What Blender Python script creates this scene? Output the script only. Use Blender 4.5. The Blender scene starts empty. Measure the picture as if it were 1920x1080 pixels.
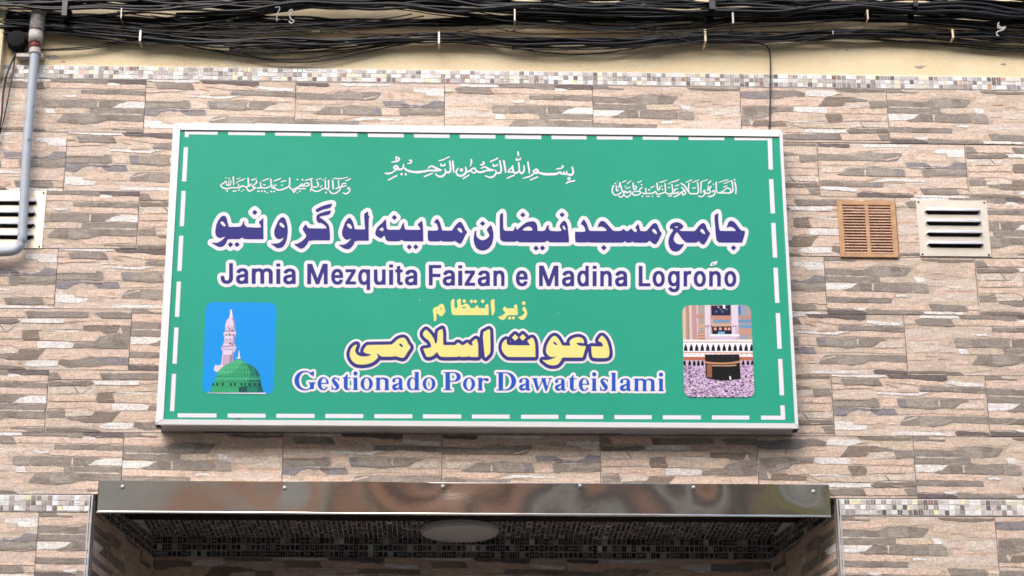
import bpy, bmesh, math, random
import numpy as np
from mathutils import Vector, Matrix, noise as mnoise
from mathutils.geometry import tessellate_polygon

# ------------------------------------------------------------------ camera, sky, sun, exposure
S = bpy.context.scene
C = S.collection
CAM = np.array([-0.196767, -7.389787, 1.599842])
CM = np.array([[0.9993541840, -0.0357275731, -0.0038412695],
               [0.0348646894, 0.9381955785, 0.3443450448],
               [-0.0086987507, -0.3442565866, 0.9388353076]])   # rows: right, forward, up
FPX = 3780.585
cam_data = bpy.data.cameras.new("camera")
cam_data.sensor_width = 36.0
cam_data.lens = FPX / 1920 * 36
cam_data.clip_end = 500
cam = bpy.data.objects.new("camera", cam_data)
C.objects.link(cam)
mw = Matrix.Identity(4)
for i in range(3):
    mw[i][0] = CM[0][i]; mw[i][1] = CM[2][i]; mw[i][2] = -CM[1][i]; mw[i][3] = CAM[i]
cam.matrix_world = mw
S.camera = cam

SUN_EL, SUN_AZ = math.radians(43), math.radians(-22)      # azimuth measured from straight out of the wall (-y) towards +x
world = bpy.data.worlds.new("World"); S.world = world; world.use_nodes = True
wn = world.node_tree
sky = wn.nodes.new("ShaderNodeTexSky"); sky.sky_type = 'NISHITA'; sky.sun_disc = False
sky.sun_elevation = SUN_EL; sky.sun_rotation = math.pi - SUN_AZ
sky.air_density = 1.0; sky.dust_density = 3.0
wn.links.new(sky.outputs[0], wn.nodes["Background"].inputs[0])
wn.nodes["Background"].inputs[1].default_value = 0.15
sun_d = bpy.data.lights.new("sun", 'SUN'); sun_d.energy = 1.1; sun_d.angle = math.radians(60); sun_d.color = (1.0, 0.98, 0.96)
sun = bpy.data.objects.new("sun", sun_d); C.objects.link(sun)
sdir = Vector((math.sin(SUN_AZ) * math.cos(SUN_EL), -math.cos(SUN_AZ) * math.cos(SUN_EL), math.sin(SUN_EL)))
sun.rotation_euler = sdir.to_track_quat('Z', 'Y').to_euler()
S.cycles.filter_width = 1.6      # the soft focus of a phone zoom
S.view_settings.view_transform = 'Standard'; S.view_settings.look = 'None'
S.view_settings.exposure = 0.90; S.view_settings.gamma = 1.0; S.view_settings.use_curve_mapping = False

rng = random.Random(7)

# ------------------------------------------------------------------ helpers
def at(px, py, y=0.0):
    """point of the plane y = const seen at a pixel of the 1920x1080 photograph"""
    d = CM.T @ np.array([(px - 960) / FPX, 1.0, (540 - py) / FPX])
    p = CAM + d * ((y - CAM[1]) / d[1])
    return Vector(p)

WORLD_LOC = {}
def lin(c):
    return tuple((v / 255 / 12.92 if v <= 10.31 else ((v / 255 + 0.055) / 1.055) ** 2.4) for v in c)

def tag(o, label=None, cat=None, group=None, kind=None):
    if label: o["label"] = label
    if cat: o["category"] = cat
    if group: o["group"] = group
    if kind: o["kind"] = kind
    return o

def thing(name, loc, label, cat, group=None):
    o = bpy.data.objects.new(name, None); o.location = loc; o.empty_display_size = 0.05
    C.objects.link(o); WORLD_LOC[o.name] = Vector(loc)
    return tag(o, label, cat, group)

def link_mesh(name, me, m, parent=None, smooth=False):
    o = bpy.data.objects.new(name, me); C.objects.link(o)
    WORLD_LOC[o.name] = Vector((0, 0, 0))
    for k in (m if isinstance(m, (list, tuple)) else [m]): me.materials.append(k)
    if smooth:
        for p in me.polygons: p.use_smooth = True
    if parent is not None:
        o.parent = parent
        o.matrix_parent_inverse = Matrix.Translation(parent_loc(parent)).inverted()
    return o

def parent_loc(p):
    """world position of a parent (nothing here is rotated; mesh parts sit at their parent's origin)"""
    return WORLD_LOC[p.name]

def obj(name, bm, m, parent=None, smooth=False, bevel=0.0, seg=2):
    if bevel:
        bmesh.ops.bevel(bm, geom=[e for e in bm.edges], offset=bevel, segments=seg, affect='EDGES', profile=0.6, clamp_overlap=True)
    bmesh.ops.recalc_face_normals(bm, faces=bm.faces)
    me = bpy.data.meshes.new(name); bm.to_mesh(me); bm.free()
    return link_mesh(name, me, m, parent, smooth)

def box(bm, x0, x1, y0, y1, z0, z1):
    vs = [bm.verts.new(p) for p in ((x0,y0,z0),(x1,y0,z0),(x1,y1,z0),(x0,y1,z0),(x0,y0,z1),(x1,y0,z1),(x1,y1,z1),(x0,y1,z1))]
    for f in ((0,1,5,4),(1,2,6,5),(2,3,7,6),(3,0,4,7),(4,5,6,7),(3,2,1,0)): bm.faces.new([vs[i] for i in f])
    return vs

def hexa(bm, a, b):
    """solid between two quads a and b (front, back)"""
    va = [bm.verts.new(p) for p in a]; vb = [bm.verts.new(p) for p in b]
    bm.faces.new(va); bm.faces.new(vb[::-1])
    n = len(va)
    for i in range(n): bm.faces.new((va[i], vb[i], vb[(i+1) % n], va[(i+1) % n]))

def cyl(bm, p0, p1, r0, r1=None, n=20, cap=True):
    r1 = r0 if r1 is None else r1
    p0, p1 = Vector(p0), Vector(p1); ax = (p1 - p0).normalized()
    u = ax.orthogonal().normalized(); w = ax.cross(u)
    rings = []
    for p, r in ((p0, r0), (p1, r1)):
        rings.append([bm.verts.new(p + u * (r * math.cos(2*math.pi*k/n)) + w * (r * math.sin(2*math.pi*k/n))) for k in range(n)])
    for k in range(n): bm.faces.new((rings[0][k], rings[0][(k+1) % n], rings[1][(k+1) % n], rings[1][k]))
    if cap: bm.faces.new(rings[0][::-1]); bm.faces.new(rings[1])

def lathe(bm, c, prof, ax='z', n=48):
    c = Vector(c); rings = []
    for r, h in prof:
        ring = []
        for k in range(n):
            a = 2*math.pi*k/n
            if ax == 'z': q = Vector((r*math.cos(a), r*math.sin(a), h))
            else: q = Vector((r*math.cos(a), h, r*math.sin(a)))
            ring.append(bm.verts.new(c + q))
        rings.append(ring)
    for a, b in zip(rings, rings[1:]):
        for k in range(n): bm.faces.new((a[k], a[(k+1) % n], b[(k+1) % n], b[k]))
    bm.faces.new(rings[0]); bm.faces.new(rings[-1][::-1])

def catmull(P, step=0.02):
    P = [Vector(p) for p in P]; out = []
    n = len(P)
    for i in range(n - 1):
        p0, p1, p2, p3 = P[max(0, i-1)], P[i], P[i+1], P[min(n-1, i+2)]
        m = max(2, int((p2 - p1).length / step))
        for k in range(m):
            t = k / m
            out.append(0.5 * ((2*p1) + (p2-p0)*t + (2*p0-5*p1+4*p2-p3)*t*t + (3*p1-p0-3*p2+p3)*t*t*t))
    out.append(P[-1]); return out

def tube(bm, P, r, n=8):
    P = [Vector(p) for p in P]; rings = []
    for i, p in enumerate(P):
        t = (P[min(i+1, len(P)-1)] - P[max(i-1, 0)]).normalized()
        u = t.cross(Vector((0, 0, 1)))
        if u.length < 0.15: u = t.cross(Vector((0, 1, 0)))
        u.normalize(); w = u.cross(t)
        rr = r[i] if isinstance(r, (list, tuple)) else r
        rings.append([bm.verts.new(p + u*(rr*math.cos(2*math.pi*k/n)) + w*(rr*math.sin(2*math.pi*k/n))) for k in range(n)])
    for a, b in zip(rings, rings[1:]):
        for k in range(n): bm.faces.new((a[k], a[(k+1) % n], b[(k+1) % n], b[k]))
    bm.faces.new(rings[0][::-1]); bm.faces.new(rings[-1])

class Sheet:
    """faces with a colour each (a real surface colour, kept in a colour attribute)"""
    def __init__(s): s.v = []; s.f = []; s.c = []
    def poly(s, pts, col):
        i = len(s.v); s.v += [tuple(p) for p in pts]
        if len(pts) <= 4: s.f.append(tuple(range(i, i+len(pts)))); s.c.append(col)
        else:
            for t in tessellate_polygon([[Vector(p) for p in pts]]):
                s.f.append(tuple(i+k for k in t)); s.c.append(col)
    def build(s, name, m, parent=None, face=(0, -1, 0)):
        me = bpy.data.meshes.new(name); fv = Vector(face); F = []
        for f in s.f:
            a, b, c = (Vector(s.v[k]) for k in f[:3])
            F.append(f if (fv.length == 0 or (b-a).cross(c-a).dot(fv) >= 0) else f[::-1])
        me.from_pydata(s.v, [], F)
        at_ = me.color_attributes.new("Col", 'FLOAT_COLOR', 'CORNER'); k = 0
        buf = np.ones((len(me.loops), 4), np.float32)
        for p, c in zip(me.polygons, s.c):
            buf[p.loop_start:p.loop_start+p.loop_total, :3] = c
        at_.data.foreach_set("color", buf.ravel())
        return link_mesh(name, me, m, parent)

# ------------------------------------------------------------------ materials
def mat(name, col, rough=0.6, metal=0.0, var=0.0, vscale=8.0, bump=0.0, bscale=60.0, spec=0.5, stretch=(1, 1, 1), col2=None, coat=0.0):
    m = bpy.data.materials.new(name); m.use_nodes = True
    nt = m.node_tree; b = nt.nodes["Principled BSDF"]; L = nt.links.new
    b.inputs["Roughness"].default_value = rough; b.inputs["Metallic"].default_value = metal
    b.inputs["Specular IOR Level"].default_value = spec; b.inputs["Coat Weight"].default_value = coat
    c = lin(col); c2 = lin(col2) if col2 else tuple(max(0, v*(1-var)) for v in c)
    tc = nt.nodes.new("ShaderNodeTexCoord"); mp = nt.nodes.new("ShaderNodeMapping"); mp.inputs["Scale"].default_value = stretch
    L(tc.outputs["Object"], mp.inputs[0])
    if var or col2:
        n = nt.nodes.new("ShaderNodeTexNoise"); n.inputs["Scale"].default_value = vscale; n.inputs["Detail"].default_value = 6; n.inputs["Roughness"].default_value = 0.65
        r = nt.nodes.new("ShaderNodeValToRGB"); r.color_ramp.elements[0].position = 0.36; r.color_ramp.elements[1].position = 0.64
        r.color_ramp.elements[0].color = (*c2, 1); r.color_ramp.elements[1].color = (*c, 1)
        L(mp.outputs[0], n.inputs["Vector"]); L(n.outputs["Fac"], r.inputs[0]); L(r.outputs[0], b.inputs["Base Color"])
    else: b.inputs["Base Color"].default_value = (*c, 1)
    if bump:
        n2 = nt.nodes.new("ShaderNodeTexNoise"); n2.inputs["Scale"].default_value = bscale; n2.inputs["Detail"].default_value = 5
        bp = nt.nodes.new("ShaderNodeBump"); bp.inputs["Strength"].default_value = bump; bp.inputs["Distance"].default_value = 0.01
        L(mp.outputs[0], n2.inputs["Vector"]); L(n2.outputs["Fac"], bp.inputs["Height"]); L(bp.outputs[0], b.inputs["Normal"])
    return m

def mat_attr(name, rough, grain=0.0, streak=0.0, bump=0.0, spec=0.5, metal=0.0):
    m = bpy.data.materials.new(name); m.use_nodes = True
    nt = m.node_tree; b = nt.nodes["Principled BSDF"]; L = nt.links.new
    b.inputs["Roughness"].default_value = rough; b.inputs["Specular IOR Level"].default_value = spec; b.inputs["Metallic"].default_value = metal
    a = nt.nodes.new("ShaderNodeAttribute"); a.attribute_name = "Col"
    src = a.outputs["Color"]
    tc = nt.nodes.new("ShaderNodeTexCoord")
    def noise_mult(src, scale, stretch, lo, hi, detail=4, pos=(0.3, 0.7), rough=0.6):
        mp = nt.nodes.new("ShaderNodeMapping"); mp.inputs["Scale"].default_value = stretch
        n = nt.nodes.new("ShaderNodeTexNoise"); n.inputs["Scale"].default_value = scale; n.inputs["Detail"].default_value = detail; n.inputs["Roughness"].default_value = rough
        mr = nt.nodes.new("ShaderNodeMapRange"); mr.inputs["From Min"].default_value = pos[0]; mr.inputs["From Max"].default_value = pos[1]
        mr.inputs["To Min"].default_value = lo; mr.inputs["To Max"].default_value = hi
        mx = nt.nodes.new("ShaderNodeMix"); mx.data_type = 'RGBA'; mx.blend_type = 'MULTIPLY'; mx.inputs[0].default_value = 1.0
        L(tc.outputs["Object"], mp.inputs[0]); L(mp.outputs[0], n.inputs["Vector"]); L(n.outputs["Fac"], mr.inputs[0])
        cmb = nt.nodes.new("ShaderNodeCombineColor")
        for k in range(3): L(mr.outputs[0], cmb.inputs[k])
        L(src, mx.inputs[6]); L(cmb.outputs[0], mx.inputs[7])
        return mx.outputs[2]
    if streak:
        src = noise_mult(src, 14, (1, 1, 6.0), 1-streak, 1+streak*0.7, 6)
        src = noise_mult(src, 38, (1, 1, 3.2), 1-streak*1.2, 1+streak*0.9, 5, (0.34, 0.66), 0.7)
        mp = nt.nodes.new("ShaderNodeMapping"); mp.inputs["Scale"].default_value = (1, 1, 2.5); mp.inputs["Location"].default_value = (3, 1, 7)
        n = nt.nodes.new("ShaderNodeTexNoise"); n.inputs["Scale"].default_value = 24; n.inputs["Detail"].default_value = 7; n.inputs["Roughness"].default_value = 0.75
        mr = nt.nodes.new("ShaderNodeMapRange"); mr.inputs["From Min"].default_value = 0.52; mr.inputs["From Max"].default_value = 0.72; mr.inputs["To Max"].default_value = 0.42
        mx = nt.nodes.new("ShaderNodeMix"); mx.data_type = 'RGBA'; mx.blend_type = 'MULTIPLY'; mx.inputs[7].default_value = (*lin((234, 210, 192)), 1)
        L(tc.outputs["Object"], mp.inputs[0]); L(mp.outputs[0], n.inputs["Vector"]); L(n.outputs["Fac"], mr.inputs[0]); L(mr.outputs[0], mx.inputs[0]); L(src, mx.inputs[6]); src = mx.outputs[2]
    if grain:
        src = noise_mult(src, 170, (1, 1, 1.3), 1-grain, 1+grain*0.8, 3)
        src = noise_mult(src, 420, (1, 1, 1), 1-grain*0.8, 1+grain*0.6, 2)
    L(src, b.inputs["Base Color"])
    if bump:
        n2 = nt.nodes.new("ShaderNodeTexNoise"); n2.inputs["Scale"].default_value = 90; n2.inputs["Detail"].default_value = 6
        bp = nt.nodes.new("ShaderNodeBump"); bp.inputs["Strength"].default_value = bump; bp.inputs["Distance"].default_value = 0.004
        L(tc.outputs["Object"], n2.inputs["Vector"]); L(n2.outputs["Fac"], bp.inputs["Height"]); L(bp.outputs[0], b.inputs["Normal"])
    return m

M_tile = mat_attr("printed stone tile", 0.6, grain=0.3, streak=0.14, bump=0.4, spec=0.3)
M_chip = mat_attr("mosaic chip", 0.22, grain=0.06, spec=0.6)
M_print = mat_attr("printed picture", 0.5, spec=0.15)
M_grout = mat("grey grout", (104, 96, 94), 0.9, var=0.25, vscale=30)
M_mgrout = mat("pale mosaic grout", (238, 234, 231), 0.9, var=0.12, vscale=40)
M_dgrout = mat("dusty joint filler", (232, 229, 225), 0.9, var=0.2, vscale=20)
M_plaster = mat("ochre plaster", (246, 228, 190), 0.88, var=0.1, vscale=5, bump=0.28, bscale=140, col2=(238, 216, 174))
M_conc = mat("rough wall core", (150, 140, 130), 0.9, var=0.2, vscale=12, bump=0.3)
M_green = mat("green sign film", (46, 166, 136), 0.5, var=0.1, vscale=1.4, spec=0.15)
M_white = mat("white enamel frame", (238, 236, 236), 0.35, var=0.04, vscale=20)
M_wfilm = mat("white sign film", (236, 231, 236), 0.5, spec=0.15)
M_purple = mat("violet sign film", (58, 55, 130), 0.5, spec=0.15, var=0.06, vscale=6)
M_yellow = mat("pale yellow sign film", (238, 226, 140), 0.5, spec=0.15)
M_blue = mat("blue sign film", (34, 88, 190), 0.5, spec=0.15)
M_casing2 = mat("dark scuff", (92, 92, 96), 0.8)
M_stain = mat("brown stain", (120, 96, 66), 0.8, var=.3, vscale=90)
M_greygreen = mat("grey green gasket", (60, 84, 76), 0.6)
M_casing = mat("grey sheet casing", (196, 192, 190), 0.45, var=0.15, vscale=15)
M_gap = mat("dark gasket", (28, 28, 30), 0.7)
M_steel = mat("stainless steel", (250, 243, 234), 0.09, 1.0, var=0.12, vscale=3, stretch=(1, 1, 4), bump=0.02, bscale=25)
M_screw = mat("bright screw steel", (170, 166, 160), 0.45, 0.7)
M_trim = mat("chrome corner trim", (214, 212, 212), 0.3, 0.35)
M_alu = mat("bare aluminium", (228, 217, 200), 0.4, 0.55, var=0.1, vscale=14, bump=0.05, bscale=120)
M_louv = mat("sky sheen aluminium louvre", (242, 244, 250), 0.3, 0.35, var=0.06, vscale=20)  # paler and bluer than the plate, to paint in the sky's sheen
M_black = mat("black box and opening shade", (12, 12, 13), 0.9)
M_wood = mat("bronze brown grille", (206, 160, 118), 0.5, 0.1, var=0.25, vscale=30)
M_slat = mat("dusty grille slat", (232, 196, 166), 0.5, 0.1, var=0.2, vscale=40)
M_pipe = mat("blue grey pvc pipe", (180, 188, 197), 0.42, var=0.14, vscale=12, bump=0.05)
M_sleeve = mat("corrugated grey sleeve", (160, 154, 152), 0.9, var=0.45, vscale=60, bump=0.8, bscale=130)
M_fit = mat("weathered white fitting", (206, 198, 190), 0.6, var=0.25, vscale=40, bump=0.3, bscale=90)
M_red = mat("faded red tape", (150, 70, 76), 0.6, var=0.35, vscale=60)
M_cable = mat("black cable sheath", (18, 18, 22), 0.24, spec=0.5, var=0.2, vscale=30)
M_cable2 = mat("dusty black cable sheath", (38, 37, 41), 0.3, spec=0.45, var=0.3, vscale=40)
M_tie = mat("white plastic tie", (206, 204, 200), 0.5)
M_clip = mat("zinc clip", (170, 165, 158), 0.4, 0.7)
M_cream = mat("cream clip", (226, 208, 172), 0.55)
M_lamp = mat("opal lamp cover", (226, 225, 226), 0.5)
M_road = mat("asphalt", (72, 70, 68), 0.9, var=0.3, vscale=20, bump=0.4)
M_pave = mat("paving", (110, 106, 100), 0.85, var=0.2, vscale=6)
M_brick = mat("terracotta facade", (252, 184, 142), 0.85, var=0.25, vscale=3)
M_stone = mat("grey rendered facade", (238, 218, 192), 0.85, var=0.15, vscale=3)
M_brown = mat("brown rendered facade", (178, 146, 128), 0.85, var=0.25, vscale=2)
M_dark = mat("dark facade panel", (62, 50, 48), 0.7, var=0.3, vscale=4)
M_glass = mat("window glass", (60, 66, 72), 0.08, spec=0.8)
M_shut = mat("pale shutter", (206, 196, 170), 0.6)
M_yel = mat("yellow shutter", (226, 206, 80), 0.6)

# ------------------------------------------------------------------ geometry of the place
ROWZ = [(5.1890, 5.1890), (4.9537, 4.9449), (4.7022, 4.7103), (4.4572, 4.4531), (4.2092, 4.2122), (3.9610, 3.9645), (3.7148, 3.7188), (3.4740, 3.4737)]
BAND_T, BAND_B = 5.2490, 3.4080
TILE_W = 0.60
OPEN_L, OPEN_R = at(172, 1000).x, at(1570, 1000).x          # doorway edges on the wall plane
DEEP = 0.80
BACK_L, BACK_R = at(285, 1048, DEEP).x, at(1447, 1048, DEEP).x
Z_SOF = at(865, 1010, DEEP).z
Z_BB = at(865, 1047, DEEP).z
FY = -0.006                                                    # tile face

def rowz(i, x):
    a, b = ROWZ[i]; t = (x + 1.5) / 3.1
    return a + (b - a) * t

# printed tile patterns: colour key + outline in the pixels of a picture of the tile
KEY = dict(G=(157,146,136), H=(171,160,149), D=(120,108,106), W=(243,237,231), P=(231,204,184), T=(218,198,176), B=(146,131,118), S=(150,143,144), L=(226,211,195), R=(214,182,158), Q=(144,132,121))
BASE = (223, 203, 186)
PRINTS = {
'A': ((30, 20, 1838, 700, 18), [
 ('P',"30,85 330,85 600,60 690,110 560,140 340,165 30,160"), ('T',"840,80 1180,50 1200,80 1130,125 900,120"), ('L',"1480,300 1840,270 1870,410 1500,420"),
 ('R',"1480,424 1850,420 1850,432 1490,432"), ('P',"1640,195 1862,190 1864,250 1640,262"), ('L',"1180,480 1390,470 1400,535 1160,530"), ('P',"1150,140 1300,150 1300,190 1130,200"),
 ('G',"28,24 215,20 240,50 420,58 400,70 30,64"), ('Q',"1205,32 1500,45 1864,38 1850,66 1500,72 1240,52"),
 ('G',"30,170 120,168 250,176 340,174 430,182 500,180 560,158 620,140 690,142 760,124 830,136 900,132 1000,146 1090,150 1080,175 1055,200 1020,244 850,254 700,262 702,318 640,330 430,336 250,326 32,330"),
 ('H',"600,160 700,150 760,140 830,160 850,250 700,258 640,240"), ('B',"850,150 960,150 960,185 860,190"), ('Q',"340,190 470,190 520,230 460,250 380,240"), ('L',"60,250 480,256 600,262 480,266 60,260"),
 ('W',"32,340 240,344 432,340 390,372 350,400 262,420 36,428"),
 ('G',"262,426 350,404 390,372 438,348 560,344 620,350 700,330 800,332 900,346 1000,344 1088,350 1092,400 1086,440 980,450 800,440 600,434 330,436"), ('Q',"440,360 560,352 600,380 596,430 470,432"),
 ('H',"1100,346 1200,342 1282,350 1292,444 1190,450 1100,444"), ('L',"600,350 620,352 618,430 604,430"),
 ('W',"1112,260 1242,266 1242,326 1150,326"), ('T',"700,264 1100,258 1140,330 840,336 704,322"),
 ('P',"40,440 480,446 880,460 840,522 480,516 50,508"), ('R',"700,480 760,484 740,508 700,506"), ('W',"880,480 1000,474 1060,500 900,510"),
 ('G',"45,514 200,510 320,522 470,520 600,526 740,522 832,532 830,576 620,574 300,578 50,568"), ('Q',"400,530 540,528 540,572 300,574"),
 ('P',"50,590 520,590 980,600 1284,600 1290,660 700,662 540,650 60,650"), ('W',"360,640 500,636 530,650 460,672 380,664"),
 ('D',"50,660 200,666 330,662 430,672 520,690 520,715 55,714"), ('G',"520,660 640,652 820,676 1000,676 1200,682 1222,713 520,713"),
 ('G',"1274,590 1380,588 1480,598 1600,596 1720,604 1756,656 1700,672 1500,664 1318,668"), ('W',"1210,680 1690,678 1690,712 1232,712"), ('L',"1750,612 1880,600 1886,652 1770,656"), ('R',"1210,600 1262,610 1270,650 1214,640")]),
'B': ((36, 25, 1812, 682, 30), [
 ('P',"60,92 420,96 860,84 840,112 600,130 350,176 60,160"), ('W',"560,40 880,38 1200,42 1150,70 640,76"), ('P',"1100,150 1360,150 1620,160 1600,240 1350,236 1080,246"), ('R',"1150,170 1240,190 1230,224 1160,214"),
 ('D',"45,35 250,38 430,40 446,68 420,84 200,76 45,66"), ('W',"1480,96 1660,92 1842,95 1846,184 1640,182 1620,150 1470,140"),
 ('G',"45,170 200,168 330,184 480,186 560,152 680,130 760,142 850,150 960,148 1082,152 1062,190 1010,240 870,252 500,246 50,248"), ('H',"640,140 860,152 850,240 560,244 480,200"), ('L',"870,232 960,210 1040,190 1050,200 960,224 880,246"), ('R',"750,138 850,140 820,150 760,148"),
 ('P',"88,264 400,268 630,274 600,312 300,306 88,310"), ('R',"180,324 440,326 430,334 180,332"), ('T',"640,280 1100,266 1110,330 700,320"),
 ('S',"1110,265 1200,260 1280,264 1340,260 1390,284 1440,312 1500,306 1560,322 1660,296 1720,250 1800,252 1862,260 1868,330 1500,336 1140,330"), ('D',"1340,300 1420,304 1440,330 1300,330"),
 ('G',"1310,350 1470,352 1660,346 1864,346 1868,418 1650,424 1430,426 1400,452 1330,440"), ('Q',"1440,418 1860,414 1860,426 1430,430"), ('H',"1480,360 1860,356 1860,390 1520,400"),
 ('P',"1110,352 1290,350 1312,440 1120,442"),
 ('L',"92,336 430,332 350,396 100,402"), ('G',"272,425 360,402 450,344 620,342 740,322 850,340 960,346 1082,346 1098,390 1112,442 960,440 800,446 600,438 360,436"), ('H',"640,350 850,350 1000,360 1000,430 700,436"), ('S',"980,350 1080,352 1108,438 1020,436"), ('L',"600,350 630,380 626,430 610,430 612,380"),
 ('P',"88,442 400,450 800,456 600,510 300,502 80,500"), ('W',"870,470 1100,478 1350,490 1330,512 1000,500 700,522"), ('R',"880,514 1100,512 1098,524 880,522"),
 ('G',"65,510 200,506 340,522 500,530 680,526 842,530 832,578 600,574 360,572 66,564"), ('Q',"200,516 340,530 350,562 80,560"), ('S',"690,536 830,540 822,572 740,566"),
 ('W',"90,582 240,580 372,584 520,612 500,642 300,624 80,620"), ('P',"540,590 860,586 1220,640 1180,660 800,650 620,632"),
 ('D',"512,662 580,640 660,656 740,652 900,672 1190,674 1222,710 520,710"), ('R',"1100,560 1240,600 1240,640 1150,640"), ('P',"1430,560 1600,556 1862,540 1880,586 1660,582 1480,582"),
 ('G',"1280,590 1380,588 1480,596 1730,594 1762,656 1540,662 1330,660 1300,628"), ('Q',"1290,592 1380,594 1390,656 1330,656"), ('W',"1230,682 1480,672 1880,690 1880,708 1240,708"), ('T',"1780,610 1880,612 1884,660 1790,656")]),
'C': ((12, 30, 1856, 716, 38), [
 ('P',"16,30 420,36 410,82 20,86"), ('T',"1480,90 1860,84 1862,190 1640,190 1480,156"), ('Q',"1205,34 1500,40 1860,45 1850,76 1440,76 1240,56"),
 ('P',"30,178 340,178 520,190 600,148 840,150 1080,148 1102,182 1012,268 600,272 30,268"), ('R',"340,190 366,196 372,262 350,250"),
 ('G',"15,92 240,88 430,70 720,64 780,80 842,102 832,150 700,146 560,160 460,186 300,180 150,186 20,170"), ('Q',"700,84 770,84 830,104 826,146 740,144"), ('S',"20,100 300,110 380,176 40,170"),
 ('W',"850,72 1000,66 1190,70 1292,106 1102,146 840,132"), ('B',"1006,268 1060,210 1100,150 1300,144 1450,150 1480,160 1632,186 1622,202 1460,206 1340,214 1310,268 1160,264"), ('G',"1460,164 1630,186 1620,202 1380,200"),
 ('G',"1640,200 1860,198 1872,270 1760,276 1700,292 1668,290"), ('L',"1330,222 1640,206 1662,290 1540,284 1400,300"), ('P',"1130,290 1320,270 1420,310 1860,300 1862,360 1300,364 1140,352"),
 ('W',"700,286 900,280 1110,286 1126,356 1000,360 840,354 780,362 690,330"),
 ('G',"40,286 280,284 480,294 692,290 682,340 560,344 450,356 400,402 300,430 200,452 150,472 170,540 40,536"), ('H',"250,370 380,350 400,390 300,420 230,430"), ('Q',"60,310 200,300 240,380 160,400 80,380"), ('Q',"380,290 470,292 470,316 390,320"), ('L',"130,462 160,456 176,536 160,530"),
 ('B',"200,470 350,464 500,486 600,500 604,540 380,544 170,540"), ('L',"180,462 300,436 400,420 410,428 300,446 200,468"),
 ('P',"450,360 780,366 1090,375 1102,470 680,482 500,476 400,482 340,452"), ('T',"600,380 1080,388 1090,462 640,470"), ('W',"640,476 850,472 1080,480 1080,490 650,492"),
 ('B',"1094,374 1190,378 1282,374 1312,412 1304,486 1130,488"), ('P',"1310,390 1600,384 1860,384 1870,450 1500,456 1330,470"), ('R',"1510,452 1860,450 1862,462 1510,463"),
 ('L',"1490,470 1860,468 1880,546 1640,540 1480,546 1380,562"), ('D',"1530,480 1590,546 1584,550 1524,486"), ('T',"620,502 1090,490 1330,480 1342,560 1100,564 860,555 760,546"), ('R',"750,550 860,540 1040,552 860,562"),
 ('Q',"1358,592 1450,564 1660,568 1880,560 1890,610 1600,614 1400,622"), ('P',"50,550 590,548 592,592 50,592"), ('W',"840,576 1000,570 1340,576 1372,620 1100,626 830,620"), ('P',"560,596 820,590 810,622 570,624"),
 ('G',"556,652 700,642 900,646 1100,640 1272,636 1304,712 1000,706 760,712 560,700"), ('B',"1180,642 1272,638 1302,710 1230,700"), ('P',"1300,640 1520,640 1742,635 1792,710 1560,716 1310,716"), ('G',"1745,640 1890,630 1896,710 1800,712"), ('G',"20,640 400,640 480,700 200,710 20,700")]),
}
for k, (fr, L) in PRINTS.items():
    x0, y0, w, h, sh = fr; out = []
    for key, s in L:
        pts = []
        for q in s.split():
            a, b = (float(t) for t in q.split(',')); v = min(1, max(0, (b - y0) / h))
            pts.append((min(1, max(0, (a - x0 - sh * v) / w)), v))
        out.append((KEY[key], pts))
    r = random.Random(ord(k))
    pre = []
    for i in range(8):                                  # the courses of the printed stone
        v = (i + 0.5) / 8 + r.uniform(-0.02, 0.02); u0 = 0.0
        while u0 < 1:
            u1 = min(1, u0 + r.uniform(0.12, 0.4)); c = r.choice([BASE, (224, 203, 186), (215, 194, 175), (227, 200, 181), (224, 206, 192), (210, 189, 170)])
            pre.append((c, [(u0, v - 0.07), (u1, v - 0.07 + r.uniform(-0.012, 0.012)), (u1 + r.uniform(-.02, .02), v + 0.06), (u0, v + 0.06)]))
            u0 = u1
    post = []
    for i in range(11):
        u, v, l = r.uniform(0.01, 0.9), r.uniform(0.04, 0.95), r.uniform(0.03, 0.12)
        post.append((r.choice([(204, 178, 158), (216, 190, 168), (244, 234, 226), (196, 174, 156), (240, 224, 210)]), [(u, v), (min(.995, u+l), v + r.uniform(-.010, .010)), (min(.995, u+l*0.9), v+0.010), (u+l*.1, v+0.008)]))
    PRINTS[k] = (pre, out, post)

def ragged(pts, w, h, seed, amp=0.0016):
    """subdivide a printed outline and roughen it like torn stone"""
    P = [(u*w, v*h) for u, v in pts]; out = []; r = random.Random(seed)
    for (a, b), (c, d) in zip(P, P[1:] + P[:1]):
        L = math.hypot(c-a, d-b); n = max(1, int(L / 0.016))
        for k in range(n):
            t = k / n; x, z = a + (c-a)*t, b + (d-b)*t
            if k: x += r.uniform(-amp, amp); z += r.uniform(-amp, amp)
            out.append((min(w, max(0, x)), min(h, max(0, z))))
    return out

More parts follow.
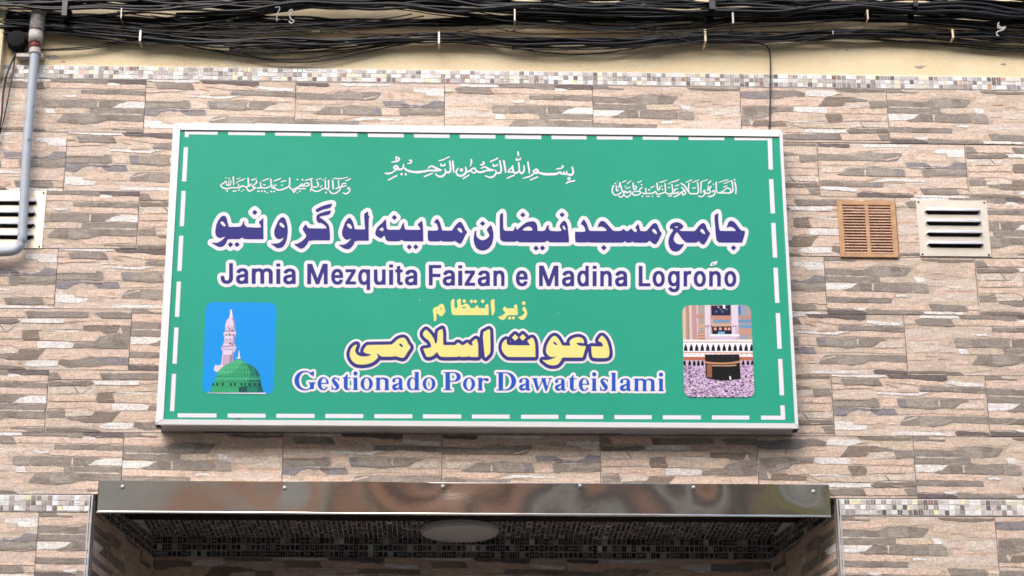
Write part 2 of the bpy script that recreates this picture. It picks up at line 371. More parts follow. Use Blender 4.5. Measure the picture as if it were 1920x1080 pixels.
def put_tile(sh, corner, wv, hv, nrm, kind, rot, seed, u0=0.0, u1=1.0, v0=0.0, v1=1.0):
    """one printed tile; corner = upper left, wv = along the course, hv = downwards, nrm = out of the wall; u0..v1 cut it to size"""
    w, h = wv.length, hv.length; wd, hd = wv / w, hv / h
    g = 0.0011; r = random.Random(seed); br = r.uniform(0.95, 1.05)
    pre, main, post = PRINTS[kind]
    lo_u, hi_u, lo_v, hi_v = u0*w + g, u1*w - g, v0*h + g, v1*h - g
    def clip(P):
        for ax, lim, sg in ((0, lo_u, 1), (0, hi_u, -1), (1, lo_v, 1), (1, hi_v, -1)):
            Q = []
            for i in range(len(P)):
                a, b = P[i], P[(i+1) % len(P)]
                ia, ib = (a[ax]-lim)*sg >= 0, (b[ax]-lim)*sg >= 0
                if ia: Q.append(a)
                if ia != ib:
                    t = (lim - a[ax]) / (b[ax] - a[ax]); Q.append((a[0]+(b[0]-a[0])*t, a[1]+(b[1]-a[1])*t))
            P = Q
            if len(P) < 3: return None
        return P
    lay = [0]
    def emit(P, col, dz=0.0):
        lay[0] += 1
        P = [(p[0], p[1] + dz) for p in P]
        P = clip(P)
        if not P or len(P) < 3: return
        off = nrm * (0.00003 * lay[0])
        c = lin(col); c = tuple(v * br for v in c)
        sh.poly([corner + wd*a + hd*b + off for a, b in P], c)
    T = (lambda P: [(w-a, h-b) for a, b in P]) if rot else (lambda P: P)
    emit([(0, 0), (w, 0), (w, h), (0, h)], BASE)
    for i, (c, pts) in enumerate(pre): emit(T([(a*w, b*h) for a, b in pts]), c)
    for i, (c, pts) in enumerate(main):
        P = T(ragged(pts, w, h, i + 31*ord(kind)))
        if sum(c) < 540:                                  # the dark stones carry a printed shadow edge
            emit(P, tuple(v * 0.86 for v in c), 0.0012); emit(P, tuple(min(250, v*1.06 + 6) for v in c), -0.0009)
        elif sum(c) < 670: c = tuple(0.8*v + 0.2*b_ for v, b_ in zip(c, BASE))
        emit(P, c)
    for c, pts in post: emit(T([(a*w, b*h) for a, b in pts]), c)

# ------------------------------------------------------------------ ground and street
def plane_obj(name, x0, x1, y0, y1, z, m, kind=None):
    bm = bmesh.new(); vs = [bm.verts.new(p) for p in ((x0,y0,z),(x1,y0,z),(x1,y1,z),(x0,y1,z))]; bm.faces.new(vs)
    o = obj(name, bm, m); o["kind"] = kind or 'structure'; return o
plane_obj("ground", -150, 150, -150, 150, 0.0, M_road)
bm = bmesh.new(); box(bm, -30, 30, -1.6, -0.012, 0.004, 0.13); o = obj("pavement", bm, M_pave); o["kind"] = 'structure'

# ------------------------------------------------------------------ the tiled building
bld = thing("tiled_building", (0, 0, 0), "building clad in striped stone-look tiles with ochre plaster above and a recessed doorway", "building")
XL, XR = -6.0, 6.0
bm = bmesh.new()
box(bm, XL, OPEN_L, 0.0, 2.6, 0, BAND_T); box(bm, OPEN_R, XR, 0.0, 2.6, 0, BAND_T)
box(bm, OPEN_L, OPEN_R, 0.0, 2.6, Z_SOF + 0.06, BAND_T)
obj("wall_core", bm, M_grout, bld)
bm = bmesh.new(); box(bm, XL, XR, -0.004, 2.6, BAND_T, 8.2)
obj("plaster_wall", bm, M_plaster, bld)
# plaster return at the left edge of the photo
xr = at(10, 100).x
bm = bmesh.new(); box(bm, xr - 0.5, xr, -0.06, -0.005, at(5, 150).z, 8.0); obj("plaster_pier", bm, M_plaster, bld, bevel=0.01)

def fleck(px, py, w, h, seed, m, y=-0.0048):
    r = random.Random(seed); c = at(px, py, y); n = 14; bm = bmesh.new()
    ring = [(c.x + w*math.cos(2*math.pi*k/n)*r.uniform(.5, 1.1), c.z + h*math.sin(2*math.pi*k/n)*r.uniform(.5, 1.1)) for k in range(n)]
    hexa(bm, [(x, y-.002, z) for x, z in ring], [(x, y+.001, z) for x, z in ring])
    obj("plaster_fleck", bm, m, bld)
fleck(1724, 125, .024, .007, 1, M_fit); fleck(1881, 120, .010, .006, 2, M_fit); fleck(100, 107, .03, .010, 3, M_fit); fleck(72, 112, .03, .008, 4, M_casing); fleck(118, 115, .012, .005, 5, M_fit); fleck(1588, 94, .004, .003, 6, M_casing)
tiles = Sheet()
LAYOUT = {  # row: {column of the tile's left joint: (print, rotated)}
0: {-1:'a', 0:'b', 1:'B', 2:'a', 3:'A', 4:'C', 5:'A'},
1: {-1.5:'B', -.5:'b', .5:'C', 1.5:'A', 2.5:'b', 3.5:'C', 4.5:'B', 5.5:'c'},
2: {-1:'a', 0:'c', 1:'B', 2:'A', 3:'C', 4:'c', 5:'a'},
3: {-1.5:'B', -.5:'b', .5:'A', 1.5:'c', 2.5:'a', 3.5:'B', 4.5:'A', 5.5:'c'},
4: {-1:'c', 0:'A', 1:'C', 2:'b', 3:'A', 4:'b', 5:'a'},
5: {-1.5:'a', -.5:'c', .5:'A', 1.5:'C', 2.5:'B', 3.5:'C', 4.5:'b', 5.5:'A'},
6: {-1:'a', 0:'A', 1:'b', 2:'B', 3:'c', 4:'C', 5:'A'},
}
X0 = -1.39
for r in range(7):
    off = 0.0 if r % 2 == 0 else 0.5
    for k in range(-6, 11):
        c = k + off
        s = LAYOUT[r].get(c) or rng.choice("AaBbCc")
        xa, xb = X0 + c*TILE_W, X0 + (c+1)*TILE_W
        if xa > XR or xb < XL: continue
        if r == 0: xa -= 0.002; xb -= 0.002
        zt, zb = rowz(r, xa), rowz(r+1, xa)
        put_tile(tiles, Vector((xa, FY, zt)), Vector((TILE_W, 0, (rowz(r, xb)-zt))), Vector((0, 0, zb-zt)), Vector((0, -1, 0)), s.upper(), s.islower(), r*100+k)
# courses under the lower band, either side of the doorway
ch = 0.245
x_left = at(71, 1000).x; x_right = at(1571, 1010).x
for r in range(13):
    zt = BAND_B - 0.002 - r*ch; zb = max(0.13, zt - ch)
    if zt < 0.14: break
    sh_ = 0.5*TILE_W if r % 2 else 0.0
    for k in range(-7, 2):
        xa = x_left + k*TILE_W - sh_; xb = xa + TILE_W
        if xa >= OPEN_L or xb < XL: continue
        s = {(0,0):'A', (0,-1):'B', (1,0):'c', (1,1):'b', (1,-1):'a'}.get((r,k)) or rng.choice("AaBbCc")
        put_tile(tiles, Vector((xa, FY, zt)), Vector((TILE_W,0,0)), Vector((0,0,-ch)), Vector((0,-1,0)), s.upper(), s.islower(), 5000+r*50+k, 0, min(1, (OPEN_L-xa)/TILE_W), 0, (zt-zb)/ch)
    for k in range(-1, 8):
        xa = x_right + k*TILE_W + sh_; xb = xa + TILE_W
        if xb <= OPEN_R or xa > XR: continue
        s = {(0,0):'A', (0,1):'C', (1,0):'b', (1,-1):'C', (1,1):'a'}.get((r,k)) or rng.choice("AaBbCc")
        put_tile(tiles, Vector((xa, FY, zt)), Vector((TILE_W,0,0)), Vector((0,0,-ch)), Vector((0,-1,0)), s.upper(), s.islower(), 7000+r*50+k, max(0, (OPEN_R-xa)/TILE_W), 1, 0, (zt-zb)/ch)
tiles.build("wall_tiles", M_tile, bld)

# mosaic bands: chips set in pale grout
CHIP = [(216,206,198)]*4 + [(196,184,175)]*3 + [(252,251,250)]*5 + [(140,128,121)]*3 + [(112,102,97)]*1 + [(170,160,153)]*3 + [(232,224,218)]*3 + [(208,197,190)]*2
SHADED_CHIP = [(90,84,80)]*4 + [(66,62,60)]*4 + [(118,112,108)]*2 + [(44,42,42)]*3 + [(200,197,194)]  # doorway chips: same mosaic, darkened to paint in the recess's shade
def chips(sh, o, wv, hv, nrm, cols, rows, seed, pal=None, rare=1.0):
    r = random.Random(seed); uw, uh = wv / cols, hv / rows
    for i in range(cols):
        for j in range(rows):
            c = r.choice(pal or CHIP); q = r.random()
            if q < 0.06*rare: c = (250, 242, 200)
            elif q < 0.10*rare: c = (252, 252, 248)
            elif q < 0.112*rare: c = (206, 230, 214)
            elif q < 0.126*rare: c = (222, 178, 146)
            elif q < 0.14*rare: c = (160, 116, 100)
            div = r.choice([(1,1)]*5 + [(2,2)]*2 + [(2,1), (1,2), (3,3)])
            base = o + uw*i + uh*j
            for a in range(div[0]):
                for b in range(div[1]):
                    g = 0.09 if div == (1,1) else 0.055
                    a0, a1 = (a/div[0]) + g, ((a+1)/div[0]) - g; b0, b1 = (b/div[1]) + g, ((b+1)/div[1]) - g
                    if div == (1,1): a0, a1, b0, b1 = (0.08, 0.92, 0.08, 0.92) if pal is None else (0.12, 0.88, 0.12, 0.88)
                    k = 1 + r.uniform(-0.16, 0.14); cc = tuple(v*k for v in lin(c))
                    tx, ty = r.gauss(0, 0.0009), r.gauss(0, 0.0009)
                    P = []
                    for u, v in ((a0,b0),(a1,b0),(a1,b1),(a0,b1)):
                        P.append(base + uw*u + uh*v + nrm*(0.002 + tx*(u-.5) + ty*(v-.5)))
                    sh.poly(P, cc)
pitch = 0.0199
def band(name, xa, xb, zt, zb, seed):
    bm = bmesh.new(); box(bm, xa, xb, -0.0075, -0.0005, zb, zt)
    g = obj(name, bm, M_mgrout, bld)
    s = Sheet(); chips(s, Vector((xa, -0.0076, zt-0.002)), Vector((xb-xa, 0, 0)), Vector((0, 0, zb-zt+0.004)), Vector((0, -1, 0)), max(1, int((xb-xa)/pitch)), 3, seed)
    s.build("chips", M_chip, g)
band("mosaic_band", -3.4, 3.6, BAND_T, 5.1895, 11)
band("mosaic_band", -3.4, OPEN_L - 0.012, 3.472, BAND_B, 12)
band("mosaic_band", OPEN_R + 0.012, 3.6, 3.472, BAND_B, 13)

# recessed doorway
def quad_sheet(name, P, m):
    bm = bmesh.new(); bm.faces.new([bm.verts.new(p) for p in P]); return obj(name, bm, m, bld)
rev = Sheet()
for side in (0, 1):
    a = Vector((OPEN_L, 0.004, 0)) if side == 0 else Vector((OPEN_R, 0.004, 0))
    b = Vector((BACK_L, DEEP, 0)) if side == 0 else Vector((BACK_R, DEEP, 0))
    d = b - a; n = Vector((d.y, -d.x, 0)).normalized()
    if (n.x > 0) != (side == 0): n = -n
    core = [a + Vector((0,0,0.13)), b + Vector((0,0,0.13)), b + Vector((0,0,Z_SOF+0.06)), a + Vector((0,0,Z_SOF+0.06))]
    q = quad_sheet("reveal_bed", core, M_dgrout)
    Lr = d.length
    for r in range(14):
        zt = Z_BB - r*ch; zb = max(0.14, zt-ch)
        if zt < 0.2: break
        st = 0.0 if r % 2 == 0 else -0.3
        u = st
        while u < Lr:
            lo, hi = max(0, -u/TILE_W), min(1, (Lr-u)/TILE_W)
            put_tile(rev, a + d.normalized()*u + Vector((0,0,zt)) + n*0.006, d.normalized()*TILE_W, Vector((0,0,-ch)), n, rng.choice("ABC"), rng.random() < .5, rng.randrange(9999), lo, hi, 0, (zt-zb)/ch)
            u += TILE_W
for r in range(14):
    zt = Z_BB - r*ch; zb = max(0.14, zt-ch)
    if zt < 0.2: break
    u = BACK_L - (0.1 if r % 2 == 0 else 0.4)
    while u < BACK_R:
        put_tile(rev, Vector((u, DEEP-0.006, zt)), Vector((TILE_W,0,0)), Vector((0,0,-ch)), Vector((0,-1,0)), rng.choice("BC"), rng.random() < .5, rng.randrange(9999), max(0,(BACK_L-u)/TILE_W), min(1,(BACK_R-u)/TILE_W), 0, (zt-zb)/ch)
        u += TILE_W
rev.build("reveal_tiles", M_tile, bld, face=(0,0,0))
quad_sheet("reveal_bed", [(BACK_L-.1, DEEP, 0.13), (BACK_R+.1, DEEP, 0.13), (BACK_R+.1, DEEP, Z_SOF+.06), (BACK_L-.1, DEEP, Z_SOF+.06)], M_dgrout)
# band and soffit mosaic inside the doorway
inn = Sheet()
n1 = Vector((BACK_L-OPEN_L, DEEP, 0)); n2 = Vector((BACK_R-OPEN_R, DEEP, 0))
up = Vector((0, 0, Z_BB - Z_SOF))
chips(inn, Vector((BACK_L, DEEP-0.004, Z_SOF)), Vector((BACK_R-BACK_L, 0, 0)), up, Vector((0,-1,0)), int((BACK_R-BACK_L)/0.02), 3, 21, pal=SHADED_CHIP, rare=.12)
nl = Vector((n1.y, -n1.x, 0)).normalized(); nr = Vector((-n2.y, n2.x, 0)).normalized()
chips(inn, Vector((OPEN_L, 0, Z_SOF)) + nl*0.004, n1, up, nl, 40, 3, 22, pal=SHADED_CHIP, rare=.12)
chips(inn, Vector((OPEN_R, 0, Z_SOF)) + nr*0.004, n2, up, nr, 40, 3, 23, pal=SHADED_CHIP, rare=.12)
SOF_Y0 = 0.48
tl = OPEN_L + (BACK_L-OPEN_L)*SOF_Y0/DEEP; tr = OPEN_R + (BACK_R-OPEN_R)*SOF_Y0/DEEP
bm = bmesh.new()
hexa(bm, [(tl, SOF_Y0, Z_SOF), (tr, SOF_Y0, Z_SOF), (BACK_R, DEEP, Z_SOF), (BACK_L, DEEP, Z_SOF)], [(tl, SOF_Y0, Z_SOF+.03), (tr, SOF_Y0, Z_SOF+.03), (BACK_R, DEEP, Z_SOF+.03), (BACK_L, DEEP, Z_SOF+.03)])
sof = obj("soffit", bm, M_dgrout, bld)
chips(inn, Vector((BACK_L, SOF_Y0, Z_SOF)), Vector((BACK_R-BACK_L, 0, 0)), Vector((0, DEEP-SOF_Y0, 0)), Vector((0,0,-1)), int((BACK_R-BACK_L)/0.02), 16, 24, pal=SHADED_CHIP, rare=.12)
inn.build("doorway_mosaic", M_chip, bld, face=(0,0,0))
bm = bmesh.new(); box(bm, OPEN_L+.01, OPEN_R-.01, 0.004, SOF_Y0-.003, Z_SOF-.004, Z_SOF+.02); obj("shutter_slot_shade", bm, M_black, bld)  # solid black panel painted for the shaded depth of the gap
for side, xx in ((0, OPEN_L), (1, OPEN_R)):
    bm = bmesh.new()
    s_ = -1 if side == 0 else 1
    for k in range(2):
        xa = xx + s_*0.002 + s_*0.010*k; box(bm, min(xa, xa+s_*0.006), max(xa, xa+s_*0.006), -0.014+0.003*k, 0.004, 0.13, 3.47)
    obj("corner_trim", bm, M_trim, bld, bevel=0.002)

# ------------------------------------------------------------------ shutter fascia
fx0, fx1 = at(183, 930, -.05).x, at(1556, 940, -.05).x
fz0, fz1 = 3.397, 3.517
fas = thing("metal_fascia", (0, -0.05, 3.395), "long stainless steel fascia plate screwed over the doorway", "fascia")
SCR = [(230, 913), (534, 915), (831, 912), (1088, 911), (1301, 914), (1526, 922)]
scr = [at(px, py, -.052) for px, py in SCR]
bm = bmesh.new(); NX, NZ = 170, 12; G = []
for j in range(NZ+1):
    row = []
    for i in range(NX+1):
        u = i/NX; x = fx0 + (fx1-fx0)*u; z = fz0 + (fz1-fz0)*j/NZ - 0.003*u
        y = -0.05
        for s in scr:
            r2 = ((x-s.x)/0.085)**2 + ((z-s.z)/0.055)**2
            y += 0.0034*math.exp(-r2)
        y += 0.0058*math.sin(3.8*x+9*z+.6) + 0.0019*math.sin(8.5*x-12*z+1) + 0.0004*math.sin(24*x+17*z)
        env = min(1, max(0, u-.04)*5)
        y = -0.05 + (y+0.05)*env
        row.append(bm.verts.new((x, y, z)))
    G.append(row)
for j in range(NZ):
    for i in range(NX): bm.faces.new((G[j][i], G[j][i+1], G[j+1][i+1], G[j+1][i]))
me = bpy.data.meshes.new("plate"); bm.to_mesh(me); bm.free(); link_mesh("plate", me, M_steel, fas, True)
bm = bmesh.new()
tube(bm, [(fx0, -0.052, fz0-.001), (fx1, -0.052, fz0-.004)], 0.0045, 10)
box(bm, fx0, fx1, -0.046, 0.0, fz1-0.003, fz1); box(bm, fx0, fx0+.002, -0.05, -0.008, fz0, fz1-.003); box(bm, fx1-.002, fx1, -0.05, -0.008, fz0, fz1-.003)
obj("lip", bm, M_steel, fas, True)
for s in scr:
    bm = bmesh.new(); lathe(bm, (s.x, -0.049, s.z), [(0.009, 0.002), (0.009, -0.002), (0.006, -0.005), (0.0005, -0.006)], 'y', 16); obj("screw", bm, M_screw, fas, True)

# ------------------------------------------------------------------ ceiling lamp in the doorway
lp = None
lo, hi = SOF_Y0, DEEP
ly = 0.6
lc = at(862, 994, ly); R_L = 0.5*(at(935, 994, ly).x - at(789, 994, ly).x)
lamp = thing("ceiling_lamp", (lc.x, ly, Z_SOF), "flat round surface lamp under the mosaic doorway ceiling", "lamp")
bm = bmesh.new(); lathe(bm, (lc.x, ly, Z_SOF-.003), [(R_L*.98, 0), (R_L, -0.003), (R_L, -0.017), (R_L*.99, -0.02)], 'z'); obj("rim", bm, M_lamp, lamp, False)
bm = bmesh.new(); lathe(bm, (lc.x, ly, Z_SOF-.0235), [(R_L*.97, 0), (R_L*.93, -0.006), (R_L*.6, -0.010), (0.001, -0.011)], 'z'); obj("diffuser", bm, M_lamp, lamp, True)

# ------------------------------------------------------------------ the sign
SD = 0.11
sx0, sx1, sz0, sz1 = -1.2585, 1.1525, 3.7165, 4.951
sg = thing("sign_board", (0, -SD, sz0), "large green sign box with violet Arabic and Spanish lettering in a white frame", "sign")
bm = bmesh.new(); box(bm, sx0+.006, sx1-.006, -SD+.012, -0.009, sz0+.004, sz1-.004); obj("casing", bm, M_casing, sg)
ix0, ix1, iz0, iz1 = at(338, 243, -SD).x, at(1461, 252, -SD).x, at(305, 787, -SD).z, at(338, 244, -SD).z
bm = bmesh.new()
def bar(bm, o, i):   # one mitred bar of the frame: outer edge pair, inner edge pair
    (a, b), (c, d) = o, i
    y0, y1 = -SD-0.0055, -SD+0.014
    hexa(bm, [(a[0], y0+.0015, a[1]), (b[0], y0+.0015, b[1]), (d[0], y0, d[1]), (c[0], y0, c[1])], [(a[0], y1, a[1]), (b[0], y1, b[1]), (d[0], y1, d[1]), (c[0], y1, c[1])])
e = 0.0015
corners = dict(o=[(sx0,sz0),(sx1,sz0),(sx1,sz1),(sx0,sz1)], i=[(ix0,iz0),(ix1,iz0),(ix1,iz1),(ix0,iz1)])
for k in range(4):
    o0, o1 = corners['o'][k], corners['o'][(k+1) % 4]; i0, i1 = corners['i'][k], corners['i'][(k+1) % 4]
    bm = bmesh.new()
    dx = e if k % 2 == 0 else 0; dz = e if k % 2 else 0
    sgx = 1 if o1[0] > o0[0] else -1; sgz = 1 if o1[1] > o0[1] else -1
    o0 = (o0[0]+dx*sgx, o0[1]+dz*sgz); o1 = (o1[0]-dx*sgx, o1[1]-dz*sgz); i0 = (i0[0]+dx*sgx, i0[1]+dz*sgz); i1 = (i1[0]-dx*sgx, i1[1]-dz*sgz)
    bar(bm, (o0, o1), (i0, i1)); obj("frame_bar", bm, M_white, sg)
for x in (sx0, sx1):    # dark open mitre joints at the two lower corners
    s_ = 1 if x == sx0 else -1
    bm = bmesh.new(); box(bm, min(x-s_*.001, x+s_*.016), max(x-s_*.001, x+s_*.016), -SD+.006, -SD+.045, sz0-.002, sz0+.018)
    obj("corner_joint", bm, M_gap, sg)
YF = -SD - 0.001
bm = bmesh.new(); box(bm, ix0+.002, ix1-.002, -SD-.0022, -SD+.003, iz1-.0058, iz1-.0002); obj("strip", bm, M_greygreen, sg)  # thin darker line along the frame's top inner edge
bm = bmesh.new(); box(bm, ix0-.004, ix1+.004, YF, YF+.008, iz0-.004, iz1+.004); face = obj("face_panel", bm, M_green, sg)

def flat(P, k): return [at(x, y, YF - 0.0004*k) for x, y in P]
# dashed border
bm = bmesh.new()
def dash(P):
    bm.faces.new([bm.verts.new(p) for p in flat(P, 1)])
def topy(x): return np.interp(x, [347, 690, 1000, 1450], [244.5, 249.5, 253.5, 256])
def boty(x): return np.interp(x, [333, 1472], [775, 779.5])
for a, b in [(354,408),(428,497),(516,583),(603,670),(690,757),(776,843),(862,929),(947,1015),(1034,1100),(1119,1186),(1205,1272),(1291,1358),(1377,1439)]:
    dash([(a, topy(a)), (b, topy(b)), (b, topy(b)+7.2), (a, topy(a)+7.2)])
dash([(346.5,244.5),(354,244.5),(353.6,257),(346.5,257)]); dash([(1439,256),(1447.3,256),(1449.2,318),(1441.3,318)])
for y0, y1 in [(276,340),(358,424),(442,508),(528,594),(614,682),(701,771)]:
    f = lambda y: np.interp(y, [276, 771], [344.6, 318.6])
    dash([(f(y0),y0),(f(y0)+8,y0),(f(y1)+8,y1),(f(y1),y1)])
for y0, y1 in [(336,400),(418,483),(502,568),(587,654),(673,741),(760,779.5)]:
    f = lambda y: np.interp(y, [336, 780], [1441.8, 1464])
    dash([(f(y0),y0),(f(y0)+8.2,y0),(f(y1)+8.2,y1),(f(y1),y1)])
for a, b in [(333,406),(427,498),(518,590),(610,681),(702,773),(793,865),(885,956),(977,1047),(1061,1131),(1152,1222),(1243,1314),(1335,1405),(1427,1472)]:
    dash([(a, boty(a)), (b, boty(b)), (b, boty(b)+7.6), (a, boty(a)+7.6)])
bmesh.ops.recalc_face_normals(bm, faces=bm.faces)
obj("dashed_border", bm, M_wfilm, sg)

